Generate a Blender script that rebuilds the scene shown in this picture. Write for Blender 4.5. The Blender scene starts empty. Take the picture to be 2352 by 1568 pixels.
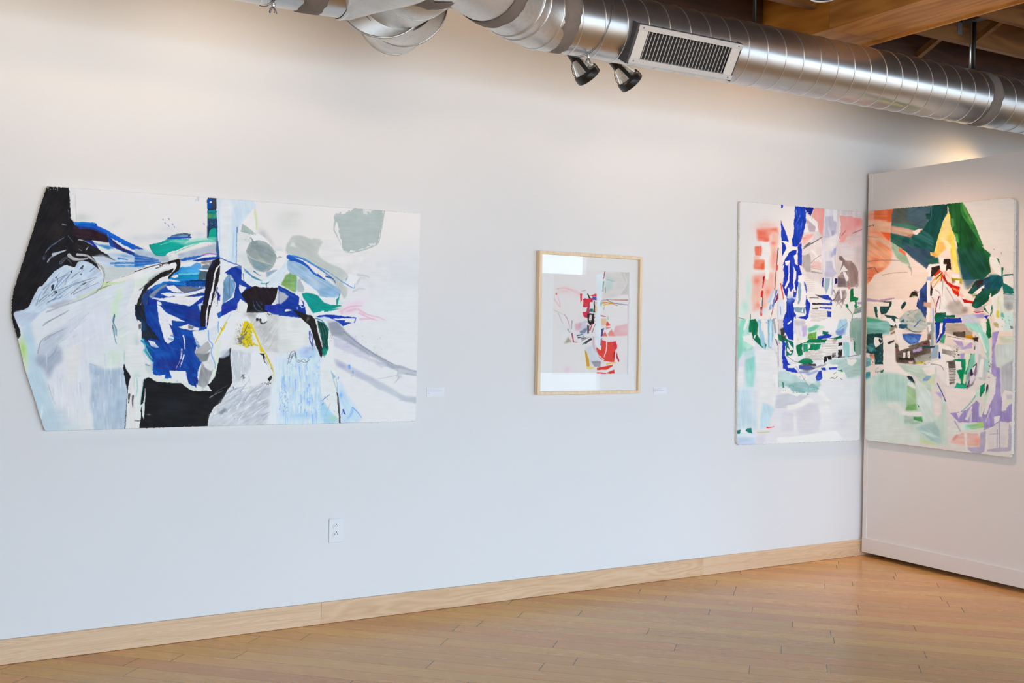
import bpy, bmesh, math, random
import numpy as np
from mathutils import Vector, Matrix

# ------------------------------------------------------------------ camera, world, light, exposure
SC = bpy.context.scene
COL = SC.collection
W, H = 2352, 1568
F_PX, YAW, PITCH, ROLL, CAM_D, CAM_H = 2486.28851, 0.532483912, -0.00566398376, 0.0161363531, 4.93374730, 1.4
fw = np.array([math.sin(YAW) * math.cos(PITCH), math.cos(YAW) * math.cos(PITCH), math.sin(PITCH)])
_r0 = np.array([math.cos(YAW), -math.sin(YAW), 0.]); _u0 = np.cross(_r0, fw)
rt = math.cos(ROLL) * _r0 + math.sin(ROLL) * _u0; upv = -math.sin(ROLL) * _r0 + math.cos(ROLL) * _u0
CAM = np.array([0., -CAM_D, CAM_H])
cd = bpy.data.cameras.new('camera'); cam = bpy.data.objects.new('camera', cd); COL.objects.link(cam)
cd.sensor_fit = 'HORIZONTAL'; cd.sensor_width = 36; cd.lens = F_PX / W * 36; cd.clip_start = .05; cd.clip_end = 100
cam.matrix_world = Matrix([[rt[0], upv[0], -fw[0], CAM[0]], [rt[1], upv[1], -fw[1], CAM[1]], [rt[2], upv[2], -fw[2], CAM[2]], [0, 0, 0, 1]])
SC.camera = cam
SC.view_settings.view_transform = 'Standard'; SC.view_settings.look = 'None'; SC.view_settings.gamma = 1; SC.view_settings.use_curve_mapping = False
SC.view_settings.exposure = 0.0
# strength and colour of each group of lights
K = dict(day=(.585, .765, .955), wash=(.076, .061, .047), left=(.305, .248, .192), panel=(1.25, .80, .53), behind=(.5, .31, .12), lamp=(.5, .35, .2), room=(.52, .39, .29))
def kc(g, e): k = K[g]; m = max(max(k), 1e-6); return e * m, tuple(q / m for q in k)
wd = bpy.data.worlds.new('world'); SC.world = wd; wd.use_nodes = True
wd.node_tree.nodes['Background'].inputs[0].default_value = (*K['day'], 1); wd.node_tree.nodes['Background'].inputs[1].default_value = 10.
def area(name, loc, rot, sx, sy, g, e):
    L = bpy.data.lights.new(name, 'AREA'); L.shape = 'RECTANGLE'; L.size = sx; L.size_y = sy; L.energy, L.color = kc(g, e)
    o = bpy.data.objects.new(name, L); COL.objects.link(o); o.location = loc; o.rotation_euler = rot; return o
def spot(name, loc, target, g, e, ang=70, blend=.9, rad=.05):
    L = bpy.data.lights.new(name, 'SPOT'); L.energy, L.color = kc(g, e); L.spot_size = math.radians(ang); L.spot_blend = blend; L.shadow_soft_size = rad
    o = bpy.data.objects.new(name, L); COL.objects.link(o); o.location = loc
    o.rotation_euler = (Vector(target) - Vector(loc)).to_track_quat('-Z', 'Y').to_euler(); return o
# daylight of an overcast sky through the shop-front glazing behind the camera: (x0, x1, z0, z1)
YB = -7.5
WIN = [(-1.3, 3.6, .12, 2.6), (3.75, 7.0, .12, 2.6), (7.35, 8.54, 2.2, 2.8), (7.35, 8.8, .12, .95), (9.45, 13.4, .12, 2.6)]
for i, (a, b, c, d) in enumerate(WIN):     # portals only: they guide the sky's light through the openings
    L = bpy.data.lights.new('window_portal_%d' % i, 'AREA'); L.shape = 'RECTANGLE'; L.size = b - a; L.size_y = d - c; L.cycles.is_portal = True
    o = bpy.data.objects.new('window_portal_%d' % i, L); COL.objects.link(o); o.location = ((a + b) / 2, YB - .1, (c + d) / 2); o.rotation_euler = (math.radians(90), 0, 0)
# sun falling through the glazing onto the floor near the windows
L = bpy.data.lights.new('sun', 'SUN'); L.energy = 5.; L.color = (1, .93, .82); L.angle = .02
o = bpy.data.objects.new('sun', L); COL.objects.link(o); o.rotation_euler = Vector((-.14, .56, -.82)).to_track_quat('-Z', 'Y').to_euler(); o.location = (4, -14, 9)
# added fill strips behind the duct, then warm track lamps for wall and panel
for i, (a, b) in enumerate(((1.2, 3.2), (3.25, 5.25))):
    L = bpy.data.lights.new('wall_fill_strip_%d' % i, 'AREA'); L.shape = 'RECTANGLE'; L.size = b - a; L.size_y = .06; L.energy, L.color = kc('wash', 40)  # long strip without a fixture, added to brighten the upper wall
    o = bpy.data.objects.new('wall_fill_strip_%d' % i, L); COL.objects.link(o); o.location = ((a + b) / 2, -.56, 2.90); o.rotation_euler = (math.radians(66), 0, 0)
for i, (a, b) in enumerate((((-.25, -.62, 2.95), (-.1, 0, 1.9)), ((.4, -.60, 2.95), (.5, 0, 2.0)), ((1.15, -.60, 2.95), (1.2, 0, 2.0)))): spot('left_wash_%d' % i, a, b, 'left', 22, 160, 1., .1)
spot('panel_lamp', (4.42, -.45, 2.90), (5.57, -.85, .80), 'panel', 80, 82, 1., .05)
spot('behind_lamp', (6.75, -.50, 2.70), (6.45, 0, 2.35), 'behind', 40, 100, 1., .06)
for i, x in enumerate((-.3, 1.1, 2.5, 3.9)): spot('room_fill_spot_%d' % i, (x, -2.7, 3.0), (x + .4, 0, 2.45), 'room', 60, 56, 1., .12)  # added warm spots with no fixtures, filling the upper wall

# ------------------------------------------------------------------ helpers
def ray(x, y): return fw + rt * (x - W / 2) / F_PX + upv * (H / 2 - y) / F_PX
def onx(x, y, X): d = ray(x, y); return CAM + d * (X - CAM[0]) / d[0]
def ony(x, y, Y): d = ray(x, y); return CAM + d * (Y - CAM[1]) / d[1]
def onz(x, y, Z): d = ray(x, y); return CAM + d * (Z - CAM[2]) / d[2]
def to_px(P):
    d = P - CAM; z = d @ fw
    return W / 2 + F_PX * (d @ rt) / z, H / 2 - F_PX * (d @ upv) / z
class MB:
    def __init__(s): s.v = []; s.f = []; s.sm = []
    def add(s, v, f, smooth=False):
        n = len(s.v); s.v += [tuple(map(float, q)) for q in v]; s.f += [tuple(i + n for i in q) for q in f]; s.sm += [smooth] * len(f); return s
    def box(s, a, b):
        x0, x1 = sorted((a[0], b[0])); y0, y1 = sorted((a[1], b[1])); z0, z1 = sorted((a[2], b[2]))
        return s.add([(x0, y0, z0), (x1, y0, z0), (x1, y1, z0), (x0, y1, z0), (x0, y0, z1), (x1, y0, z1), (x1, y1, z1), (x0, y1, z1)],
                     [(0, 3, 2, 1), (4, 5, 6, 7), (0, 1, 5, 4), (1, 2, 6, 5), (2, 3, 7, 6), (3, 0, 4, 7)])
    def obox(s, c, ax, ay, az):      # box from centre and three half-axis vectors
        c, ax, ay, az = map(np.array, (c, ax, ay, az))
        v = [c + i * ax + j * ay + k * az for k in (-1, 1) for j in (-1, 1) for i in (-1, 1)]
        return s.add(v, [(0, 2, 3, 1), (4, 5, 7, 6), (0, 1, 5, 4), (1, 3, 7, 5), (3, 2, 6, 7), (2, 0, 4, 6)])
    def bar(s, p, q, w, h):
        p, q = np.array(p, float), np.array(q, float); d = q - p; L = np.linalg.norm(d); d /= L
        n = np.cross(d, (0, 0, 1.)); n = np.array((1., 0, 0)) if np.linalg.norm(n) < 1e-4 else n / np.linalg.norm(n)
        return s.obox((p + q) / 2, d * L / 2, n * w / 2, np.cross(n, d) * h / 2)
    def tube(s, pts, rad, n=12, caps=True, closed=False):
        P = [np.array(q, float) for q in pts]; m = len(P); rad = [rad] * m if np.isscalar(rad) else rad; V = []; u = None
        for i in range(m):
            t = (P[(i + 1) % m] - P[i - 1]) if closed else P[min(i + 1, m - 1)] - P[max(i - 1, 0)]
            t /= np.linalg.norm(t)
            if u is None: u = np.cross(t, (0, 0, 1.) if abs(t[2]) < .9 else (1., 0, 0))
            u = u - t * (u @ t); u /= np.linalg.norm(u); w = np.cross(t, u)
            V += [P[i] + rad[i] * (math.cos(k * 2 * math.pi / n) * u + math.sin(k * 2 * math.pi / n) * w) for k in range(n)]
        Fc = [(i * n + k, i * n + (k + 1) % n, ((i + 1) % m) * n + (k + 1) % n, ((i + 1) % m) * n + k) for i in range(m if closed else m - 1) for k in range(n)]
        s.add(V, Fc, True)
        if caps and not closed:
            b = len(s.v) - m * n; s.f += [tuple(b + k for k in range(n))[::-1], tuple(b + (m - 1) * n + k for k in range(n))]; s.sm += [False, False]
        return s
    def rings(s, R, smooth=True, caps=(False, False)):   # loft equal-length rings
        n = len(R[0]); V = [q for r in R for q in r]
        Fc = [(i * n + k, i * n + (k + 1) % n, (i + 1) * n + (k + 1) % n, (i + 1) * n + k) for i in range(len(R) - 1) for k in range(n)]
        s.add(V, Fc, smooth); b = len(s.v) - len(V)
        if caps[0]: s.f.append(tuple(b + k for k in range(n))[::-1]); s.sm.append(False)
        if caps[1]: s.f.append(tuple(b + (len(R) - 1) * n + k for k in range(n))); s.sm.append(False)
        return s
    def build(s, name, m, parent=None, origin=None, bev=0):
        me = bpy.data.meshes.new(name); me.from_pydata(s.v, [], s.f); me.materials.append(m)
        me.polygons.foreach_set('use_smooth', s.sm); me.update()
        bm = bmesh.new(); bm.from_mesh(me); bmesh.ops.recalc_face_normals(bm, faces=bm.faces); bm.to_mesh(me); bm.free()
        o = bpy.data.objects.new(name, me); COL.objects.link(o)
        par(o, parent, origin)
        if bev:
            b = o.modifiers.new('bevel', 'BEVEL'); b.width = bev; b.segments = 2; b.limit_method = 'ANGLE'; b.angle_limit = math.radians(40)
        return o
def par(o, parent=None, origin=None):
    # world-space vertices: shift the mesh so the object's origin sits at its own spot
    me = o.data
    if origin is None:
        n = len(me.vertices); co = np.empty(n * 3); me.vertices.foreach_get('co', co); co = co.reshape(-1, 3)
        origin = (co.min(0) + co.max(0)) / 2
    origin = Vector(origin); me.transform(Matrix.Translation(-origin)); o.location = origin
    if parent:
        w = Vector((0, 0, 0)); p = parent
        while p: w += p.location; p = p.parent
        o.parent = parent; o.location = origin - w
def tag(o, label=None, cat=None, group=None, kind=None):
    if label: o['label'] = label
    if cat: o['category'] = cat
    if group: o['group'] = group
    if kind: o['kind'] = kind
    return o
def empty(name, loc, label, cat, group=None):
    o = bpy.data.objects.new(name, None); COL.objects.link(o); o.location = loc; o.empty_display_size = .1; return tag(o, label, cat, group)
def st(o): o['kind'] = 'structure'; return o
def copy_tree(o, parent=None):
    c = o.copy(); COL.objects.link(c); c.parent = parent
    for ch in [k for k in o.children]: copy_tree(ch, c)
    return c

# ------------------------------------------------------------------ materials
class NT:
    def __init__(s, name):
        s.m = bpy.data.materials.new(name); s.m.use_nodes = True; s.t = s.m.node_tree; s.b = s.t.nodes['Principled BSDF']; s.out = s.t.nodes['Material Output']
    def n(s, typ, **k):
        q = s.t.nodes.new(typ)
        for a, v in k.items():
            if a.startswith('i_'):
                key = a[2:]; key = int(key) if key.isdigit() else key.replace('_', ' ')
                q.inputs[key].default_value = v
            else: setattr(q, a, v)
        return q
    def l(s, a, b): s.t.links.new(a, b); return s
    def math(s, op, a, b=None, c=None):
        q = s.n('ShaderNodeMath', operation=op)
        for i, v in enumerate((a, b, c)):
            if v is None: continue
            if isinstance(v, (int, float)): q.inputs[i].default_value = v
            else: s.l(v, q.inputs[i])
        return q.outputs[0]
    def mix(s, f, a, b, typ='MIX'):
        q = s.n('ShaderNodeMix', data_type='RGBA', blend_type=typ)
        for i, v in ((0, f), (6, a), (7, b)):
            if isinstance(v, (int, float)): q.inputs[i].default_value = v
            elif isinstance(v, tuple): q.inputs[i].default_value = v if len(v) == 4 else (*v, 1)
            else: s.l(v, q.inputs[i])
        return q.outputs[2]
    def ramp(s, f, stops):
        q = s.n('ShaderNodeValToRGB'); e = q.color_ramp.elements
        while len(e) < len(stops): e.new(.5)
        for k, (p, c) in zip(e, stops): k.position = p; k.color = (*c, 1) if len(c) == 3 else c
        s.l(f, q.inputs[0]); return q.outputs[0]
    def set(s, **k):
        for a, v in k.items():
            key = a.replace('_', ' ')
            if isinstance(v, tuple) and len(v) == 3: v = (*v, 1)
            s.b.inputs[key].default_value = v
        return s
def srgb(h):
    c = [int(h[i:i + 2], 16) / 255 for i in (0, 2, 4)]
    return tuple(q / 12.92 if q <= .04045 else ((q + .055) / 1.055) ** 2.4 for q in c)
def plain(name, col, rough=.5, metal=0., noise=.0, scale=30, bump=0., **k):
    t = NT(name); t.set(Roughness=rough, Metallic=metal, Base_Color=col, **k)
    if noise or bump:
        tc = t.n('ShaderNodeTexCoord'); q = t.n('ShaderNodeTexNoise', i_Scale=scale, i_Detail=5.); t.l(tc.outputs['Object'], q.inputs['Vector'])
        if noise: t.l(t.mix(q.outputs['Fac'], tuple(c * (1 - noise) for c in col), tuple(min(c * (1 + noise), 1) for c in col)), t.b.inputs['Base Color'])
        if bump:
            b = t.n('ShaderNodeBump', i_Strength=bump, i_Distance=.002); t.l(q.outputs['Fac'], b.inputs['Height']); t.l(b.outputs[0], t.b.inputs['Normal'])
    return t.m
def wood(name, dark, light, axis=0, scale=2.2, rough=.5, stretch=14., ring=1.):
    t = NT(name); t.set(Roughness=rough)
    tc = t.n('ShaderNodeTexCoord'); mp = t.n('ShaderNodeMapping'); t.l(tc.outputs['Object'], mp.inputs['Vector'])
    sc = [stretch] * 3; sc[axis] = 1.; mp.inputs['Scale'].default_value = sc
    a = t.n('ShaderNodeTexNoise', i_Scale=scale, i_Detail=6., i_Distortion=.6); t.l(mp.outputs[0], a.inputs['Vector'])
    mp2 = t.n('ShaderNodeMapping'); t.l(tc.outputs['Object'], mp2.inputs['Vector']); sc2 = [stretch * .45] * 3; sc2[axis] = .9; mp2.inputs['Scale'].default_value = sc2
    w = t.n('ShaderNodeTexNoise', i_Scale=scale * .9, i_Detail=1.5); t.l(mp2.outputs[0], w.inputs['Vector'])
    band = t.math('MULTIPLY_ADD', t.math('SINE', t.math('MULTIPLY', w.outputs['Fac'], 46 * ring)), .5, .5)
    f = t.math('MULTIPLY_ADD', band, .28, t.math('MULTIPLY', a.outputs['Fac'], .85))
    t.l(t.ramp(f, [(.25, dark), (.75, light)]), t.b.inputs['Base Color'])
    return t.m
M = {}
M['wall'] = plain('wall_paint', (.80, .79, .775), .85, noise=.012, scale=3, bump=.04)
M['panel'] = plain('panel_paint', (.76, .735, .71), .6, noise=.01, scale=4)
M['oak'] = wood('baseboard_oak', srgb('cfa57c'), srgb('e3c099'), 0, 2.0, .45, 16, 1.3)
M['oak_straight'] = wood('baseboard_oak_straight', srgb('d2aa82'), srgb('e6c49f'), 0, 1.2, .45, 60, 3.)
M['frame_wood'] = wood('maple_frame', srgb('e2c39a'), srgb('f2d8b2'), 2, 3, .45, 22, .4)
M['beam_bottom'] = wood('beam_fir', srgb('a3642a'), srgb('cf9148'), 1, 1.6, .5, 12, .8)
M['beam_end'] = wood('beam_fir_golden', srgb('a05c18'), srgb('cc8630'), 1, 1.6, .5, 10, .6)
M['joist'] = wood('joist_fir', srgb('5a3714'), srgb('7f5220'), 0, 1.6, .6, 12, .8)
M['joist_dark'] = wood('joist_fir_dark', srgb('341a0c'), srgb('4e2a12'), 0, 1.6, .6, 12, .8)  # darker tone for the timbers next to the wall
M['deck'] = wood('deck_boards', srgb('4a2c14'), srgb('6b4424'), 1, 1.6, .7, 10, .8)
M['black'] = plain('black_enamel', (.012, .011, .010), .35)
M['darkrod'] = plain('black_pipe', (.008, .008, .009), .5)
M['white_plastic'] = plain('white_plastic', (.80, .80, .80), .35)
M['slot'] = plain('socket_slot', (.03, .03, .035), .6)
M['card'] = plain('white_card', (.84, .84, .87), .7)
M['ink'] = plain('grey_print', (.36, .36, .42), .8)
M['white_metal'] = plain('register_enamel', (.72, .69, .64), .4)
M['gasket'] = plain('grey_gasket', (.07, .07, .075), .6)
M['damper'] = plain('damper_steel', (.10, .105, .11), .45, .4)
M['mastic'] = plain('duct_sealant', srgb('776c64'), .75, noise=.22, scale=26, bump=.6)
M['fins'] = plain('cast_fins', (.8, .8, .79), .38, .8)
M['silver'] = plain('bright_aluminium', (.75, .75, .74), .3, .9)
M['zinc'] = plain('zinc_rod', (.62, .64, .62), .35, 1.)
M['strap'] = plain('galvanised_strap', (.22, .22, .25), .5, .6)
M['mat_board'] = plain('mat_board', (.92, .87, .815), .9)
M['trim_white'] = plain('window_trim', (.7, .7, .7), .5)
M['pavement'] = plain('pale_pavement', (.42, .41, .40), .85, noise=.08, scale=3)
M['shade'] = plain('lamp_shade_dark', (.05, .04, .035), .5)
def lamp_lens():
    t = NT('lamp_lens'); t.set(Base_Color=(.9, .85, .75), Roughness=.3, Emission_Color=(1, .78, .5), Emission_Strength=6.); return t.m
M['lens'] = lamp_lens()
def duct_metal(name, base, rough, spangle):
    t = NT(name); t.set(Metallic=.95, Roughness=rough)
    tc = t.n('ShaderNodeTexCoord')
    a = t.n('ShaderNodeTexVoronoi', i_Scale=70.); t.l(tc.outputs['Object'], a.inputs['Vector'])
    b = t.n('ShaderNodeTexNoise', i_Scale=9., i_Detail=7., i_Roughness=.7); t.l(tc.outputs['Object'], b.inputs['Vector'])
    mp = t.n('ShaderNodeMapping'); mp.inputs['Scale'].default_value = (60, 2, 2); t.l(tc.outputs['Object'], mp.inputs['Vector'])
    c = t.n('ShaderNodeTexNoise', i_Scale=2., i_Detail=3.); t.l(mp.outputs[0], c.inputs['Vector'])
    col = t.mix(t.math('MULTIPLY', a.outputs['Color'], spangle), base, tuple(q * .55 for q in base))
    col = t.mix(t.math('MULTIPLY', t.ramp(b.outputs['Fac'], [(.5, (0, 0, 0)), (.75, (1, 1, 1))]), .18 + spangle), col, tuple(q * .45 for q in base))
    t.l(col, t.b.inputs['Base Color'])
    t.l(t.math('MULTIPLY_ADD', c.outputs['Fac'], .05, t.math('MULTIPLY_ADD', b.outputs['Fac'], .08, rough - .06)), t.b.inputs['Roughness'])
    return t.m
M['spiral'] = duct_metal('spiral_galvanised', (.58, .58, .575), .29, .03)
M['fitting'] = duct_metal('fitting_galvanised', (.70, .69, .67), .40, .26)
M['fitting_pale'] = duct_metal('fitting_pale', (.74, .73, .70), .5, .12)
def glass():
    t = NT('picture_glass'); fr = t.n('ShaderNodeFresnel', i_IOR=1.34); tr = t.n('ShaderNodeBsdfTransparent'); gl = t.n('ShaderNodeBsdfGlossy', i_Roughness=.0)
    tr.inputs[0].default_value = (1, 1, 1, 1)
    mx = t.n('ShaderNodeMixShader'); t.l(fr.outputs[0], mx.inputs[0]); t.l(tr.outputs[0], mx.inputs[1]); t.l(gl.outputs[0], mx.inputs[2]); t.l(mx.outputs[0], t.out.inputs['Surface'])
    return t.m
M['glass'] = glass()
def floor_mat():
    # diagonal oak strip floor: strips run at 45 degrees to the wall, each row has its own board lengths
    t = NT('oak_strip_floor'); t.set(Roughness=.3, Specular_IOR_Level=.42)
    tc = t.n('ShaderNodeTexCoord'); sp = t.n('ShaderNodeSeparateXYZ'); t.l(tc.outputs['Object'], sp.inputs[0])
    X, Y = sp.outputs[0], sp.outputs[1]; s2 = .70710678
    u = t.math('MULTIPLY', t.math('SUBTRACT', X, Y), s2); v = t.math('MULTIPLY', t.math('ADD', X, Y), s2)
    PW, PL = .115, .98
    r = t.math('DIVIDE', v, PW); row = t.math('FLOOR', r); fv = t.math('FRACT', r)
    wn = t.n('ShaderNodeTexWhiteNoise', noise_dimensions='1D'); t.l(row, wn.inputs['W'])
    ln = t.math('MULTIPLY_ADD', wn.outputs['Value'], .55, PL)
    q = t.math('ADD', t.math('DIVIDE', u, ln), t.math('MULTIPLY', wn.outputs['Value'], 37.)); cell = t.math('FLOOR', q); fu = t.math('MULTIPLY', t.math('FRACT', q), ln)
    cv = t.n('ShaderNodeCombineXYZ'); t.l(row, cv.inputs[0]); t.l(cell, cv.inputs[1])
    w2 = t.n('ShaderNodeTexWhiteNoise', noise_dimensions='3D'); t.l(cv.outputs[0], w2.inputs['Vector'])
    gv = t.n('ShaderNodeCombineXYZ'); t.l(t.math('MULTIPLY', u, 1.1), gv.inputs[0]); t.l(t.math('MULTIPLY', v, 11.), gv.inputs[1]); t.l(t.math('MULTIPLY', w2.outputs['Value'], 40.), gv.inputs[2])
    g = t.n('ShaderNodeTexNoise', i_Scale=2.6, i_Detail=5., i_Distortion=.8); t.l(gv.outputs[0], g.inputs['Vector'])
    gv2 = t.n('ShaderNodeCombineXYZ'); t.l(t.math('MULTIPLY', u, .9), gv2.inputs[0]); t.l(t.math('MULTIPLY', v, 7.), gv2.inputs[1]); t.l(t.math('MULTIPLY', w2.outputs['Value'], 40.), gv2.inputs[2])
    h = t.n('ShaderNodeTexNoise', i_Scale=2.0, i_Detail=1.); t.l(gv2.outputs[0], h.inputs['Vector'])
    band = t.math('MULTIPLY_ADD', t.math('SINE', t.math('MULTIPLY', h.outputs['Fac'], 55.)), .5, .5)
    f = t.math('MULTIPLY_ADD', band, .16, t.math('MULTIPLY', g.outputs['Fac'], .8))
    c = t.ramp(f, [(.2, srgb('d39b58')), (.5, srgb('dca562')), (.8, srgb('e4ae6d'))])
    hv = t.n('ShaderNodeHueSaturation'); t.l(t.math('MULTIPLY_ADD', w2.outputs['Value'], .24, .84), hv.inputs['Value']); t.l(t.math('MULTIPLY_ADD', wn.outputs['Value'], .02, .49), hv.inputs['Hue']); t.l(c, hv.inputs['Color'])
    e1 = t.math('LESS_THAN', t.math('MULTIPLY', t.math('MINIMUM', fv, t.math('SUBTRACT', 1., fv)), PW), .0015)
    e2 = t.math('LESS_THAN', t.math('MINIMUM', fu, t.math('SUBTRACT', ln, fu)), .0019)
    c2 = t.mix(t.math('MULTIPLY', e1, .7), hv.outputs[0], srgb('6b4a2c')); c2 = t.mix(t.math('MULTIPLY', e2, .85), c2, srgb('3a2414'))
    t.l(c2, t.b.inputs['Base Color'])
    t.l(t.math('MULTIPLY_ADD', g.outputs['Fac'], .12, .2), t.b.inputs['Roughness'])
    return t.m
M['floor'] = floor_mat()
# ------------------------------------------------------------------ the room
XL, XR, ZC = -3.2, 13.8, 3.39
st(MB().box((XL, YB, -.1), (XR, .2, 0)).build('floor', M['floor'], origin=(0, 0, 0)))
st(MB().box((XL, YB, ZC), (XR, .2, ZC + .1)).build('ceiling', M['deck'], origin=(0, 0, ZC)))
st(MB().box((XL, 0, 0), (XR, .2, ZC)).build('wall_north', M['wall']))
st(MB().box((XL - .2, YB - .2, 0), (XL, .2, ZC)).build('wall_west', M['wall']))
st(MB().box((XR, YB - .2, 0), (XR + .2, .2, ZC)).build('wall_east', M['wall']))
sw = MB()
xs = sorted({XL, XR} | {q for w in WIN for q in w[:2]})
for a, b in zip(xs[:-1], xs[1:]):
    z = 0
    for w in sorted((w for w in WIN if w[0] < (a + b) / 2 < w[1]), key=lambda w: w[2]): sw.box((a, YB - .2, z), (b, YB, w[2])); z = w[3]
    sw.box((a, YB - .2, z), (b, YB, ZC))
st(sw.build('wall_south', M['wall']))
st(MB().box((-30, YB - 30, -.12), (40, YB - .2, -.02)).build('ground_outside', M['pavement']))
for i, (a, b, z0, z1) in enumerate(WIN):
    m = MB(); t = .05
    for x in (a, b - t): m.box((x, YB - .09, z0), (x + t, YB - .02, z1))
    m.box((a, YB - .09, z0), (b, YB - .02, z0 + t)); m.box((a, YB - .09, z1 - t), (b, YB - .02, z1))
    if i in (0, 1, 4):
        for k in (1, 2): x = a + (b - a) * k / 3; m.box((x - .02, YB - .085, z0), (x + .02, YB - .03, z1))
    st(m.build('window_%d' % (i + 1), M['trim_white']))
# oak baseboard in three butted lengths
for a, b in ((XL, 1.860), (1.8612, 4.2318), (4.233, XR)):
    st(MB().box((a, -.016, .001), (b, -.0005, .104)).build('baseboard_north', M['oak' if 1 < a < 3 else 'oak_straight'], bev=.0015))
# ------------------------------------------------------------------ ceiling timber
BZ, BX0, BX1 = 3.02, 4.268, 4.662
st(MB().box((BX0, YB + .05, BZ), (BX1, -.893, ZC - .002)).box((BX1 - .016, YB + .05, BZ - .012), (BX1, -.893, BZ)).build('ceiling_beam', M['beam_bottom']))
st(MB().box((BX0, -.891, BZ), (BX1, -.004, ZC - .002)).box((BX1 - .016, -.891, BZ - .012), (BX1, -.02, BZ)).build('ceiling_beam', M['beam_end']))
st(MB().box((-1.6, YB + .05, BZ), (-1.2, -.004, ZC - .002)).build('ceiling_beam', M['beam_bottom']))
JZ = 3.148
for k in range(17):
    y = -.384 - .406 * k
    for a, b in ((-1.19, BX0 - .004), (BX1 + .004, XR - .01)):
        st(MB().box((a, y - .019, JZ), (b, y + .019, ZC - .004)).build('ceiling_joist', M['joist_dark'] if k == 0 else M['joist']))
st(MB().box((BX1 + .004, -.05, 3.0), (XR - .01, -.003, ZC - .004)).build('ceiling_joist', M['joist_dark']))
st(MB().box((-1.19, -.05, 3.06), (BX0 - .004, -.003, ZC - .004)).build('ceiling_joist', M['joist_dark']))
for k in range(4):
    y0, y1 = -.384 - .406 * (k + 1) + .021, -.384 - .406 * k - .021
    for x in (5.53, 8.4, 3.35):
        st(MB().bar((x - .03, y0, JZ + .03), (x - .03, y1, ZC - .035), .036, .036).build('bridging_strut', M['joist']))
        st(MB().bar((x + .03, y1, JZ + .03), (x + .03, y0, ZC - .035), .036, .036).build('bridging_strut', M['joist']))

# ------------------------------------------------------------------ display panel on the right
PX = 5.570
dp = empty('display_panel', (PX + .2, -.65, 0), 'freestanding off-white display panel at right, raised just off the floor', 'display panel')
e0 = onx(1981, 1240, PX)[1]; ye = -1.27; zt, zb = 2.485, .030
zt = onx(2000, 400, PX)[2]; zb = onx(1979, 1265, PX)[2]
MB().box((PX, ye + .03, zb + .02), (PX + .40, e0 - .012, zt)).build('panel', M['panel'], dp)
for y in (e0, ye + .03): MB().box((PX - .004, y - .032, zb + .07), (PX + .404, y, zt + .004)).build('edge_trim', M['panel'], dp, bev=.0015)
hb = onx(1979, 1233, PX - .012)[2]
MB().box((PX - .014, ye - .004, zb), (PX + .414, onx(1979, 1250, PX - .014)[1], hb)).build('base_trim', M['panel'], dp, bev=.0015)
for y in (-.2, -1.1):
    for x in (PX + .14, PX + .30):
        MB().tube([(x - .012, y, .0165), (x + .012, y, .0165)], .016, 16).box((x - .014, y - .008, .017), (x + .014, y + .008, zb + .022)).build('caster', M['black'], dp)

# ------------------------------------------------------------------ ducts
AY, AZ, RD = -.859, 2.8215, .1524
def circ(c, nrm, r, n=64):
    c = np.array(c, float); N = np.array(nrm, float); N /= np.linalg.norm(N); a = np.cross(N, (0, 0, 1.)); a /= np.linalg.norm(a); b = np.cross(a, N)
    return [c + r * (math.cos(k * 2 * math.pi / n) * a + math.sin(k * 2 * math.pi / n) * b) for k in range(n)]
def straight(x0, x1, y, z, r, n=72): return MB().rings([circ((x, y, z), (1, 0, 0), r, n) for x in np.linspace(x0, x1, 2 + int(abs(x1 - x0) / .25))])
def helix(x0, x1, y, z, r, pitch, ph=0, h=.0032, w=.0075):
    n = int(abs(x1 - x0) / pitch * 72); R_ = []
    for i in range(n + 1):
        t = i / 72 * 2 * math.pi + ph; x = x0 + i / 72 * pitch; c, s_ = math.cos(t), math.sin(t); q = []
        for dx, dr in ((-w / 2, -.001), (-w / 3, h), (w / 3, h), (w / 2, -.001)): q.append((x + dx, y + (r + dr) * c, z + (r + dr) * s_))
        R_.append(q)
    return MB().rings(R_)
def band(c, nrm, r, w, seed, n=72, rag=.006):
    rg = random.Random(seed); N = np.array(nrm, float); N /= np.linalg.norm(N); c = np.array(c, float)
    j = [[rg.uniform(-rag, rag) for _ in range(n)] for _ in (0, 1)]
    R_ = []
    for t, dr in ((-.5, .0005), (-.49, .003), (-.2, .0042), (.2, .0038), (.49, .003), (.5, .0005)):
        ring = circ(c, nrm, r + dr, n); R_.append([p + N * (t * w + (j[0 if t < 0 else 1][k] + .5 * j[0 if t < 0 else 1][k - 1]) * abs(t) * 1.6) for k, p in enumerate(ring)])
    return MB().rings(R_)
XE = 2.575
dm = empty('spiral_duct', (5.5, AY, AZ), 'long silver spiral duct running under the ceiling to the right edge', 'air duct')
straight(XE, XR - .02, AY, AZ, RD).build('duct_shell', M['spiral'], dm)
helix(XE + .06, XR - .03, AY, AZ, RD, .1206, 2.6, h=.0028, w=.0055).build('spiral_seam', M['silver'], dm)
band((XE + .02, AY, AZ), (1, 0, 0), RD, .085, 3).build('sealant_band', M['mastic'], dm)
xb = ony(2290, 230, -1.0)[0]
band((xb, AY, AZ), (1, 0, 0), RD, .085, 5).build('sealant_band', M['mastic'], dm)
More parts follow.
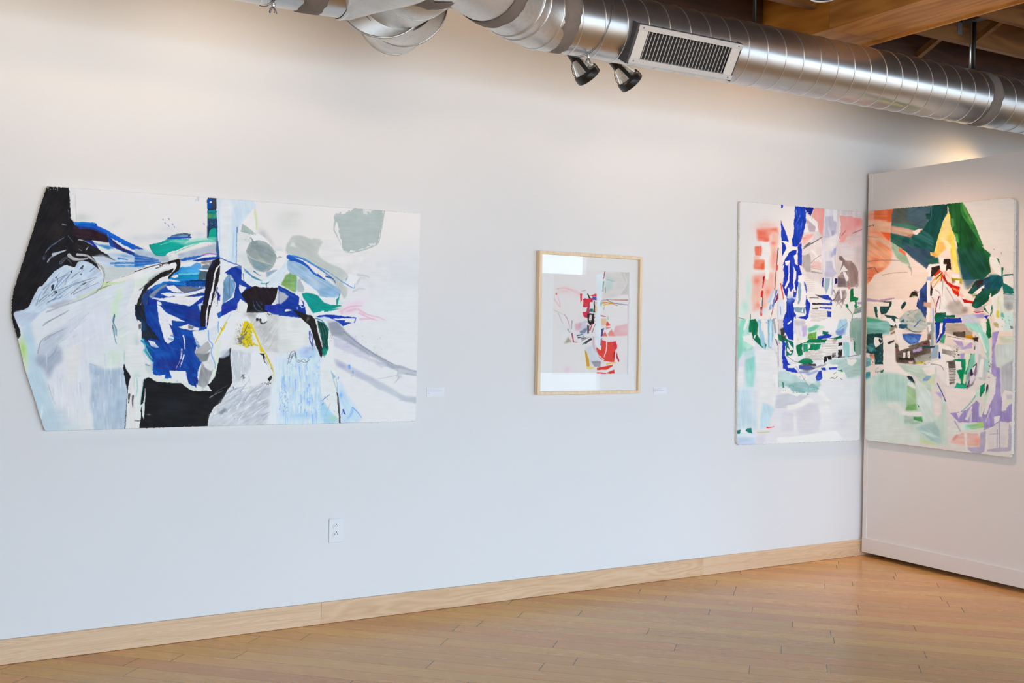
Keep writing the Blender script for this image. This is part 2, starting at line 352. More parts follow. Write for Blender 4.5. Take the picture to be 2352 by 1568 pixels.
# angled fitting between the straight run and the branch fitting
WC = np.array((1.81, -1.296, 2.822))
def gored(pts, rad, n=64):
    P = [np.array(p, float) for p in pts]; out = []
    for i, p in enumerate(P):
        t = P[min(i + 1, len(P) - 1)] - P[max(i - 1, 0)]; a = P[i] - P[i - 1] if i else None; b = P[i + 1] - P[i] if i < len(P) - 1 else None
        nrm = t if a is None or b is None else a / np.linalg.norm(a) + b / np.linalg.norm(b)
        out.append((p, nrm))
    return out
def fitting(name, pts, rad, m, parent, seams, lo=0, hi=None):
    J = gored(pts, rad); MB().rings([circ(p, nn, rad) for p, nn in J], True).build(name, m, parent)
    for i in seams:
        p, nn = J[i]; MB().tube(circ(p, nn, rad + .001, 56), .0042, 6, closed=True).build('seam_bead', M['silver'], parent)
el = empty('duct_elbow', (2.4, -1.0, AZ), 'short silver duct elbow joining the long spiral duct, worn tape at both ends', 'duct elbow')
d2 = np.array((-.839, -.545, 0)); E0 = np.array((2.45, -.88, AZ))
ep = [(XE + .01, AY, AZ), (2.505, -.862, AZ), (2.365, -.937, AZ), tuple(E0 + d2 * .17), tuple(E0 + d2 * .40)]
fitting('elbow_shell', ep, RD + .004, M['fitting'], el, (1, 2, 3))
band(E0 + d2 * .355, d2, RD + .004, .085, 8).build('sealant_band', M['mastic'], el)
wy = empty('duct_branch_fitting', tuple(WC), 'pale metal Y-shaped duct fitting at the top edge between two ducts', 'duct fitting')
wl = np.array((1.585, AY, AZ - .014)); dl = WC - wl; dl /= np.linalg.norm(dl)
MB().rings([circ(E0 + d2 * .39, d2, RD + .002), circ(WC + d2 * .0, d2, RD + .002), circ(WC + d2 * .1, d2, RD - .01)]).build('fitting_leg', M['fitting_pale'], wy)
MB().rings([circ(wl, (1, 0, 0), RD + .003), circ(wl + np.array((.03, -.004, 0)), (1, -.5, 0), RD + .004), circ(wl + dl * .12, dl, RD + .004), circ(WC, dl, RD + .006), circ(WC + dl * .1, dl, RD - .01)]).build('fitting_leg', M['fitting_pale'], wy)
MB().tube(circ(wl + np.array((.012, 0, 0)), (1, 0, 0), RD + .004, 56), .004, 6, closed=True).build('seam_bead', M['silver'], wy)
MB().rings([circ(WC + np.array((0, -.62, 0)), (0, 1, 0), .165), circ(WC + np.array((.03, .15, .01)), (0, 1, 0), .172)]).build('fitting_leg', M['fitting_pale'], wy)
band(WC + np.array((.025, .10, .009)), (0, 1, 0), .173, .10, 21, rag=.02).build('sealant_band', M['mastic'], wy)
br = empty('branch_elbow', (1.9, -.7, 2.82), 'round pale metal elbow hanging behind the fitting, cut off by the top edge', 'duct elbow')
BRr = .178
rg_ = [((1.845, -1.14, 2.834), (.05, 1, .0)), ((1.85, -.98, 2.838), (.1, 1, .1)), ((1.843, -.845, 2.834), (.16, 1, .15)), ((1.80, -.765, 2.787), (.38, 1, -.30)), ((1.96, -.66, 2.813), (.71, 1, -.09)), ((1.99, -.43, 2.838), (-.06, 1, 0))]
for i, (a, b) in enumerate(zip(rg_[:-1], rg_[1:])):
    MB().rings([circ(a[0], a[1], BRr), circ(b[0], b[1], BRr)], True, (i == 0, i == 4)).build('elbow_gore', M['fitting_pale'], br)
for i in (1, 3, 4, 5): MB().tube(circ(rg_[i][0], rg_[i][1], BRr + .001, 56), .0045 if i > 2 else .002, 6, closed=True).build('seam_bead', M['fitting'], br)
band(np.array(rg_[2][0]) + (0, .02, -.006), rg_[2][1], BRr + .002, .028, 31, rag=.002).build('sealant_band', M['mastic'], br)
dl_ = empty('spiral_duct', (0, AY, AZ - .014), 'shorter silver spiral duct at the top left, parallel to the wall', 'air duct')
straight(XL + .02, 1.585, AY, AZ - .014, RD).build('duct_shell', M['spiral'], dl_)
helix(XL + .05, 1.36, AY, AZ - .014, RD, .1206, 1.2, h=.0028, w=.0055).build('spiral_seam', M['silver'], dl_)
band((1.455, AY, AZ - .014), (1, 0, 0), RD, .09, 12).build('sealant_band', M['mastic'], dl_)

# air register on the front of the long duct
ph = math.radians(30); rn = np.array((0, -math.cos(ph), -math.sin(ph))); rv = np.array((0, -math.sin(ph), math.cos(ph))); ru = np.array((1., 0, 0))
def rp(x, s_, d=0.): return np.array((0, AY, AZ)) + rn * (RD + .03 + d) + rv * s_ + ru * x
x0, x1, s0, s1 = 2.921, 3.532, -.096, .070
ar = empty('air_register', tuple(rp((x0 + x1) / 2, 0)), 'off-white rectangular air vent grille mounted on the spiral duct', 'air vent')
fr = MB()
def slab(m, xa, xb_, sa, sb, da, db):
    c = (rp((xa + xb_) / 2, (sa + sb) / 2, (da + db) / 2)); return m.obox(c, ru * (xb_ - xa) / 2, rv * (sb - sa) / 2, rn * (db - da) / 2)
ix0, ix1, is0, is1 = x0 + .058, x1 - .058, s0 + .018, s1 - .020
slab(fr, x0 + .006, ix0, s0, s1, -.004, .0); fr.build('end_plate', M['white_metal'], ar); fr = MB(); slab(fr, ix1, x1 - .006, s0, s1, -.004, .0); fr.build('end_plate', M['white_metal'], ar)
f2 = MB(); slab(f2, x0, x1, is1, s1 + .003, -.012, .004); slab(f2, x0, x1, s0 - .004, is0, -.016, .004); f2.build('flange', plain('register_flange', (.66, .655, .64), .4, .2), ar)
g = MB(); ga = [math.radians(a) for a in np.linspace(-26, 22, 10)]
for xa, xb_ in ((x0 - .008, x0 + .004), (x1 - .004, x1 + .002)):
    R_ = []
    for k in range(10):
        s_ = s0 - .012 + (s1 - s0 + .016) * k / 9; dd = math.sqrt(max(RD * RD - s_ * s_, 0)) - RD - .032
        R_.append([rp(xa, s_, dd), rp(xb_, s_, dd), rp(xb_, s_, -.0005), rp(xa, s_, -.0005)])
    g.rings(R_, False, (True, True))
for s_ in (s0 - .002, s1 - .001):
    dd = math.sqrt(RD * RD - s_ * s_) - RD - .032; slab(g, x0, x1, s_ - .001, s_ + .001, dd, -.012)
g.build('collar', M['gasket'], ar)
bk = MB(); slab(bk, ix0, ix1, is0, is1, -.030, -.028); bk.build('shade_backing', M['slot'], ar)  # near-black plate puts the shade inside the grille into its colour
hv = MB()
for k in range(8): s_ = is0 + (is1 - is0) * (k + .5) / 8; hv.obox(rp((ix0 + ix1) / 2, s_, -.018), ru * (ix1 - ix0) / 2, rv * .0011 + rn * .0002, rn * .007 - rv * .003)
hv.build('rear_blades', M['damper'], ar)
vv = MB()
for k in range(25): x = ix0 + (ix1 - ix0) * (k + .5) / 25; vv.obox(rp(x, (is0 + is1) / 2, -.006), ru * .0010, rv * (is1 - is0) / 2, rn * .0022)
vv.build('front_blades', M['white_metal'], ar)
for x, s_ in ((x0 + .025, s1 - .008), (x0 + .025, s0 + .006), (x1 - .025, s1 - .008), (x1 - .025, s0 + .006)):
    c = rp(x, s_, .0035); MB().rings([circ(c, rn, .0045, 12), circ(c + rn * .002, rn, .003, 12)], True, (True, True)).build('screw', M['strap'], ar)

# duct supports
def rod(name, label, q, m, r, z1):
    p = ony(q[0], q[1], AY); return tag(MB().tube([(p[0], AY, AZ + RD - .002), (p[0], AY, z1)], r, 10).build(name, m), label, 'hanger rod')
rod('hanger_rod', 'thick black rod holding the duct in front of the left beam face', (1733, 55), M['darkrod'], .0085, ZC - .002)
rod('hanger_rod', 'thin silver rod above the duct at right, beside a black rod', (2228, 160), M['zinc'], .0055, JZ + .1)
rod('hanger_rod', 'thick black rod above the duct at right, under a metal bracket', (2236, 160), M['darkrod'], .0105, 3.275)
hbx = ony(2236, 160, AY)[0]
hb_ = MB().obox((hbx - .02, (-1.171 - .810) / 2 + .02, 3.262), (.028, 0, 0), (0, .165, 0), (0, 0, .004)).box((hbx - .055, -.828, 3.262), (hbx + .02, -.82, 3.29)); hb_.box((hbx - .085, -.812, 3.19), (hbx - .045, -.8095, 3.262))
tag(hb_.build('rod_bracket', M['strap']), 'grey metal bracket between two joists above the black rod', 'bracket')
def gripper(x, label, seed):
    y, z = AY, (AZ if x > 2 else AZ - .014); a0 = math.radians(-103)
    o = empty('cable_gripper', (x, y, z - RD - .01), label, 'cable gripper')
    def on(t, rr, dx=0): return (x + dx, y + rr * math.cos(t), z + rr * math.sin(t))
    MB().tube([on(a0 + k * .13, RD + .004, -.012 * k / 3) for k in range(0, 26)], .0016, 6).build('wire', M['strap'], o)
    MB().tube([on(a0 - k * .13, RD + .004, .012 * k / 3) for k in range(0, 26)], .0016, 6).build('wire', M['strap'], o)
    c = np.array(on(a0, RD + .012)); dn = np.array((0, math.cos(a0), math.sin(a0)))
    MB().rings([circ(c - dn * .008, dn, .006, 12), circ(c - dn * .002, dn, .0095, 12), circ(c + dn * .008, dn, .0095, 12), circ(c + dn * .014, dn, .006, 12)], True, (True, True)).build('clamp_body', M['silver'], o)
    for k, (dx, dy) in enumerate(((-.010, 0), (.009, .002), (.002, -.004))):
        MB().tube([c + dn * .01, c + dn * .02 + (dx, dy, 0), c + dn * .036 + (dx * 1.5, dy, 0)], .0023 if k else .0042, 6).build('wire_end', M['strap'], o)
gripper(ony(620, 25, AY)[0], 'small cable clamp under the shorter duct at top left', 1)
gripper(ony(1340, 140, AY)[0], 'small cable clamp under the long duct beside the first spotlight', 2)

# ------------------------------------------------------------------ spotlights on a track behind the duct
tr = empty('light_track', (3.6, -.52, 2.96), 'black lighting track hidden behind the long duct', 'light track')
MB().box((2.78, -.54, 2.945), (5.1, -.505, 2.975)).build('track_rail', M['black'], tr)
for x in (2.95, 4.9): MB().tube([(x, -.522, 2.97), (x, -.522, ZC - .002)], .006, 8).build('track_rod', M['black'], tr)
def spotlight(c, ax, label, lit):
    c = np.array(c, float); ax = np.array(ax, float); ax /= np.linalg.norm(ax)
    a = np.cross(ax, (0, 1., 0)); a /= np.linalg.norm(a); b = np.cross(a, ax)
    o = empty('spotlight', tuple(c), label, 'spotlight', None)
    def ring(t, r, n=48, fin=0.): return [c + ax * t + (r + (fin if k % 2 else 0)) * (math.cos(k * 2 * math.pi / n) * a + math.sin(k * 2 * math.pi / n) * b) for k in range(n)]
    MB().rings([ring(-.20, .020), ring(-.19, .0235), ring(-.085, .027), ring(-.082, .022)], True, (True, True)).build('stem', M['black'], o)
    MB().rings([ring(-.083, .022, 44, .007), ring(-.06, .028, 44, .010), ring(-.03, .037, 44, .013), ring(-.008, .043, 44, .014), ring(-.006, .03, 44)], False, (True, True)).build('heat_sink', M['fins'], o)
    MB().rings([ring(-.012, .050), ring(-.010, .0605), ring(.004, .064), ring(.030, .064), ring(.033, .061), ring(.033, .054), ring(.018, .052)], True, (True, False)).build('bezel', M['black'], o)
    MB().rings([ring(.018, .0525), ring(.021, .03), ring(.022, .002)], True, (False, True)).build('lens', M['lens'], o)
    cf = -fw - ax * (-fw @ ax); cf /= np.linalg.norm(cf); sd = np.cross(ax, cf)
    for sg in (1, -1):
        MB().rings([[c + ax * t + sg * cf * r + sd * w_ * q + sg * cf * e for q, e in ((-1, 0), (1, 0), (1, .004), (-1, .004))] for t, r, w_ in ((-.086, .025, .009), (-.05, .040, .009), (-.006, .058, .009))], False, (True, True)).build('yoke_arm', M['black'], o)
    bx = c - ax * .045 + cf * .0425 + sd * .017 * (1 if sd @ rt > 0 else -1); MB().obox(bx, ax * .016, sd * .006, cf * .002).build('rating_plate', M['white_metal'], o)
    dv = -a if a @ rt > 0 else a
    MB().tube([c - ax * .085 + dv * .024, c - ax * .07 + dv * .05, c - ax * .04 + dv * .066, c - ax * .012 + dv * .061], .0016, 6).build('lamp_cable', M['black'], o)
    top = c - ax * .195
    MB().tube([top, (top[0], top[1] * .5 - .26, top[2] + .03), (top[0], -.522, 2.95)], .012, 10).build('track_adaptor', M['black'], o)
    spot('spotlight_beam', tuple(c + ax * .04), tuple(c + ax), 'lamp', lit, 60, .8, .04)
sax = .60 * rt - .70 * upv + .40 * fw
spotlight(ony(1345, 166, -.5), sax, 'left one of two black and silver spotlights below the duct', 6)
spotlight(ony(1443, 181, -.5), sax + .10 * rt, 'right one of two black and silver spotlights, under the vent grille', 6)
# recessed-looking round lamp with a white rim hanging at the top edge
pl = ony(1891, -5, -1.6)
lp = empty('hanging_lamp', (pl[0], -1.6, pl[2]), 'round dark lamp with a white rim, just showing at the top edge', 'ceiling lamp')
c = np.array((pl[0], -1.6, pl[2]))
MB().rings([circ(c + (0, 0, .0), (.001, 0, 1), .052, 40), circ(c + (0, 0, .10), (.001, 0, 1), .052, 40), circ(c + (0, 0, .13), (.001, 0, 1), .02, 40)], True, (False, True)).build('shade', M['shade'], lp)
MB().tube(circ(c, (.001, 0, 1), .052, 40), .004, 8, closed=True).build('rim', M['white_plastic'], lp)
MB().tube([c + (0, 0, .12), (c[0], c[1], JZ + .01)], .006, 8).build('lamp_rod', M['black'], lp)

# ------------------------------------------------------------------ outlet and wall labels
o0 = ony(755, 1190, 0); o1 = ony(787, 1245, 0); ox, oz = (o0[0] + o1[0]) / 2, (ony(771, 1190, 0)[2] + ony(771, 1245, 0)[2]) / 2
out = empty('power_outlet', (ox, 0, oz), 'white double power outlet low on the wall above the oak baseboard', 'outlet')
MB().box((ox - .036, -.006, oz - .058), (ox + .036, -.0005, oz + .058)).build('cover_plate', M['white_plastic'], out, bev=.003)
for dz in (.0195, -.0195):
    q = oz + dz
    rc = MB().rings([circ((ox, -.006, q), (0, -1, 0), .0172, 28), circ((ox, -.0085, q), (0, -1, 0), .0168, 28)], False, (True, True)).build('receptacle', M['white_plastic'], out)
    MB().box((ox - .0085, -.0092, q - .002), (ox - .0062, -.0084, q + .0065)).box((ox + .0056, -.0092, q - .002), (ox + .0086, -.0084, q + .0065)).build('slot', M['slot'] if dz < 0 else plain('covered_slot', (.45, .47, .5), .6), rc)
    MB().rings([circ((ox, -.0092, q + .0125), (0, -1, 0), .0029, 14), circ((ox, -.0083, q + .0125), (0, -1, 0), .0029, 14)], False, (True, True)).build('ground_hole', M['slot'], rc)
def wall_card(qa, qb, label, lines):
    a, b = ony(*qa, 0), ony(*qb, 0); o = MB().box((a[0], -.003, b[2]), (b[0], -.0005, a[2])).build('wall_label', M['card'])
    tag(o, label, 'wall label'); w, h = b[0] - a[0], a[2] - b[2]; rg = random.Random(int(qa[0])); m = MB()
    for x0_, x1_, y in lines:
        x = x0_
        while x < x1_ - .02:
            e = min(x + rg.uniform(.05, .13), x1_); m.box((a[0] + x * w, -.0034, a[2] - (y + .018) * h), (a[0] + e * w, -.0029, a[2] - (y - .018) * h)); x = e + .022
    m.build('printed_lines', M['ink'], o)
wall_card((980, 890), (1020.5, 910), 'small white printed card on the wall beside the large blue and black painting', [(.05, .66, .24), (.05, .84, .40), (.05, .18, .62)])
wall_card((1500, 889.5), (1530.5, 904.5), 'small white printed card on the wall beside the framed print', [(.05, .62, .22), (.05, .78, .45), (.05, .16, .66)])

# ---- paint engine: brush marks and cut shapes rasterised into the colours of a painted sheet ----
_rng = np.random.default_rng(7)
_LAT = _rng.random((256, 256)).astype(np.float32)
def vnoise(x, y, o=0):
    x = x + o * 17.31; y = y + o * 9.77
    xi = np.floor(x).astype(int); yi = np.floor(y).astype(int)
    fx = x - xi; fy = y - yi
    fx = fx * fx * (3 - 2 * fx); fy = fy * fy * (3 - 2 * fy)
    a = _LAT[yi & 255, xi & 255]; b = _LAT[yi & 255, (xi + 1) & 255]
    c = _LAT[(yi + 1) & 255, xi & 255]; d = _LAT[(yi + 1) & 255, (xi + 1) & 255]
    return (a * (1 - fx) + b * fx) * (1 - fy) + (c * (1 - fx) + d * fx) * fy
def box(m, n):
    n = int(n)
    if n < 1: return m
    for ax in (0, 1):
        for _ in (0, 1):
            q = np.pad(m, [(n + 1, n) if i == ax else (0, 0) for i in (0, 1)], mode='edge').cumsum(axis=ax)
            hi = [slice(None)] * 2; lo = [slice(None)] * 2
            hi[ax] = slice(2 * n + 1, None); lo[ax] = slice(0, -2 * n - 1)
            m = (q[tuple(hi)] - q[tuple(lo)]) / (2 * n + 1)
    return m
def hexc(c): return np.array([int(c[i:i + 2], 16) for i in (0, 2, 4)], np.float32) / 255
def spline(P, closed, n=6):
    N = len(P); out = []
    for i in range(N if closed else N - 1):
        g = (lambda j: P[j % N]) if closed else (lambda j: P[min(max(j, 0), N - 1)])
        a, b, c, d = g(i - 1), g(i), g(i + 1), g(i + 2)
        for k in range(n):
            t = k / n
            out.append(.5 * (2 * b + (c - a) * t + (2 * a - 5 * b + 4 * c - d) * t * t + (3 * b - a - 3 * c + d) * t ** 3))
    if not closed: out.append(P[-1])
    return np.array(out)
class Art:
    S = 2; EDGE = None
    def __init__(s, x0, y0, x1, y1, base):
        s.x0, s.y0 = x0, y0; s.w = int((x1 - x0) * s.S); s.h = int((y1 - y0) * s.S)
        s.img = np.ones((s.h, s.w, 3), np.float32) * hexc(base); s.cnt = 0; s.crop(0, 0, 1)
    def crop(s, ox, oy, sc): s.ox, s.oy, s.sc = ox, oy, sc
    def pts(s, t):
        q = np.array([float(v) for v in t.split()]).reshape(-1, 2)
        q = q / s.sc + (s.ox, s.oy)
        if s.EDGE is not None:   # marks that run to the rim of the sheet bleed over it
            n = len(s.EDGE)
            for i in range(n):
                a, b = s.EDGE[i], s.EDGE[(i + 1) % n]; d = b - a; L = np.hypot(*d); nx = np.array((d[1], -d[0])) / L
                rel = q - a; along = rel @ d / L; dist = rel @ nx
                m = (dist > -5) & (dist < 8) & (along > -6) & (along < L + 6); q[m] += nx * 10
        return q
    def win(s, lo, hi):
        a = np.floor((lo - (s.x0, s.y0)) * s.S).astype(int); b = np.ceil((hi - (s.x0, s.y0)) * s.S).astype(int)
        X0, Y0 = max(a[0], 0), max(a[1], 0); X1, Y1 = min(b[0], s.w), min(b[1], s.h)
        if X1 <= X0 or Y1 <= Y0: return None
        gx, gy = np.meshgrid(np.arange(X0, X1) + .5, np.arange(Y0, Y1) + .5)
        return (slice(Y0, Y1), slice(X0, X1)), gx / s.S + s.x0, gy / s.S + s.y0
    def put(s, sl, m, c, v, gx, gy, ang):
        col = hexc(c)[None, None]
        if v:
            ca, sa = math.cos(ang), math.sin(ang); U = gx * ca + gy * sa; V = -gx * sa + gy * ca
            col = col + ((vnoise(U / 26, V / 3.2, s.cnt) - .5) * .8 + (vnoise(gx / 14, gy / 14, s.cnt + 5) - .5) * .8)[..., None] * v / 255
        m = np.clip(m, 0, 1)[..., None]
        s.img[sl] = s.img[sl] * (1 - m) + np.clip(col, 0, 1) * m
    def dry(s, gx, gy, ang, d):
        ca, sa = math.cos(ang), math.sin(ang); U = gx * ca + gy * sa; V = -gx * sa + gy * ca
        n = vnoise(U / 22, V / 1.5, s.cnt + 3) * .65 + vnoise(gx / 6, gy / 6, s.cnt + 9) * .35
        return np.clip((n - d * .75) * 5 + .5, 0, 1)
    def p(s, c, t, a=1., f=0, k=0, r=.8, d=0, v=8, g=0):
        s.cnt += 1; P = s.pts(t)
        if k: P = spline(P, True)
        q = s.win(P.min(0) - f * 2 - 3, P.max(0) + f * 2 + 3)
        if q is None: return
        sl, gx, gy = q
        wx = gx + (vnoise(gx / 5, gy / 5, s.cnt) - .5) * 2 * r; wy = gy + (vnoise(gx / 5, gy / 5, s.cnt + 40) - .5) * 2 * r
        m = np.zeros(gx.shape, bool); n = len(P)
        for i in range(n):
            x1, y1 = P[i]; x2, y2 = P[(i + 1) % n]
            if y1 == y2: continue
            m ^= ((y1 > wy) != (y2 > wy)) & (wx < (x2 - x1) * (wy - y1) / (y2 - y1) + x1)
        m = box(m.astype(np.float32), f * s.S if f else .0) * a; ang = math.radians(g)
        if d: m = m * s.dry(gx, gy, ang, d)
        s.put(sl, m, c, v, gx, gy, ang)
    def l(s, c, t, w=2., w2=None, a=1., d=0, k=1, v=6, r=.4):
        s.cnt += 1; P = s.pts(t); w2 = w if w2 is None else w2
        if k and len(P) > 2: P = spline(P, False)
        W_ = max(w, w2)
        q = s.win(P.min(0) - W_ - 2, P.max(0) + W_ + 2)
        if q is None: return
        sl, gx, gy = q
        gx2 = gx + (vnoise(gx / 4, gy / 4, s.cnt) - .5) * 2 * r; gy2 = gy + (vnoise(gx / 4, gy / 4, s.cnt + 40) - .5) * 2 * r
        best = np.full(gx.shape, 1e9, np.float32); al = np.zeros(gx.shape, np.float32); sd = np.zeros(gx.shape, np.float32)
        L = np.r_[0, np.hypot(*np.diff(P, axis=0).T).cumsum()]
        for i in range(len(P) - 1):
            e = P[i + 1] - P[i]; e2 = max(float(e @ e), 1e-6)
            h = np.clip(((gx2 - P[i][0]) * e[0] + (gy2 - P[i][1]) * e[1]) / e2, 0, 1)
            dx = gx2 - P[i][0] - h * e[0]; dy = gy2 - P[i][1] - h * e[1]; D = np.hypot(dx, dy)
            u = D < best; best[u] = D[u]; al[u] = (L[i] + h * (L[i + 1] - L[i]))[u]; sd[u] = (np.sign(dx * e[1] - dy * e[0]) * D)[u]
        hw = (w + (w2 - w) * al / max(L[-1], 1e-6)) / 2
        m = np.clip((hw - best) * 1.6 + .5, 0, 1) * a
        if d:
            n = vnoise(al / 30, sd / 1.1, s.cnt + 3) * .7 + vnoise(gx / 5, gy / 5, s.cnt + 9) * .3
            m = m * np.clip((n - d * .75) * 6 + .5, 0, 1)
        s.put(sl, m, c, v, gx, gy, 0)
    def b(s, c, x, y, rx, ry, a=.5, g=0, n=.6):
        s.cnt += 1; x, y = x / s.sc + s.ox, y / s.sc + s.oy; rx /= s.sc; ry /= s.sc; R_ = max(rx, ry) * 1.6
        q = s.win(np.array([x - R_, y - R_]), np.array([x + R_, y + R_]))
        if q is None: return
        sl, gx, gy = q; ang = math.radians(g); ca, sa = math.cos(ang), math.sin(ang)
        U = (gx - x) * ca + (gy - y) * sa; V = -(gx - x) * sa + (gy - y) * ca
        m = np.exp(-((U / rx) ** 2 + (V / ry) ** 2) * 1.6) * a
        m = m * (1 - n * .7 + n * 1.4 * (vnoise(U / 24, V / 2.5, s.cnt) * .6 + vnoise(gx / 9, gy / 9, s.cnt + 2) * .4))
        s.put(sl, m, c, 4, gx, gy, ang)
    def dots(s, c, x0, y0, x1, y1, n, sz=4, a=.9, vert=1.):
        rg = np.random.default_rng(s.cnt + 11)
        for _ in range(n):
            x = rg.uniform(x0, x1); y = rg.uniform(y0, y1); h = sz * rg.uniform(.3, 1.); t = rg.uniform(0, 3.14) if vert <= 1 else 1.57 + rg.uniform(-.25, .25)
            w = h * (rg.uniform(.2, .8) if vert <= 1 else .22); c_, s_ = math.cos(t), math.sin(t)
            q = [(u * h * c_ - v * w * s_ + x, u * h * s_ + v * w * c_ + y) for u, v in ((-1, rg.uniform(-.4, .4)), (-.2, -1), (.6, -.5), (1, rg.uniform(-.3, .3)), (.4, .8), (-.5, .6))]
            s.p(c, ' '.join('%g %g' % k for k in q), a=a * rg.uniform(.5, 1), r=.6, v=0)
def art_shaped():
    A = Art(15, 420, 975, 1000, 'e9e3dd'); p, l, b, dots = A.p, A.l, A.b, A.dots
    # general ground: warm white above, cooler below
    A.crop(0, 0, 1)
    p('dcdcdc', '760 620 980 560 980 1000 700 1000', f=30, v=3)
    p('e3e2e2', '330 640 960 660 980 1000 330 1000', f=14, v=3)
    p('dfe1e4', '30 700 330 640 330 1000 30 1000', f=16, v=5)
    A.crop(0, 410, 5.2273)
    b('cfd0ca', 960, 470, 150, 60, .8); b('cfd3d0', 1390, 540, 60, 120, .35, 60); b('d3d6d6', 1640, 720, 120, 60, .6)
    p('e7e2dc', '835 110 905 115 912 500 860 480', r=.3); l('b9a9a0', '905 200 915 500', 1, .6, .6)
    # pale triangle field right of the black
    p('d4d6d2', '1100 760 1300 780 1480 870 1725 960 1725 1080 1280 1250 1240 1040 1060 930', r=1, v=10)
    p('e3e2dd', '1120 790 1250 790 1420 850 1470 900 1250 915 1190 860', k=1, v=8)
    p('ccd5de', '1100 930 1280 900 1480 900 1725 950 1725 1055 1350 1060 1230 1040', f=1, v=16, g=4)
    b('6f97c4', 1500, 930, 120, 25, .7, 8); l('2d74b8', '1330 1018 1500 1012 1725 1022', 5, 4, .85, .35)
    l('5b93c6', '1380 1048 1560 1050 1725 1052', 6, 5, .8, .45); l('3d7fbe', '1420 960 1530 975', 5, 3, .8, .4)
    p('cfd4d1', '1250 1065 1725 1065 1290 1245 1245 1230', f=1, v=8)
    # black
    p('211d1f', '560 88 740 95 815 110 832 160 840 300 850 480 900 545 960 590 1120 600 1290 665 1305 765 1210 752 1100 735 1190 850 1400 992 1260 935 1110 930 1210 1110 1120 1040 1000 985 900 1062 780 1040 640 1130 510 1285 440 1385 330 1560 300 1640 160 1640 60 1640 60 1300', v=14, g=-60, r=1)
    A.crop(0, 700, 5.0576)
    p('201d22', '100 0 340 0 300 45 170 75 165 120 205 225 240 310 240 350 220 445 100 200', v=14, r=1)
    p('c9d2e0', '165 85 300 50 420 0 500 60 300 240 215 225 175 150', k=1, f=1, v=22, g=-30)
    A.crop(0, 410, 5.2273)
    b('3a3330', 700, 620, 160, 160, .55); b('2a3038', 640, 1080, 150, 120, .5); b('2c2a33', 560, 260, 60, 60, .5)
    dots('e6e2da', 580, 95, 720, 140, 26, 10, .9)
    dots('b8c4cc', 400, 180, 700, 1100, 12, 5, .5)
    # dark purple sweep and blue bands
    p('38232c', '880 560 1020 560 1160 590 1290 662 1300 770 1200 752 1080 722 960 722 860 660', f=1, v=18, g=12)
    p('1763bd', '885 528 1000 522 1152 534 1168 568 1270 608 1340 652 1430 702 1560 772 1690 832 1720 852 1590 850 1540 822 1460 790 1390 745 1310 700 1290 662 1180 620 1050 578 930 575', k=1, v=24, g=25)
    l('2e8ecb', '900 540 1010 528 1140 545', 5, 3, .7, .3); l('2156b8', '960 590 1110 600 1260 660 1330 720', 6, 4, .7, .3)
    p('1d4b98', '1290 690 1400 770 1480 830 1600 880 1725 950 1725 1010 1610 930 1460 868 1320 810', v=26, g=25)
    p('4a2b50', '1340 735 1470 830 1560 880 1480 870 1380 810', f=1, a=.7)
    p('ece6e0', '1375 745 1400 740 1430 775 1455 765 1440 800 1410 785', r=.6)
    p('2a3590', '1010 735 1110 748 1195 862 1130 842 1060 770', v=16); l('dfe3e6', '945 735 1000 745 1120 800', 2.5, 1, .8)
    p('2f76b8', '1110 752 1180 790 1300 800 1380 840 1290 850 1150 790', f=1, a=.8, d=.3, v=16, g=10)
    dots('2457a8', 1600, 860, 1700, 900, 9, 9)
    # grey-black fan below the sweep
    p('2a2524', '930 735 1000 745 1130 815 1230 890 1400 992 1250 938 1120 935 1000 905 860 830', v=14, g=30)
    p('c9ced6', '1130 930 1230 910 1390 985 1330 1010 1200 980', f=2, a=.8)
    l('cdd5dc', '1035 855 1060 820', 2, 1, .9); l('b5bcc2', '950 850 980 865', 1.4, 1, .8)
    # white scrapes over black
    l('7c8fa6', '530 960 580 850 690 760 770 705', 6, 1.5, .7, .55); l('d5dee8', '640 910 700 890 790 860', 7, 2, .85, .45)
    l('c5ccd4', '570 1000 620 940 740 880', 4, 2, .7, .5); l('e3dfdc', '830 920 880 960 960 970 1050 960', 9, 3, .8, .35)
    l('dcd9d8', '930 912 1040 925 1110 970 1180 1030', 6, 3, .85, .3); l('8e949c', '730 1010 800 950 860 1020', 8, 3, .5, .55)
    l('5d6770', '820 690 880 760', 3, 2, .6, .5); l('a9b4bd', '750 545 800 560', 2.5, 1, .8, .3); l('6b7f90', '820 380 835 480', 3, 2, .6, .4)
    # pale oval
    p('ccd7e3', '900 1062 940 1002 1000 990 1080 1012 1150 1060 1210 1112 1235 1180 1228 1260 1185 1310 1090 1355 950 1412 800 1470 640 1510 500 1600 250 1600 340 1545 400 1425 460 1310 495 1290 520 1280 640 1130 780 1042 870 1068', k=1, v=26, g=-38)
    p('d6dbe3', '860 1320 1100 1180 1210 1150 1220 1260 1120 1340 900 1420 760 1460', f=3, k=1, a=.7, v=12, g=-25)
    for q in ('640 1360 700 1240 800 1140 870 1100', '700 1400 860 1290 1150 1180', '650 1330 760 1190 860 1110', '520 1400 600 1270 720 1130', '780 1280 800 1210 870 1110',
              '440 1510 480 1390 540 1300', '700 1340 900 1260 1100 1200', '620 1250 740 1180 840 1150', '960 1290 1080 1230', '880 1390 1000 1330 1180 1250'):
        l('6d7f95', q, 1.6, 1, .75, .25)
    l('4f83b4', '650 1460 690 1390', 1.5, 1, .7); l('3d6f9f', '850 1140 700 1300 690 1290', 1, 1, .6)
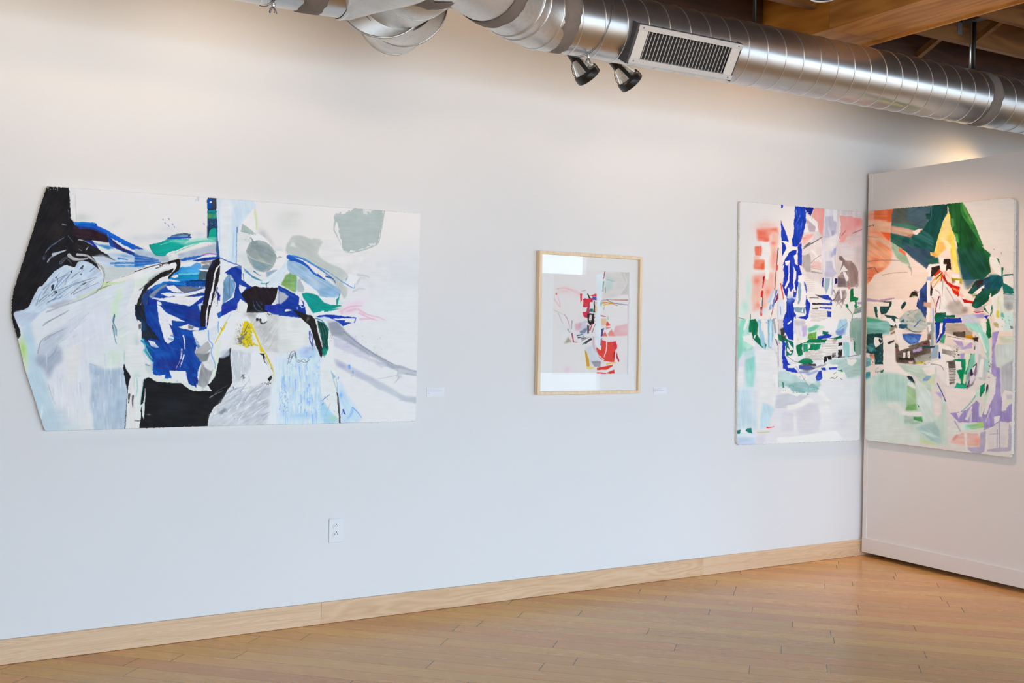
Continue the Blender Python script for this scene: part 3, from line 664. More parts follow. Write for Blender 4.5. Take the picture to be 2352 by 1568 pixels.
    for q in ('610 1290 650 1270 640 1340 618 1350', '650 1350 700 1330 690 1370 655 1385', '960 1070 995 1040 990 1085 955 1090', '690 1210 700 1190 690 1250', '845 1120 870 1100 865 1140', '960 1150 990 1140 985 1160', '985 1260 1040 1240 1010 1275', '905 1140 915 1150 910 1160', '660 1190 690 1170 680 1200'):
        p('3a4048', q, r=1.6)
    for q in ('430 1520 450 1450 440 1490', '560 1500 620 1460 700 1440', '520 1330 560 1290 640 1200', '580 1480 680 1430'):
        l('8a93a0', q, 3, 1.5, .7, .45)
    p('aaa9b2', '560 1540 700 1480 900 1450 1120 1370 1000 1430 800 1530 700 1568', f=2, a=.7, d=.35, g=-18)
    l('8d9598', '1100 965 1200 1050 1250 1140 1245 1220 1225 1290 1170 1330', 3, 2, .8, .2); l('5b5350', '1210 1040 1250 1100 1248 1180', 1.5, 1, .7)
    rg = np.random.default_rng(12)
    for i in range(60):
        x, y = rg.uniform(420, 1150), rg.uniform(1090, 1500)
        if y > 1560 - (x - 300) * .28 or y < 1560 - (x - 300) * .75: continue
        L_ = rg.uniform(40, 170); l(('5f7088', 'eef2f6', '8ea0b6', 'e4ebf2', '3f4c5c')[i % 5], '%g %g %g %g %g %g' % (x, y, x + L_ * .5, y - L_ * .42, x + L_, y - L_ * .7), rg.uniform(.8, 2.4), .7, rg.uniform(.4, .8), .3)
    # yellow-green seam and dark rule under the oval
    l('cbdcae', '1240 1262 1420 1250 1580 1190 1720 1150', 7, 4, .9, .25); l('c3d39b', '1290 1280 1220 1320 1050 1390 930 1430', 6, 4, .85, .3)
    l('4a4440', '1165 1345 1230 1310 1330 1280', 1.8, 1, .8); l('3d3836', '1060 1420 1110 1395 1165 1358', 3, 2, .8)
    l('5d5349', '1280 1250 1480 1180 1725 1085', 1.3, 1, .85)
    p('e9e4df', '1300 1240 1500 1170 1725 1088 1725 1160 1600 1200 1420 1245', f=.5, v=6)
    # lower pale body
    p('dde1e4', '1180 1350 1400 1270 1725 1180 1725 1600 600 1600 900 1450', f=4, v=10, g=-20)
    l('9aa0a8', '1170 1345 1000 1440 760 1530 560 1600', 3, 4, .5, .5)
    b('d2e3c6', 1420, 1420, 60, 160, .7, 15); b('d7e5cd', 1640, 1280, 60, 110, .6)
    p('e6e4e2', '1625 1290 1690 1360 1640 1568 1520 1568 1560 1440', r=.6, v=5); l('777', '0 0 1 1', .1) if 0 else None
    A.crop(0, 700, 5.0576)
    p('c4d6e1', '330 160 260 330 330 700 330 850 470 1290 520 1470 720 1450 640 1180 560 950 500 740 430 650 420 480', f=5, k=1, v=10, g=70)
    b('b6d886', 268, 520, 52, 150, .95, -8, .3); b('c8e0b0', 300, 700, 30, 90, .6)
    l('9fb98c', '272 580 300 720', 1.5, 1, .6)
    p('b6bfcd', '420 640 470 440 600 330 760 230 1010 90 1000 130 800 330 680 430 660 500 600 640 540 690 500 720 440 700', f=4, k=1, a=.6, d=.12, v=16, g=-38)
    for q in ('500 240 590 180 780 80', '520 210 660 140 800 60', '820 320 900 240 1010 160', '510 420 640 330 800 260', '440 560 480 420 600 340', '560 620 640 540 680 420', '870 270 950 170 1030 90'):
        l('8f98a8', q, 3, 1.5, .6, .4)
    p('9fa9bb', '420 600 470 580 560 600 640 520 670 480 700 500 730 640 640 720 590 850 570 860 500 735 430 690', f=5, k=1, a=.75, v=14, g=-50)
    p('dedfe6', '760 200 1000 80 1230 20 1260 300 1150 500 1000 700 1050 1000 1000 1300 800 1300 640 1150 580 950 640 760 760 640 800 400', f=9, k=1, a=.8, v=8, g=85)
    p('e3e2e1', '760 560 830 460 930 480 930 620 860 900 790 900 780 700', f=5, k=1, v=5)
    p('b9c7d6', '1040 690 1110 700 1240 745 1410 740 1450 830 1470 960 1480 1200 1455 1430 1130 1430 1080 1300 1050 1150 1060 900', f=3, k=1, v=18, g=88)
    b('ced3df', 1180, 1080, 60, 180, .7, 90 - 88); b('a7b6c8', 1380, 1250, 60, 190, .6)
    l('8d97a4', '560 920 600 1050 640 1150', 1.2, .8, .5); l('7a7f8a', '1030 680 1120 710', 1, .8, .4)
    p('bfcedb', '480 1300 720 1200 800 1340 960 1440 520 1460', f=8, a=.6, k=1)
    b('d4e4d0', 1320, 620, 110, 120, .8); b('d4e6cc', 1330, 60, 60, 110, .85); b('d9e2d2', 1420, 380, 60, 200, .7)
    for q in ('1330 110 1315 200 1350 280 1355 360', '1310 240 1325 340 1340 420 1355 450', '1330 130 1325 190'):
        l('4f7a83', q, 3.4, 1.2, .85, .2)
    p('8fb0b2', '1315 250 1355 280 1345 360 1320 340', f=1, a=.7)
    p('e2e3e1', '1480 0 1590 0 1545 150 1570 260 1620 400 1640 540 1669 610 1669 830 1550 830 1500 780 1455 690 1440 560 1490 300', k=1, f=1, v=8)
    b('c3d3d5', 1590, 420, 40, 60, .6); b('aac6c0', 1445, 600, 12, 80, .7)
    rg = np.random.default_rng(15)
    for i in range(70):
        x, y = rg.uniform(480, 1420), rg.uniform(150, 1300); L_ = rg.uniform(60, 240); v_ = y > 560
        l(('f0f0f2', 'c3ccd8', 'e9eef0', 'd0d8de')[i % 4], '%g %g %g %g' % (x, y, x + (8 if v_ else L_ * .8), y + (L_ if v_ else -L_ * .5)), rg.uniform(1.5, 6), 1, rg.uniform(.2, .45), .4)
    # left of the lower black block
    p('232128', '1432 690 1450 692 1465 740 1520 835 1500 900 1480 1000 1472 1200 1450 1430 1440 1430 1470 1150 1468 950 1440 800', v=10)
    p('e4e1e1', '1520 840 1600 830 1669 835 1669 1000 1640 1200 1615 1430 1452 1430 1475 1200 1490 1000', v=10, g=88)
    b('a8d4cd', 1590, 880, 40, 90, .9); l('3cc0b0', '1620 835 1600 930', 2.5, 1.5, .8)
    l('4a4548', '1545 1060 1540 1120 1545 1190', 5, 2, .8, .3); l('2c2a2e', '1500 1040 1495 1140', 5, 2, .9, .3); b('9a979c', 1640, 1340, 40, 16, .7)
    dots('55525a', 1500, 920, 1620, 1090, 12, 6, .7)
    # ---- centre of the sheet ----
    A.crop(310, 430, 5.6)
    b('cfd3d4', 300, 640, 330, 60, .7, -6); b('d8d9d8', 830, 610, 110, 60, .8); b('d6d8d8', 420, 540, 180, 60, .5)
    l('7fb0cf', '818 125 812 175', 2, 1, .9); l('8fb6d0', '780 150 776 185', 1, .8, .8); l('8fb6d0', '800 140 796 175', 1, .8, .7)
    for q in ('430 400 445 415', '480 470 490 490', '425 485 440 505', '385 455 395 470', '885 465 893 480', '505 510 510 520', '360 410 368 420'): l('5a6fb0', q, 2, 1, .8)
    p('b9c3cc', '100 790 250 850 480 900 550 920 700 880 950 790 1060 790 1085 900 900 930 580 960 380 960 100 990 0 990 0 760', f=2, v=20, g=-6)
    p('2a5aa6', '0 750 60 770 110 800 60 800 0 790', v=16); p('4a78b4', '0 850 60 880 150 900 230 930 250 970 0 1010', f=1, v=30, d=.3, g=10)
    for i in range(6): l(('2f62ae', '6f93bf')[i % 2], '%d %d %d %d %d %d' % (0, 880 + i * 20, 150, 900 + i * 15, 300, 930 + i * 8), 4, 2, .75, .42)
    dots('2a4f9c', 130, 850, 240, 960, 24, 8); l('1d6fc0', '0 1005 160 990 330 965', 5, 2, .8, .3)
    p('d9dad8', '440 850 520 838 545 920 440 950', v=6); p('e2e0da', '460 860 510 845 530 900 470 930', f=1)
    p('b7bec6', '540 860 760 800 1050 720 1060 840 800 870 560 910', f=1.5, v=16, g=-10); dots('8c98a8', 900, 700, 1050, 800, 22, 9, .6)
    # green sweep
    p('25a99a', '185 735 210 730 340 700 420 668 560 662 700 672 640 720 660 745 560 800 430 840 390 880 290 882 240 850 200 780', k=1, v=20, g=-8)
    p('9fd6c4', '420 668 700 672 880 650 1050 640 1050 700 900 690 760 720 640 745 500 700', f=2, a=.75, v=14, g=-6)
    l('5dbfa8', '640 745 760 715 900 690 1040 700', 6, 3, .8, .3); l('7cccb4', '520 835 680 770 820 720', 3, 1.5, .7, .2); l('1f8f80', '190 745 215 810 280 875 390 880', 3, 1.5, .8)
    l('bfe0cf', '330 740 500 690 700 690', 1.5, 1, .6)
    p('6f8fae', '440 640 520 600 620 590 700 600 722 650 600 660 500 662 400 680', v=30, d=.25, g=-8)
    l('2756b4', '430 655 560 650 720 645', 5, 3, .9, .25); l('3a3c48', '520 620 620 596 710 606', 3, 2, .8, .35); l('dfe2e2', '320 690 400 665', 4, 2, .8, .2); l('1a2430', '690 625 715 610', 3, 2, .9)
    # dark teal upright
    p('2c4a6a', '925 165 990 160 990 140 1040 135 1050 300 1055 520 1060 700 1085 880 1090 930 1050 950 1045 690 930 650 932 300', v=30, g=88)
    p('15539b', '925 165 960 155 985 165 985 270 930 275', v=20); p('43424f', '990 138 1042 135 1045 290 1000 280', v=20); p('e6e2dc', '962 185 990 180 990 198 962 196')
    p('2f8f8e', '935 300 1045 290 1050 400 935 400', d=.3, v=30); b('7f9f3a', 960, 370, 26, 36, .85); b('8aa33c', 1025, 370, 18, 28, .7); dots('9fd0cf', 935, 410, 1050, 520, 40, 7, .7); dots('161c26', 935, 400, 1050, 520, 34, 9, .8)
    p('21a58f', '960 560 990 530 1050 525 1058 660 990 672 940 650', v=10); p('7fcbb4', '940 640 1060 640 1055 700 1000 705 940 690', f=1, a=.8); p('2e3a52', '932 500 965 520 945 640 932 640', f=1)
    l('23407c', '1052 420 1058 650 1070 800 1090 920', 2.5, 2, .9); p('3f6592', '1050 690 1075 690 1090 900 1055 900', a=.8)
    l('b23aa0', '760 920 850 880 940 850 1045 862', 2.2, 1.4, .9); p('efe9e6', '800 910 950 866 1050 870 1040 886 900 905 820 925', r=.5)
    p('3168b6', '580 930 640 905 780 885 900 872 760 925 640 945 600 950', d=.25, v=24, g=-8); p('22489f', '740 940 900 900 1085 890 1080 925 900 945 780 955', v=24, g=-6, d=.1)
    # pale blue upright
    p('dbe2e6', '1045 140 1500 175 1560 260 1400 430 1330 560 1305 985 1240 985 1100 930 1080 700 1055 420', v=10, g=88)
    p('ccd9e8', '1230 330 1420 180 1530 260 1340 460 1310 650 1300 960 1240 960 1260 600', f=4, k=1, a=.8, v=10, g=80)
    p('e8e5e1', '1120 180 1240 200 1260 330 1220 520 1180 900 1110 900 1100 500', f=4, k=1, a=.7); l('b9cfe2', '1075 300 1090 700', 3, 3, .5, .3)
    l('3f7fc4', '1315 515 1308 700 1303 985', 2.2, 1.6, .9); l('b7c9dc', '1270 600 1260 900', 4, 3, .5, .3)
    l('2b4a9c', '1095 905 1200 955 1300 990 1350 1005', 2.2, 1.5, .9, .1)
    # head-like ring at top
    b('dadcd6', 1900, 440, 140, 160, .5); b('c8c6c4', 1650, 610, 60, 100, .9, -30); b('cfcac8', 1740, 700, 40, 100, .6, -35); b('d2d6d4', 1850, 800, 60, 40, .7)
    l('d3dbb4', '1535 290 1560 400 1565 540', 7, 3, .8, .2); b('dfe6d8', 1480, 240, 60, 60, .6)
    p('ece6e1', '1380 455 1530 270 1548 560 1550 610', r=.5, v=4); p('b3bfb8', '1360 570 1385 465 1560 605 1500 600', v=10, g=30); l('3f7a6c', '1365 568 1440 585 1560 620', 1.2, 1, .6)
    p('dfe0da', '1310 580 1500 600 1520 690 1440 780 1450 900 1530 1030 1650 1130 1720 1160 1640 1200 1500 1130 1390 1010 1310 985', k=0, f=1, v=10)
    p('e9e5e0', '1320 700 1460 700 1470 760 1420 840 1320 840', f=2, a=.6); dots('7d7d7a', 1390, 600, 1500, 700, 18, 10, .5)
    p('aeb5b0', '1500 690 1600 660 1700 720 1780 790 1820 880 1800 980 1740 1060 1640 1090 1540 1050 1460 940 1435 840 1450 760', k=1, v=26, g=30)
    p('949e9c', '1500 700 1570 665 1590 760 1570 800 1450 840', f=1, a=.8, v=16); p('8b9796', '1570 720 1700 740 1800 860 1780 960 1600 900 1560 820', f=3, a=.6, v=30, g=25); p('c2c5b2', '1560 830 1700 980 1740 1050 1600 960', f=2, a=.5)
    p('7f9aa4', '1480 910 1600 960 1760 1000 1640 1080 1540 1040', f=1, a=.6, v=16); l('d7d8cd', '1440 850 1500 910 1640 960 1780 1000', 1.6, 1, .7); b('9093a4', 1650, 800, 14, 26, .6)
    p('f0e9e5', '1480 610 1560 620 1580 595 1650 630 1720 700 1760 770 1800 830 1850 870 1890 890 1830 900 1780 800 1720 720 1600 680 1530 690', r=.6, v=4)
    p('efe8e4', '1820 815 1900 830 1945 890 1850 890'); p('9aa48e', '1820 910 1850 890 1900 895 1830 920', f=.6, a=.8); l('1c1b1b', '1490 650 1520 690 1525 695', 1.6, 1, .8)
    p('f0e6e2', '1835 915 1950 895 1955 960 1840 1055 1730 1075 1780 1010', v=5); p('8fa9bd', '1680 1085 1840 1055 1700 1160', f=1, a=.8, v=16, g=-40)
    p('dfe4e6', '1945 890 1960 1000 1940 1120 1880 1240 1800 1280 1700 1270 1560 1270 1450 1230 1390 1170 1370 1020 1460 1120 1560 1180 1700 1160 1820 1080 1900 1000', k=1, f=1, v=12, g=-50)
    p('6d93bd', '1390 1020 1450 1080 1520 1140 1630 1195 1590 1200 1500 1150 1420 1090', v=16, g=40); l('3f8f82', '1500 1150 1560 1180 1630 1200', 2, 1.5, .8); l('46618f', '1530 1080 1570 1110 1620 1135', 3, 1, .8, .2)
    l('5fa79a', '1625 1235 1690 1235 1730 1215', 3, 1.5, .8, .1); l('1f2a66', '1690 1245 1695 1290', 1.8, 1, .9); l('1f2a40', '1690 1240 1735 1215', 1.5, 1, .8)
    p('d8e0e8', '1700 1170 1830 1080 1940 1010 1930 1130 1860 1240 1740 1280', f=2, a=.6, v=14, g=-45); l('6b7278', '1390 1110 1400 1190 1410 1240', 2, 1, .7, .2)
    # blues left of the dark blade
    p('3f92cf', '590 1020 720 1010 960 1040 935 1120 810 1190 640 1220 540 1200 420 1180 470 1110 560 1060', v=40, g=3)
    p('6ba3d2', '720 1000 800 968 850 985 870 1050 720 1030', v=10); p('9a9088', '845 960 990 950 980 1000 850 985', f=.6); p('e4dcd4', '890 975 960 965 955 1000', f=.6, a=.7); p('7b8794', '865 1000 970 1000 945 1060 870 1045', f=.6)
    p('8fd0e0', '560 1100 830 1095 830 1120 560 1130', a=.9, v=16); p('1d93bd', '520 1135 830 1125 810 1180 480 1185', v=26, g=2); p('55a8d8', '600 1030 820 1035 830 1090 590 1100', v=24, g=2)
    p('1979bd', '370 1210 640 1210 650 1270 500 1265 330 1240', v=36, g=5); p('17599f', '640 1205 920 1200 905 1275 800 1280 650 1272', v=40, g=88); p('173d70', '700 1192 920 1185 920 1210 700 1210', v=20)
    p('566f74', '840 1075 940 1080 920 1190 810 1190 820 1120', v=20, g=60); p('ede7e4', '810 1050 950 1055 930 1080 850 1075')
    p('e9e4e4', '500 1130 545 1118 560 1150 510 1170 470 1155'); l('4ac0c0', '560 1108 830 1100', 2, 1.5, .8); p('e6ebec', '590 1010 700 960 780 965 720 1020 640 1025', f=.6, d=.15)
    # dark blade and hook
    p('241b22', '1000 940 1085 905 1098 990 1040 1040 1025 1110 1000 1260 960 1400 930 1568 870 1568 895 1350 920 1120 960 1020', v=14, g=85)
    p('2b2f6c', '1000 950 1030 940 1000 1030 950 1060', f=2, a=.7); p('1f2450', '900 1340 950 1100 960 1250 930 1420 880 1568', f=3, a=.5)
    p('efe9e6', '1095 985 1040 1040 1020 1110 1000 1260 960 1400 935 1568 955 1568 985 1420 1020 1250 1035 1110 1055 1040 1100 1000', r=.4)
    p('2b201f', '1095 1000 1060 1045 1040 1110 1020 1250 985 1430 965 1568 985 1568 1040 1330 1070 1230 1095 1090', v=12, g=85)
    p('e8e7e4', '0 1080 150 1030 300 990 420 970 525 972 530 1010 440 1060 330 1100 250 1160 180 1230 120 1330 60 1340 30 1300 0 1270', k=1, v=10, g=-25)
    p('d9e2d4', '0 1200 120 1150 230 1110 330 1060 300 1110 170 1230 60 1310 0 1280', f=3, a=.7); l('2a2322', '0 1085 150 1035 330 985 440 962', 2, 1.5, .9)
    for q in ('320 1010 350 1000 350 1015', '270 1040 340 1020', '350 990 410 980 410 990'): l('3b3532', q, 2.5, 1, .8)
    p('8f9292', '160 1190 280 1110 420 1050 440 1070 300 1150 180 1240', f=2, a=.6, d=.2, g=-32)
    p('241f1d', '420 962 530 925 575 925 585 970 570 1060 500 1110 440 1175 425 1170 440 1130 500 1080 530 1030 525 965 440 985', k=1, v=10)
    p('2b2724', '400 1070 440 1060 500 1050 440 1120 330 1170 240 1240 160 1310 120 1400 80 1480 50 1568 10 1568 40 1450 90 1340 140 1250 230 1170 320 1110', k=1, v=16, g=-38); b('5d8f86', 430, 1120, 30, 16, .7, -20)
    l('c9ced0', '175 1225 190 1215', 2, 1, .8); l('55595a', '60 1320 130 1260 200 1200', 3, 2, .6, .3)
    # blue mass
    A.crop(310, 430, 5.6)
    p('1e4c9e', '90 1420 150 1330 260 1260 420 1230 640 1270 910 1290 890 1400 870 1568 90 1568', v=24, g=-20)
    p('1f2838', '60 1568 100 1420 150 1330 190 1330 180 1430 190 1568', f=1, v=20); p('3a5ba0', '90 1400 140 1330 200 1310 180 1400 160 1560 100 1560', a=.7, f=1, v=24, g=70)
    p('9aa1aa', '180 1400 250 1320 330 1270 400 1240 420 1260 320 1320 230 1420', f=1, a=.9, v=26, g=-35); p('2f83c8', '190 1320 300 1240 400 1220 330 1270 250 1310', f=1, v=26, g=-25)
    p('7a7c88', '540 1270 890 1285 750 1330 640 1360', v=10, f=.6); p('ece6e5', '400 1270 500 1260 630 1360 500 1350 430 1310', v=6); p('ece7e6', '320 1365 450 1350 530 1390 440 1410', v=6)
    p('eee8e8', '470 1360 640 1365 800 1330 905 1295 890 1350 700 1390 620 1420 520 1410', v=6, r=.6); l('5c4b58', '630 1410 760 1385 880 1340', 2, 1, .7, .2)
    p('e9e4e4', '190 1420 320 1430 480 1410 620 1400 760 1410 890 1390 720 1530 560 1500 400 1470 300 1450', v=12, g=-6); dots('a79c98', 660, 1420, 850, 1480, 20, 8, .4)
    l('dfe3e6', '200 1410 350 1435 500 1450', 2.5, 1.5, .7, .3); p('2038a0', '740 1530 880 1405 880 1450 800 1520 780 1540', v=14)
    p('eae5e5', '280 1460 330 1480 370 1568 285 1568', v=6); p('223c9e', '180 1440 275 1450 285 1568 190 1568 175 1490', v=20); p('dfe2e8', '800 1510 860 1490 880 1450 860 1568 830 1568')
    # right of blade
    p('e6e6e8', '1100 950 1230 985 1300 1000 1180 1080 1130 1200 1120 1568 960 1568 1000 1460 1040 1320 1090 1150', v=8); dots('4b5576', 1020, 1340, 1080, 1520, 10, 12, .6)
    p('2d3f9c', '1060 1330 1100 1390 1090 1460 1065 1440', v=14); l('23286a', '1060 1290 1040 1380 1020 1420', 3, 1, .9); l('24243c', '1070 1370 1060 1500', 2, 1.2, .9, .2)
    p('22449c', '1140 1110 1240 1030 1370 1010 1370 1180 1450 1250 1540 1300 1560 1420 1560 1568 1120 1568 1130 1500 1270 1420 1300 1250 1240 1130', v=22, g=60)
    p('7fa0bc', '1200 1110 1250 1150 1300 1250 1250 1400 1125 1510 1140 1210', v=34, g=70); l('44608c', '1210 1170 1220 1420', 1.5, 1, .7); p('6f88b4', '1290 1015 1370 1008 1370 1060 1310 1035', a=.8)
    l('4f6f9a', '1140 1300 1180 1390 1240 1420', 2, 1, .5, .2); p('ece7e6', '1185 1105 1150 1160 1125 1190 1130 1110', v=5); p('e9e4e4', '1220 1140 1270 1190 1240 1180'); p('ebe6e4', '1340 1250 1440 1290 1370 1360 1340 1320', r=.5)
    p('ebe6e4', '1355 1435 1465 1510 1440 1568 1310 1568 1320 1500', v=5)
    p('2a1f23', '1360 1380 1440 1310 1545 1268 1620 1285 1840 1290 1820 1390 1790 1470 1700 1568 1480 1568 1400 1430', v=14, g=60)
    p('cfd0d4', '1840 1330 1975 1400 1860 1510 1790 1500 1830 1400', f=1, v=10); p('2746ac', '1840 1270 1940 1310 2016 1370 2016 1430 1960 1380 1850 1320', v=18, g=30); p('2238a0', '1900 1480 1980 1410 2016 1420 2016 1568 1700 1568 1800 1510', v=22, g=-20)
    for q in ('1520 1460 1530 1560', '1560 1470 1600 1550', '1620 1480 1660 1560'): l('3e5f9e', q, 2, 1, .6, .2)
    # ---- right upper ----
    A.crop(640, 440, 5.8083)
    b('dcdad2', 150, 380, 190, 160, .7); b('d6d6ce', 200, 300, 120, 40, .4)
    p('c6c9c1', '100 740 160 620 200 585 330 590 430 630 520 650 600 690 540 760 540 850 640 920 760 980 880 1060 960 1160 880 1180 860 1240 920 1300 880 1430 800 1300 640 1120 400 930 200 840 110 820', k=1, f=1, v=10, g=30)
    p('e0ddd5', '150 720 195 670 240 745', f=1); p('c9ccc4', '450 620 560 640 610 690 540 680 480 650', f=1, k=1, a=.8)
    p('b9c1bb', '752 285 830 285 860 300 950 255 1110 240 1160 270 1400 270 1380 420 1350 560 1330 680 1200 730 1040 790 855 790 830 640 800 540 790 400 750 390', k=0, r=3, v=9)
    for q in ('1412 275 1370 500 1335 680', '1385 300 1340 560 1310 700', '1310 700 1180 760 980 810 880 800', '755 390 740 500 770 570 830 700', '1150 770 1050 800'): l('b4bdb6', q, 4, 2, .8, .35)
    p('dcdcd8', '1120 250 1160 255 1180 300 1140 300', r=2, a=.8); p('dcdcd8', '1210 260 1250 270 1230 300 1200 295', r=2, a=.8); p('dfe0dc', '1200 690 1290 680 1300 700 1220 730', r=2, f=.6)
    p('e6e2de', '620 640 740 610 800 640 850 780 1000 830 1200 780 1100 950 1040 1100 920 1040 800 1000 680 960 560 880 530 800 560 720', k=1, f=1.5, v=7)
    p('e3e0dd', '900 1000 1250 950 1500 900 1500 1400 1100 1420 900 1350', f=9, a=.6)
    # blue feather
    p('a9c1d4', '120 920 180 900 330 960 500 1090 640 1180 780 1270 830 1330 800 1400 700 1410 560 1400 520 1340 420 1270 330 1190 280 1150 240 1120 130 1060', k=1, v=26, g=32)
    p('8db0cc', '540 1290 700 1270 800 1340 760 1400 580 1390', f=2, a=.7, v=26, g=20); b('c5cfd2', 480, 1210, 90, 50, .7, 30)
    for c, q, w in (('1e56b0', '130 870 250 920 380 990 470 1090 620 1175', 9), ('2f6fbf', '140 850 300 890 470 980 620 1080 720 1160 760 1215', 4), ('2c62b4', '160 910 300 930 430 1040 530 1110', 6), ('5d97c8', '180 850 330 890 500 990 680 1080 860 1210 1000 1280', 3), ('234c9c', '520 1100 620 1180', 3), ('2b60a8', '630 1130 720 1160 760 1215', 3.5)): l(c, q, w, 1.6, .9, .25)
    p('efeae6', '935 1090 1070 1130 1040 1220 1000 1285 890 1215', r=.4); p('8fb4d0', '890 1165 930 1120 900 1200', f=.6); l('3f78b8', '890 1225 1000 1285 1015 1240', 1.5, 1, .9)
    for q in ('1040 1230 1090 1160 1150 1150', '1000 1330 1080 1290 1150 1300', '1060 1110 1140 1120 1210 1140'): l('c3c6c4', q, 6, 3, .5, .4)
    p('93b173', '100 1100 160 1090 240 1120 240 1250 220 1350 120 1290 30 1240', f=1, v=30); dots('3f7a6e', 70, 1070, 230, 1180, 50, 8, .6); dots('c5c64a', 100, 1200, 220, 1310, 40, 7, .6); l('4fb8a4', '150 1090 145 1280', 2.5, 1.5, .7, .2); l('6fb0a8', '235 1150 225 1330', 5, 3, .6, .3)
    p('b9bfc0', '250 1180 310 1180 345 1290 320 1340 250 1320', f=1, k=1, v=10)
    p('1f419a', '0 1250 120 1310 260 1390 330 1470 355 1568 0 1568', v=20, g=30); p('b9bcc4', '0 1320 80 1350 140 1400 30 1500 0 1490', f=1); l('2f62b4', '0 1280 100 1340 200 1400', 4, 2, .8, .3)
    p('ece7e4', '285 1170 400 1240 520 1330 545 1380 450 1350 340 1320 345 1290', r=.6); p('ece7e4', '245 1340 310 1340 330 1420 300 1410 270 1370'); p('e9e5e3', '275 1395 320 1470 325 1510 270 1520'); dots('dfe5ec', 220, 1510, 320, 1560, 12, 14, .8)
    p('1e9e94', '305 1355 400 1345 520 1380 600 1470 740 1530 830 1568 420 1568 370 1480 330 1420', v=16, g=30); p('e8e6e4', '540 1395 640 1420 750 1420 770 1520 700 1510 600 1450'); p('2d9b8f', '760 1440 805 1405 800 1490 775 1520'); p('d7e0dc', '800 1440 860 1470 850 1568 780 1560', f=1); l('2f8f88', '810 1370 800 1440', 2, 1, .7)
    p('eae6e4', '345 1450 420 1568 355 1568'); b('efd3dc', 1030, 1490, 170, 60, .8, -10)
    # ---- lower centre ----
    A.crop(310, 700, 5.2278)
    p('1c4a9c', '90 0 800 0 880 260 860 290 690 320 740 490 720 580 800 690 750 800 760 960 820 1010 730 990 640 940 610 800 420 790 440 880 340 880 220 830 200 640 120 480 100 300', v=24, g=60)
    p('262c3a', '0 0 110 0 130 200 230 330 300 430 180 400 150 430 80 400 60 250 0 130', v=22, g=60); p('1d4f78', '50 130 120 220 140 300 80 320 60 200', f=2, a=.7); p('1f66a0', '80 380 150 440 210 580 210 680 130 560', v=30, g=65)
    p('e8e4e2', '30 170 75 210 80 380 45 400', v=10); p('4a4746', '40 240 75 220 75 280 45 300', f=1, a=.8)
    for c, q, w in (('9fd3d2', '90 420 150 560 210 650', 5), ('4fb0b8', '110 540 160 620 215 690', 5), ('cfd8da', '95 560 130 640 215 700', 4), ('2a8fb0', '80 430 170 500 230 560', 5), ('dfe2e4', '215 690 205 760 215 830', 4)): l(c, q, w, 2, .85, .2)
    p('d2d9d6', '120 690 170 720 210 690 215 830 180 860 130 780', f=1, v=14); p('e5e1e0', '155 425 230 440 290 520 200 500', v=6)
    p('e9e6e8', '265 0 300 10 370 90 500 150 605 205 440 185 450 250 410 230 470 380 460 430 400 465 360 440 330 340 290 190', v=10, r=.6); dots('7f9bd0', 300, 120, 440, 250, 26, 9, .5)
    p('1b4296', '330 0 540 0 700 20 780 20 800 150 790 270 640 230 600 200 500 140 400 90', v=22, g=20); p('17509e', '440 185 610 205 640 240 520 260 450 250', v=16); p('3a2a6a', '600 60 760 60 780 200 640 180', f=4, a=.4)
    p('dfe4e9', '590 0 690 0 660 15'); p('b9cad6', '750 0 800 0 800 100', f=.5)
    p('ebe6e4', '520 265 640 230 770 280 760 310 650 300 560 285', r=.5); p('87898f', '640 245 720 255 690 290 640 290', f=.6); p('ece7e6', '690 315 860 350 855 395 740 490 710 400', v=6, r=.5); p('1f5fb0', '540 295 690 350 705 390 620 350 560 330', f=1, v=16)
    for q in ('580 370 598 440 600 530', '560 535 550 640 490 770', '590 600 565 680 540 745'): l('ece8ea', q, 3.2, 1.2, 1)
    p('2560b4', '200 480 300 520 440 580 430 640 280 640 210 800 215 560', f=3, a=.55, v=20); p('3b2c78', '260 650 500 660 560 560 520 780 300 770', f=4, a=.45); p('1d58b0', '215 760 420 790 430 870 340 880 220 830', v=24); l('1f6cc0', '220 780 330 850 420 870', 5, 3, .7, .2)
    rg = np.random.default_rng(18)
    for i in range(46):
        x, y = rg.uniform(120, 760), rg.uniform(330, 900); L_ = rg.uniform(40, 150); t_ = rg.uniform(.2, 1.3)
        if x < 200 and y < 560: continue
        l(('1a5fb4', '24307e', '2a6fc0', '2c2f78', '164488')[i % 5], '%g %g %g %g' % (x, y, x + L_ * math.cos(t_), y + L_ * math.sin(t_)), rg.uniform(3, 9), 2, rg.uniform(.25, .55), .4)
    p('eae6e5', '415 790 600 795 640 935 540 920 450 900', v=8); dots('9c9a9c', 430, 790, 600, 910, 16, 7, .4)
    p('dde3dc', '260 890 400 890 590 935 640 945 730 1000 830 1015 920 1030 700 1035 640 1000 560 950 280 920', r=.6, v=8); p('e9e5e3', '110 860 360 840 360 880 270 920 180 890', v=8)
    p('eae6e3', '735 945 800 990 800 1010 740 990'); p('ece8e6', '790 705 800 760 780 850 745 880', r=.5)
    p('b9b8b8', '710 560 880 430 920 520 840 590 800 680', v=14, g=-30); p('8e9192', '715 580 830 590 900 560 870 680 800 690', f=1, v=20, g=-20); p('a3a3a6', '800 690 900 720 940 790 870 960 820 1000 760 960 770 850', f=1, v=26, g=75); p('e0e0e0', '800 690 920 650 960 720 920 800 850 760', f=1, v=10)
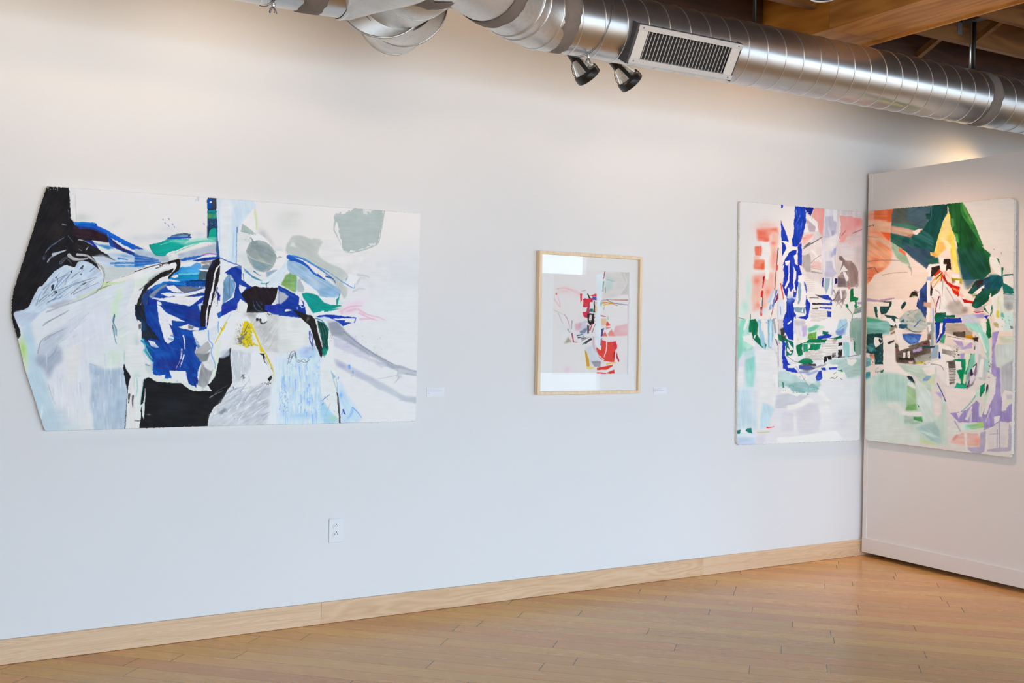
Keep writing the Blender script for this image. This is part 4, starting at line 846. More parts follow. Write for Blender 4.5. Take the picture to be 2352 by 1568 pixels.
    p('241b20', '800 0 878 0 850 130 845 260 790 262 780 130', v=14, g=85); p('efe9e6', '874 0 884 0 868 130 862 265 850 265 856 130', r=.3); p('2b201f', '884 0 920 0 890 130 872 265 864 265 870 130', r=.3, v=8); p('e7e5e5', '920 0 1040 0 1040 60 985 110 1000 160 880 262 895 130', v=6); dots('6a6670', 960, 0, 1000, 20, 4, 12, .7)
    # black lower block
    p('201f22', '110 900 165 868 270 925 560 940 640 1000 700 1035 920 1030 870 960 960 860 1010 640 1080 590 1140 520 1165 600 1150 700 1170 930 1030 1170 950 1230 890 1330 860 1480 20 1480 60 1330 100 1150', v=12, g=10)
    p('201f22', '0 1568 60 1400 90 1370 110 1000 115 900 100 1100', v=8); p('2d3038', '260 1160 520 1120 640 1250 400 1340', f=6, a=.5)
    p('d9e4df', '75 1180 110 1130 120 990 125 1100 105 1370 90 1330', r=.5); b('8c8c8e', 165, 1315, 30, 12, .7); p('202024', '80 900 118 880 122 960 100 1180 70 1200', v=8)
    p('e7e4e3', '0 870 110 860 70 1150 70 1340 40 1480 0 1480', v=8); l('7fc8bc', '20 880 30 1000 10 1100', 3, 2, .6, .3); l('5a585c', '0 1390 60 1390', 4, 2, .7, .4); l('9fd0c8', '100 900 60 1190', 2, 3, .6)
    b('6b6e74', 990, 815, 26, 12, .6); l('e6e2df', '830 1010 920 1032', 3, 1.5, .9)
    # white wedge of grey wash
    p('e8e8e6', '870 250 1000 150 1160 100 1240 90 1320 120 1100 500 1000 650 960 850 910 930 880 950 960 720 960 480 900 400 860 320', v=8); p('dfe8d8', '1040 400 1020 600 960 860 890 950 960 720 970 500', f=.7, a=.9)
    p('d9dde2', '870 300 1000 220 1010 280 960 440 900 400', f=1, a=.7); l('7fb0e0', '880 310 890 420 930 480 915 580 960 700 960 760', 3, 2, .85); l('6f9fd0', '1000 200 1000 330', 2.2, 1.5, .8); l('a9c6e4', '1150 110 1060 260', 2, 1.5, .7)
    l('d9c02e', '1100 210 1030 330 960 460', 3.5, 2, .85, .1); l('e3cf3c', '1060 280 1030 330', 6, 3, .9); l('5a4a28', '1030 270 1040 300', 1.4, 1, .8)
    p('283ba0', '1040 0 1230 0 1225 55 1150 80 1000 160 985 105 1040 70', v=20); p('2f6cb8', '985 105 1040 75 1040 130 1010 165', f=.5); l('e2d57a', '1215 50 1250 80', 2, 1, .8)
    p('e9e5e4', '1230 0 1345 0 1345 60 1290 120 1235 60', k=0, v=6); p('231e20', '1350 0 1640 0 1600 90 1500 95 1340 95', v=14); p('2a3c9e', '1560 0 1882 0 1882 150 1650 110 1560 60', v=24, g=15); p('ece8e6', '1810 55 1882 45 1882 75 1800 82')
    for q in ('1430 0 1460 60 1560 85', '1480 0 1530 60'): l('4f86b0', q, 2, 1, .7)
    p('d7d5d2', '1340 95 1500 95 1660 110 1882 155 1882 640 1640 560 1560 560 1400 220', f=2, v=14); b('9a9996', 1400, 120, 90, 40, .7); b('b1b0ae', 1560, 300, 130, 160, .5, -35)
    p('ebe8e6', '1450 140 1500 100 1560 105 1590 170 1560 220 1510 200 1490 160', k=1, f=.5); p('2b2624', '1450 165 1480 160 1490 185 1460 190', f=.5); l('3a3432', '1505 175 1515 215 1545 222 1580 200', 5, 2, .9, .1); dots('3a3634', 1590, 95, 1640, 130, 12, 12, .8)
    rg = np.random.default_rng(5)
    for i in range(40):
        x, y = rg.uniform(1380, 1740), rg.uniform(230, 540); L_ = rg.uniform(40, 130); l(('b0b3b4', 'efeeec')[i % 2], '%g %g %g %g' % (x, y, x + L_ * .6, y - L_), rg.uniform(1, 3), .8, rg.uniform(.25, .55), .4)
    p('e8e6e2', '1150 490 1180 380 1240 180 1340 130 1420 250 1500 500 1480 520 1300 500', v=8); p('d3d2d0', '1170 470 1200 340 1260 260 1440 400 1500 510 1300 500', f=2, a=.7, v=20)
    p('dcc83a', '1195 470 1260 460 1270 330 1330 190 1400 240 1390 340 1400 420 1500 505 1330 495', d=.16, v=30, r=5, g=55); p('82807c', '1270 470 1370 290 1330 210 1290 330 1240 420', d=.3, r=4, g=55, v=16, a=.9); dots('77736e', 1210, 220, 1420, 490, 70, 14, .8); dots('e9d53a', 1210, 200, 1440, 500, 60, 12, .9); dots('e9e5e0', 1360, 280, 1460, 460, 26, 12, .9)
    p('e8cd1c', '1300 260 1330 190 1395 230 1350 300 1280 360', d=.1, r=3, v=20, g=-50); l('85827c', '1310 330 1360 230', 3, 2, .9); l('e6e2da', '1250 200 1230 300', 2, 1, .6, .3)
    l('e2cc30', '1390 230 1450 360 1500 480 1560 580', 4.5, 3.5, .95); p('dcc84a', '1490 480 1560 580 1510 575', f=.4)
    p('e4e3e2', '1140 490 1400 530 1560 580 1520 620 1300 560 1150 530', v=6)
    # grey-washed panel
    p('e0e0e2', '1140 530 1400 560 1540 600 1660 870 1660 1000 1620 1300 1560 1430 870 1440 890 1330 960 1230 1040 1160 1170 930 1150 700', v=14, g=60); p('c3c8d0', '890 1330 1000 1200 1170 960 1300 1060 1560 950 1640 990 1600 1300 1560 1430 880 1430', f=3, a=.75, v=34, d=.12, g=-30)
    p('cdd0d4', '1150 540 1390 580 1400 680 1330 860 1290 900 1180 940 1160 700', f=2, a=.8, v=20, g=75); p('e8e8e6', '1420 570 1510 590 1640 880 1520 930 1320 990 1290 940 1360 820 1390 690', k=1, f=1, v=5)
    rg = np.random.default_rng(3)
    for i in range(70):
        x, y = rg.uniform(900, 1560), rg.uniform(960, 1400); L_ = rg.uniform(40, 190); t_ = -.55 + rg.uniform(-.5, .35)
        l(('8f99ab', 'f1f0f0', 'b4bcc8', 'f4f3f2')[i % 4], '%g %g %g %g %g %g' % (x, y, x + L_ * .5, y + L_ * .5 * math.tan(t_) - 8, x + L_, y + L_ * math.tan(t_)), rg.uniform(1.2, 4), .8, rg.uniform(.3, .7), .4)
    for i in range(26):
        x, y = rg.uniform(1150, 1400), rg.uniform(560, 900); l(('b9bfc8', 'eff0f0')[i % 2], '%g %g %g %g' % (x, y, x + rg.uniform(-25, 25), y + rg.uniform(50, 150)), 2.4, 1, .5, .4)
    p('6a727e', '1000 1290 1080 1230 1110 1270 1040 1320', f=2, a=.6, d=.3, g=-30); p('5a5e66', '870 1330 900 1320 890 1340', a=.7)
    p('23211f', '1590 890 1640 845 1650 880 1620 920', r=1.2); p('2a2725', '1490 580 1550 585 1560 680 1590 720 1555 690 1530 610', r=.6); l('2a2725', '1550 590 1600 700 1680 830', 2, 1.4, .9); l('e9e8e4', '1560 600 1620 740 1655 860', 3, 3, .9); l('d8c23a', '1565 580 1650 760 1680 850 1665 900', 3, 4, .95); p('e2c41c', '1655 830 1680 800 1685 850 1665 920', r=.5)
    l('d9cf8a', '1660 900 1660 1000', 2, 1, .7); dots('2a2a2a', 1520, 930, 1640, 960, 9, 14, .8); dots('55565c', 1280, 830, 1320, 890, 14, 14, .8); l('2a2a30', '1180 985 1190 1015', 2, 1, .8)
    p('d2d8e4', '870 1010 1130 500 1150 540 1010 640', f=2, a=0); p('cfd6de', '1000 640 1040 560 1130 520 1140 600 1060 640', f=1.5, a=.85, v=30, d=.15, g=-40); l('2a2a2c', '1150 520 1140 620 1155 760 1165 880', 2.4, 1.6, .9)
    # blue wash, right half bottom
    p('dce4ec', '1670 620 1882 560 1882 1440 1600 1440 1640 1100', f=4, v=12, g=88)
    A.crop(640, 700, 5.2278)
    p('e2e2de', '0 140 260 150 370 260 390 330 380 470 200 540 0 600', f=3, v=8); b('cdd0cc', 60, 480, 130, 120, .4)
    p('cfdeec', '0 720 210 560 420 480 500 560 510 700 520 1080 720 1380 700 1410 0 1420', f=5, v=18, g=88); p('b9d0ea', '220 560 300 500 410 500 470 560 420 630 300 640', f=3, a=.8); b('b8b4d8', 330, 560, 60, 30, .7, -25); b('9fc0e4', 350, 620, 90, 16, .6)
    rg = np.random.default_rng(9)
    for i in range(150):
        x, y = rg.uniform(5, 520), rg.uniform(690, 1330); L_ = rg.uniform(30, 150)
        l(('8fbce8', 'f0f3f6', 'b4d2f0', '5f9be0', 'e9eef4', 'c6dcf0')[i % 6], '%g %g %g %g %g %g' % (x, y, x + rg.uniform(-4, 6), y + L_ * .5, x + rg.uniform(-6, 8), y + L_), rg.uniform(1.5, 6), 1, rg.uniform(.3, .6), .45)
    dots('3b78d0', 10, 1040, 120, 1300, 40, 14, .8, 2); dots('2a4fae', 60, 1060, 110, 1280, 14, 18, .8, 2); dots('5a94e0', 380, 1080, 520, 1310, 26, 14, .7, 2); dots('6fa4e6', 140, 700, 200, 740, 8, 12, .7); dots('6f7f98', 0, 800, 500, 1350, 30, 6, .5)
    b('a9cbea', 280, 1330, 200, 50, .6); p('a7cfe0', '505 1110 560 1200 640 1300 720 1380 640 1400 560 1400 500 1300', f=3, a=.8, v=10); b('bcd9b4', 660, 1360, 60, 40, .7)
    for q in ('120 650 150 570 190 555 210 600 215 640', '110 710 140 600 160 560', '130 700 180 590 200 560', '150 640 170 580', '200 620 200 570 210 650 240 690 300 650 340 690 360 640 390 620', '230 660 320 690 380 650', '110 640 200 600'): l('63646a', q, 1.2, .9, .8)
    p('aeb7c4', '300 520 400 500 440 470 450 560 410 540', f=1.5, a=.6); l('2b3f9c', '375 320 375 420 405 495', 3.5, 2, .9); l('2b3f9c', '395 350 408 440 405 490', 2.5, 1.5, .8); l('8c8f98', '415 470 405 550', 3, 1, .7, .2)
    # green/black legs
    p('1e9a8e', '380 0 750 0 760 40 650 70 420 110 390 60', v=16); p('ddd9d6', '640 50 790 0 750 50', f=1); p('e9e5e4', '320 0 385 90 380 120 340 100'); p('20439a', '0 0 310 0 330 110 290 160 60 130 0 130', v=24, g=20); p('ebe7e6', '75 60 100 48 165 62 75 82'); dots('dfe6ee', 200, 10, 310, 45, 12, 16, .8)
    p('ece8e6', '400 130 420 100 545 70 545 110 450 130'); p('2446a6', '450 140 520 120 620 115 700 125 800 140 900 145 935 155 915 210 850 225 770 255 700 200 660 175 620 160 500 165', v=20, g=8)
    p('ebe7e6', '640 165 800 160 925 160 900 215 790 205 800 185 700 180', r=.5); p('d5dce6', '450 150 540 140 620 155 600 215 560 190', f=.6, v=20); l('2a7f92', '440 160 520 190 600 290', 2.5, 1.5, .8)
    p('2b2423', '160 55 330 110 400 130 440 180 460 260 530 480 525 600 510 645 440 460 400 330 370 250 280 170', v=14, g=65); p('ded9d6', '455 190 470 260 500 390 530 510 520 500 490 400 460 290', r=.4); b('857c78', 350, 170, 20, 40, .8, 30)
    p('2c6a60', '460 185 540 210 600 290 605 330 590 420 600 520 570 590 540 610 520 560 530 480 490 330', v=34, g=80)
    for q in ('480 200 520 330 530 450', '540 230 580 330 575 430', '510 220 550 330 560 470', '540 470 570 520 545 600'): l('1c2a28', q, 3, 2, .7, .35)
    p('2f9c86', '525 530 600 520 575 600 540 610', f=.6, a=.8); l('5fc4a4', '550 620 555 730', 2.5, 1.5, .9); l('4fbf9c', '580 560 590 690', 3, 1.5, .9)
    p('eae6e3', '605 330 650 380 655 450 660 640 690 860 640 800 540 720 520 660 570 600 605 520 590 420', r=1, v=8); dots('3a3634', 610, 370, 650, 430, 10, 10, .8)
    p('e2e4e2', '500 760 560 690 620 760 640 860 680 990 700 1080 710 1290 720 1360 640 1290 520 1120 500 950', k=0, f=.6, v=10); p('a9c2cc', '625 785 690 860 710 960 720 1100 690 1020 650 880', v=10); p('dfe3e1', '690 850 700 960 700 1010 660 900', f=.5)
    p('2c2a2c', '695 1040 715 1060 730 1200 748 1405 725 1410 715 1240', f=.4, v=10); dots('5a6f9c', 520, 1080, 620, 1200, 8, 12, .6); l('4f7fb4', '535 1135 610 1080', 1.6, 1.2, .9)
    for q in ('560 1330 620 1180', '660 1270 690 1290'): l('9aa4b0', q, 1.2, 1, .5)
    p('c9dcee', '720 900 760 960 800 1060 880 1170 960 1290 1000 1360 900 1400 760 1400 730 1200', f=4, v=16, g=60); b('8fbce8', 745, 1080, 26, 50, .9); p('9cc2ea', '820 1370 860 1300 880 1220 900 1270 870 1340', f=1, a=.8, k=1); l('5f8fd0', '890 1230 950 1290 998 1358', 2, 1.2, .8); l('1f2f80', '775 1260 790 1300 800 1310', 4, 2, .9, .1); l('3f6fc0', '780 1255 755 1320', 2, 1, .7); l('6f9fd8', '715 870 715 890', 3, 2, .8)
    # grey tails to the right
    p('b4b7bf', '600 220 700 200 780 290 950 450 1150 580 1380 710 1500 740 1660 820 1650 860 1500 830 1370 770 1250 720 1100 640 960 540 820 450 640 360 610 300', k=0, f=1, v=20, g=32)
    p('9da2ab', '590 200 680 190 740 240 800 330 760 380 640 350 610 290', f=3, a=.8, v=12); p('cfcdd6', '650 380 800 440 1000 560 1200 660 1300 720 1240 760 1140 690 960 620 800 560 670 500', f=2, a=.85, v=10); b('b0a6cc', 905, 420, 60, 28, .8, 35); b('c9c0d8', 830, 500, 60, 40, .6)
    p('dddbdb', '1040 580 1200 660 1260 690 1200 680 1080 640', f=1); l('85888f', '780 320 950 455 1150 590 1380 715', 1.8, 1.5, .7, .1); l('8d9098', '860 460 1000 530 1080 600', 1.5, 1, .6, .2); dots('7c7f88', 780, 330, 1340, 720, 46, 9, .55)
    p('c4c7ce', '660 640 800 700 960 790 1140 880 1340 990 1500 1090 1650 1110 1650 1190 1500 1150 1340 1070 1180 1000 1060 920 900 850 700 740', k=0, f=2, a=.85, v=12, g=27); b('b2aace', 760, 730, 70, 26, .7, 25); b('c2bdd8', 980, 830, 90, 34, .6, 30); p('bfc3c8', '1430 1140 1650 1100 1650 1180 1500 1150', f=1, a=.8)
    b('9fb0c4', 850, 740, 16, 30, .0); p('86aee0', '835 730 860 722 868 760 845 770', k=1, f=.5); p('7aa4dc', '885 790 900 795 900 820 885 818', k=1, f=.5); l('8fb2de', '870 855 900 852', 2, 1, .8)
    p('c6c9cd', '1380 760 1440 790 1420 850 1440 830 1540 820 1650 850 1650 820 1500 770', f=1, v=8); l('b9bcc0', '1420 770 1430 810 1400 850 1180 890', 1.5, 1, .7); l('b3b6ba', '1430 850 1440 880 1390 940', 3, 1.2, .7); b('c2c5ca', 1450, 860, 40, 30, .6)
    p('ece0e2', '700 100 800 40 960 60 1100 120 1200 190 1000 190 960 150 860 120', f=3, a=.8); b('f0c3d2', 870, 60, 110, 40, .8, -15, .9)
    for q in ('740 80 860 20 1000 10', '960 60 1080 120 1200 150 1280 185', '970 100 1100 160 1180 185', '760 100 880 60 960 50', '980 170 1150 165'): l('f0b4c8', q, 5, 2, .65, .4)
    dots('8c8c90', 1000, 860, 1650, 1250, 5, 5, .6); l('7f8084', '1625 790 1650 792', 1.5, 1, .8); l('8a8b90', '1650 840 1645 930', 1.5, 1, .6, .2)
    return A
def art_diptych_left():
    A = Art(1685, 455, 1990, 1030, 'e6ddd5'); p, l, b, dots = A.p, A.l, A.b, A.dots
    A.crop(0, 0, 1); p('dbd9dc', '1680 760 2000 760 2000 1040 1680 1040', f=20, v=4)
    A.crop(1660, 440, 5.2257)
    # upper right washes
    p('d9cdc9', '870 500 960 480 1200 220 1690 260 1680 1150 1250 1150 960 1000 950 700', f=2, v=14, g=88)
    p('e0d3cd', '960 640 1180 560 1210 760 1190 960 1060 960 1000 980 960 760', v=12, g=88)
    p('e8a49a', '1110 205 1220 215 1210 420 1195 540 1150 470 1130 360 1060 300', v=16, g=88); p('e79c92', '1130 330 1200 330 1195 500 1150 440', f=2, a=.6)
    p('dcd6d8', '1225 225 1370 230 1370 520 1330 700 1360 1000 1290 1030 1210 1030 1205 700', v=14, g=88)
    p('bdb8c4', '1230 300 1340 290 1368 380 1360 500 1320 530 1250 400 1300 560 1220 590', f=1, a=.8, v=18, g=80); p('a7a6bd', '1300 470 1340 460 1335 520 1310 540', f=1); p('e6ddd7', '1320 230 1370 235 1366 355 1330 350', f=.5)
    p('b7b3c2', '1240 840 1310 830 1330 920 1370 980 1320 1030 1220 1030 1225 930', f=1, a=.8, v=16); p('a9abc6', '1290 740 1330 700 1370 660 1360 750 1300 790', f=1, a=.7); l('9aa0cc', '1345 690 1350 750', 5, 3, .7, .2)
    p('e2dad6', '1230 560 1370 510 1400 560 1360 640 1290 700 1220 720', f=1, a=.8, v=10)
    p('e6a69f', '1410 285 1650 315 1680 350 1670 440 1580 520 1500 540 1440 610 1400 600 1420 440', v=14, g=88, r=1.4); p('dd8f8a', '1600 320 1650 325 1640 420 1600 420', f=2, a=.6); b('e3b5ae', 1500, 600, 80, 60, .6)
    p('d8c6c2', '1500 480 1680 400 1680 600 1600 640 1520 620', f=3, a=.6, v=14)
    p('d9d0cd', '1400 640 1500 610 1560 700 1670 700 1670 760 1580 780 1510 830 1420 790', f=1.5, v=12); p('c3bcba', '1580 660 1680 650 1670 980 1620 940 1600 830', f=4, a=.6, v=12)
    p('9a8782', '1395 775 1440 780 1470 830 1540 830 1600 900 1625 960 1625 1130 1540 1150 1380 1140 1380 1020 1430 960 1410 940 1440 840', v=30, g=80); p('7d6a68', '1395 775 1440 785 1430 830 1400 820', f=.6); p('74666a', '1380 1030 1470 1040 1480 1130 1380 1145', f=1, v=26)
    p('8d7870', '1520 840 1580 870 1620 960 1625 1120 1560 1130 1530 1000', f=2, a=.5, v=30, g=85)
    p('ece3de', '1450 880 1505 950 1410 960', r=.5); p('ece3de', '1440 955 1480 970 1510 1030 1505 1070 1480 1075 1460 1020', r=.5); l('dcd2cd', '1390 1000 1450 985', 2, 1, .8)
    for q in ('1430 525 1480 462', '1560 500 1670 430', '1410 500 1400 560'): l('6b5c60', q, 1.4, 1, .8)
    for q in ('970 680 1100 600 1200 540', '980 660 1080 620', '1060 630 1190 550', '1000 650 1050 600'): l('6a6262', q, 2.4, 1.2, .75, .25)
    p('6f6765', '970 690 1000 630 1050 600 1060 620', f=1, a=.8, d=.2)
    p('a39a95', '960 760 1040 740 1060 820 1060 970 1000 960 955 890', f=1, a=.75, v=24, g=88); p('d9cfc9', '970 700 1040 680 1030 740 970 770', f=.6)
    p('e9e0da', '1050 700 1080 690 1190 830 1180 850', f=.5); l('6f6a6c', '1060 860 1100 815 1180 760', 1.3, 1, .7); l('c9837c', '1060 890 1180 915', 1.5, 1.2, .7); l('c9837c', '1065 910 1180 935', 1.5, 1.2, .7); p('e2b5ac', '1080 830 1180 850 1180 920 1070 890', f=1, a=.6); l('8a827e', '1070 960 1190 980', 4, 2, .6, .3)
    # white sheet and petals near the top
    p('dfd3cf', '980 250 1060 290 1140 360 1145 470 1060 600 970 640 960 500', v=10); p('b9a9b0', '985 340 1050 300 1130 400 1120 480 1040 480 1020 400', f=1, a=.9, v=14); p('ece3dd', '985 250 1040 290 1130 360 1150 470 1110 480 1115 420 1000 320', r=.6); p('ece4de', '970 470 1010 410 1040 475 985 490')
    p('e9b0a2', '960 560 1000 520 1090 500 1090 520 1020 590 965 640', f=1, v=12); dots('2f3f9c', 960, 520, 1000, 560, 4, 9)
    # red wash at the left
    b('efbcae', 520, 430, 160, 90, .9); p('eb9a87', '405 455 560 440 660 430 670 500 560 520 560 600 520 600 480 585 420 590', k=0, f=2, v=24); p('e8745e', '415 460 530 470 520 540 560 560 540 610 470 580 420 560', f=3, a=.7, v=30)
    p('efb9a9', '580 480 670 490 650 700 640 900 620 960 570 900 580 640', f=3, v=20, g=88); b('ea8a74', 610, 620, 40, 30, .7); b('e9a090', 620, 780, 40, 110, .7)
    p('e7826d', '385 655 470 648 480 720 460 770 390 770', d=.2, f=1, v=26, g=88); p('efc0b3', '375 770 440 780 440 830 370 850', d=.2, f=1)
    p('eb937c', '390 820 505 815 505 870 480 935 370 930 370 880', f=1.5, v=22, d=.05); p('e66f4e', '455 870 505 850 500 935 460 930', f=1)
    p('f0b6a6', '360 1000 460 990 640 960 640 1180 560 1280 520 1400 420 1420 360 1440 350 1200', f=4, v=22, g=88, a=.9); b('ea8770', 410, 1070, 50, 60, .7); b('e88a74', 540, 1200, 40, 60, .7); b('ecc9a8', 400, 1270, 50, 40, .7); b('e9907c', 420, 1360, 30, 40, .6); b('e98a78', 530, 960, 20, 50, .8)
    p('e9e0d8', '465 610 560 600 575 760 545 830 560 960 545 1070 510 1040 505 820 470 800', f=.6, v=6)
    l('dc5548', '500 1020 480 1150', 4, 3, .9); l('d8302a', '475 1200 468 1290 462 1480', 5, 4.5, .95); p('ece3dc', '455 1270 478 1270 472 1390 455 1390'); l('2b2424', '478 1270 470 1390', 1.5, 1, .9); p('8f2030', '480 1020 500 1020 480 1150 478 1100'); p('3a2228', '455 1385 475 1385 470 1410 455 1410')
    l('6b4a48', '665 680 645 900 625 1160', 2.2, 1.4, .9, .1); l('57504e', '620 1160 630 1190', 1.5, 1, .9); p('d96a62', '640 890 670 870 665 940 640 945', f=1); l('cfc3c0', '670 510 665 620', 1.4, 1, .8, .2)
    # long blue figure
    p('2c3fae', '700 165 722 165 720 198 700 198', r=.5, v=14); p('2743a8', '695 340 740 450 810 640 770 600 705 590', v=12); p('2c46aa', '710 600 740 620 765 680 715 775', v=14)
    p('2848ac', '865 183 990 190 1000 350 985 440 920 640 880 665 835 655 835 560 850 500', v=24, g=85)
    for i in range(12): l(('5574c4', '1f3c9c', '8ea2d4')[i % 3], '%d %d %d %d' % (880 + (i * 37) % 90, 220 + (i * 61) % 300, 870 + (i * 37) % 80, 320 + (i * 61) % 300), 3, 1, .5, .5)
    p('20307e', '985 190 1105 205 1060 290 1000 250', v=14); p('ece4de', '1010 245 1035 250 1020 262'); l('c04a44', '970 500 930 610', 1.6, 1.2, .8)
    p('2f46b0', '900 665 945 610 950 760 950 890 900 870', v=14); l('b33a4a', '900 660 930 600', 1.5, 1, .8); l('b33a4a', '895 865 950 892', 1.5, 1, .8)
    p('2a42ac', '830 705 885 695 880 750 860 770 870 860 920 890 950 1000 910 1010 870 1080 860 1140 820 1200 790 1180 770 1290 745 1240 715 1130 715 970 740 870 715 890 740 830 790 740', v=22, g=85)
    p('2a42ac', '870 870 920 880 950 1000 905 1000 880 950', v=18); p('2a42ac', '745 1270 780 1280 850 1280 870 1300 845 1340 860 1400 850 1568 720 1568 745 1480 770 1380', v=26, g=85); p('2a3fae', '870 1090 905 1000 915 1080 885 1200 880 1270 840 1270', v=26, g=88); b('8fa4cc', 800, 1300, 40, 60, .7); b('7f9bc8', 850, 1280, 50, 30, .5)
    p('ece4de', '790 830 805 825 800 930 800 1080 755 1170 740 1150 780 1060 790 960', r=.5); p('ece4de', '850 890 870 940 885 960 880 1040 860 1100 880 1200 860 1200 845 1080 850 980', r=.5); p('ece4de', '745 840 795 825 780 890 755 880', r=.5)
    p('ece4dd', '740 600 800 600 830 670 890 670 885 695 820 710 770 690', r=.5); p('ece4dd', '760 690 820 700 750 790 720 830 720 780'); p('ece4dd', '870 860 900 890 895 860 880 750 850 770'); l('ece4dd', '790 1160 800 1230', 4, 2, .9)
    p('8fa8b6', '905 1060 940 1080 940 1250 920 1350 895 1340', v=12, g=88); p('ece4de', '910 1005 960 1010 1000 1120 1010 1230 985 1350 950 1350 945 1100 905 1080', v=6); p('ece4de', '885 1210 905 1130 905 1330 880 1270')
    p('2f46a8', '970 1080 1000 1110 1015 1190 1008 1230', v=12); p('2b42a8', '1005 1230 1010 1280 1055 1350 1020 1530 890 1505 980 1490 1000 1460 990 1380', v=20, g=70); p('8fa3ac', '845 1375 995 1355 985 1460 870 1440', v=12); p('ece4de', '840 1340 1000 1360 995 1385 850 1385', r=.5); p('ece4de', '945 1440 960 1390 970 1390 960 1450'); p('ece4de', '865 1445 1000 1465 990 1490 890 1500 870 1490'); p('2d45aa', '830 1390 880 1480 880 1530 860 1500')
    # stripes right of the figure
    for i in range(7): l('c9bfbb', '%d %d %d %d' % (990, 1040 + i * 25, 1100, 1040 + i * 25), 2.5, 1.5, .5, .4)
    p('9fb3bd', '1230 1035 1290 1035 1290 1110 1240 1230 1220 1150', v=12, g=88); p('e9e4e0', '1290 1035 1345 1040 1330 1200 1300 1300 1240 1240 1280 1120', v=8, g=88); p('a9b7c2', '1310 1040 1330 1040 1320 1230 1300 1250', f=.5); p('3040a0', '1195 1040 1215 1035 1205 1150 1190 1130', v=8); p('262a6a', '1345 1040 1370 1040 1375 1100 1345 1110', v=16)
    p('40383c', '1110 1230 1170 1245 1290 1265 1310 1310 1160 1265', f=.6); p('2c44a2', '1170 1245 1270 1240 1315 1310 1270 1300 1200 1285', v=12); l('5a4f4e', '1045 1272 1150 1275', 2, 1.5, .9); l('3a3234', '1380 1210 1345 1290 1310 1312', 3, 2, .9)
    p('3a2a34', '1070 1335 1300 1340 1310 1360 1080 1355', v=14); p('2d45ac', '1180 1340 1310 1340 1310 1360 1200 1358'); p('2d45ac', '1290 1320 1310 1300 1312 1360 1290 1360'); p('e9e1dc', '1070 1290 1180 1290 1300 1310 1290 1335 1080 1330'); p('5c5256', '1075 1395 1150 1393 1150 1408 1075 1408'); p('2f47a8', '1160 1385 1300 1388 1300 1410 1170 1410'); p('ece4df', '1150 1400 1260 1405 1240 1440 1170 1440', k=0); p('2f47a8', '1255 1430 1302 1435 1300 1505 1256 1505', v=12)
    for i in range(8): l('b9b2b2', '%d %d %d %d' % (1060, 1420 + i * 18, 1250, 1430 + i * 18), 3, 2, .5, .45)
    for i in range(16):
        l(('7c6a66', 'a99c98', '8e7f86')[i % 3], '%d %d %d %d' % (1330 + (i * 47) % 150, 1180 + (i * 31) % 170, 1360 + (i * 53) % 140, 1240 + (i * 37) % 170), 4, 1.2, .6, .35)
    p('8d7a7a', '1380 1190 1480 1180 1490 1240 1440 1300 1330 1310', f=1, a=.7, d=.2, v=26); p('e9e1dc', '1400 1180 1420 1180 1440 1280 1420 1290')
    # green and foliage at right
    p('1b7a4c', '1535 1165 1570 1160 1570 1260 1625 1270 1625 1300 1570 1320 1525 1325', v=20); p('21814f', '1590 1290 1610 1310 1610 1370 1640 1380 1590 1400 1575 1360', v=16); p('a99fc0', '1615 1320 1670 1330 1665 1350 1620 1345'); p('1b7a4c', '1470 1350 1500 1350 1510 1400 1480 1380', v=12)
    p('ece5df', '1510 1350 1580 1315 1590 1340 1550 1420 1530 1400'); p('9aa49c', '1560 1470 1590 1400 1670 1370 1660 1430 1620 1460', v=24); p('eae3dc', '1600 1470 1670 1430 1660 1520 1590 1500 1560 1500'); p('a4aeae', '1545 1520 1650 1510 1660 1568 1545 1568', v=22); l('3f6a58', '1480 1380 1550 1470 1545 1560', 1.5, 1.2, .9); l('3f6a58', '1560 1470 1660 1390', 1.2, 1, .8); p('c98c84', '1500 1140 1530 1120 1530 1170 1510 1170', f=.6); p('b9a09a', '1590 1110 1630 1120 1620 1150 1590 1140', f=.6)
    # bottom left of this half: pale greens, blues and the strip bundle
    b('c4e0d0', 310, 1150, 40, 160, .8); b('b2dcc8', 270, 1380, 60, 90, .8); b('d4e6da', 220, 1450, 50, 80, .8)
    p('b9cbe0', '530 1340 600 1180 620 1190 570 1330', f=.8); p('8aa9cc', '560 1380 580 1330 590 1400 550 1430', f=.6); p('8f2a4a', '650 1240 665 1200 665 1290 640 1330 625 1330', f=.4); p('6f86b8', '590 1370 640 1180 660 1170 620 1350 600 1420'); l('c0394a', '605 1400 585 1470', 2, 1.2, .8)
    l('b7a9a8', '690 1100 665 1300 660 1560', 3, 2, .6, .3); p('ead9d2', '700 770 715 900 740 1000 720 1120 690 1100 665 1180 665 900', f=.6, v=8); l('d8443c', '695 1105 715 1200 730 1290', 3.5, 2, .9); p('e6d4ce', '670 1110 690 1110 720 1290 700 1330 680 1300', f=.6); p('d5dbe6', '660 1310 720 1300 740 1400 740 1480 660 1560', f=2, a=.8, v=14, g=88); p('ece3dd', '735 1240 770 1260 760 1460 740 1400'); l('5c6fa6', '690 1380 700 1480', 2, 1, .6)
    l('3a2e30', '560 1568 590 1470 600 1440', 1, 1, .4); b('c9d7d9', 480, 1440, 60, 40, .7)
    l('2c6a52', '180 1495 260 1530', 1.4, 1, .9); l('2c6a52', '330 1470 330 1568', 2, 2, .9); dots('4a7a6c', 440, 1520, 640, 1568, 16, 10, .7)
    # ---- lower half ----
    A.crop(1660, 730, 5.0571)
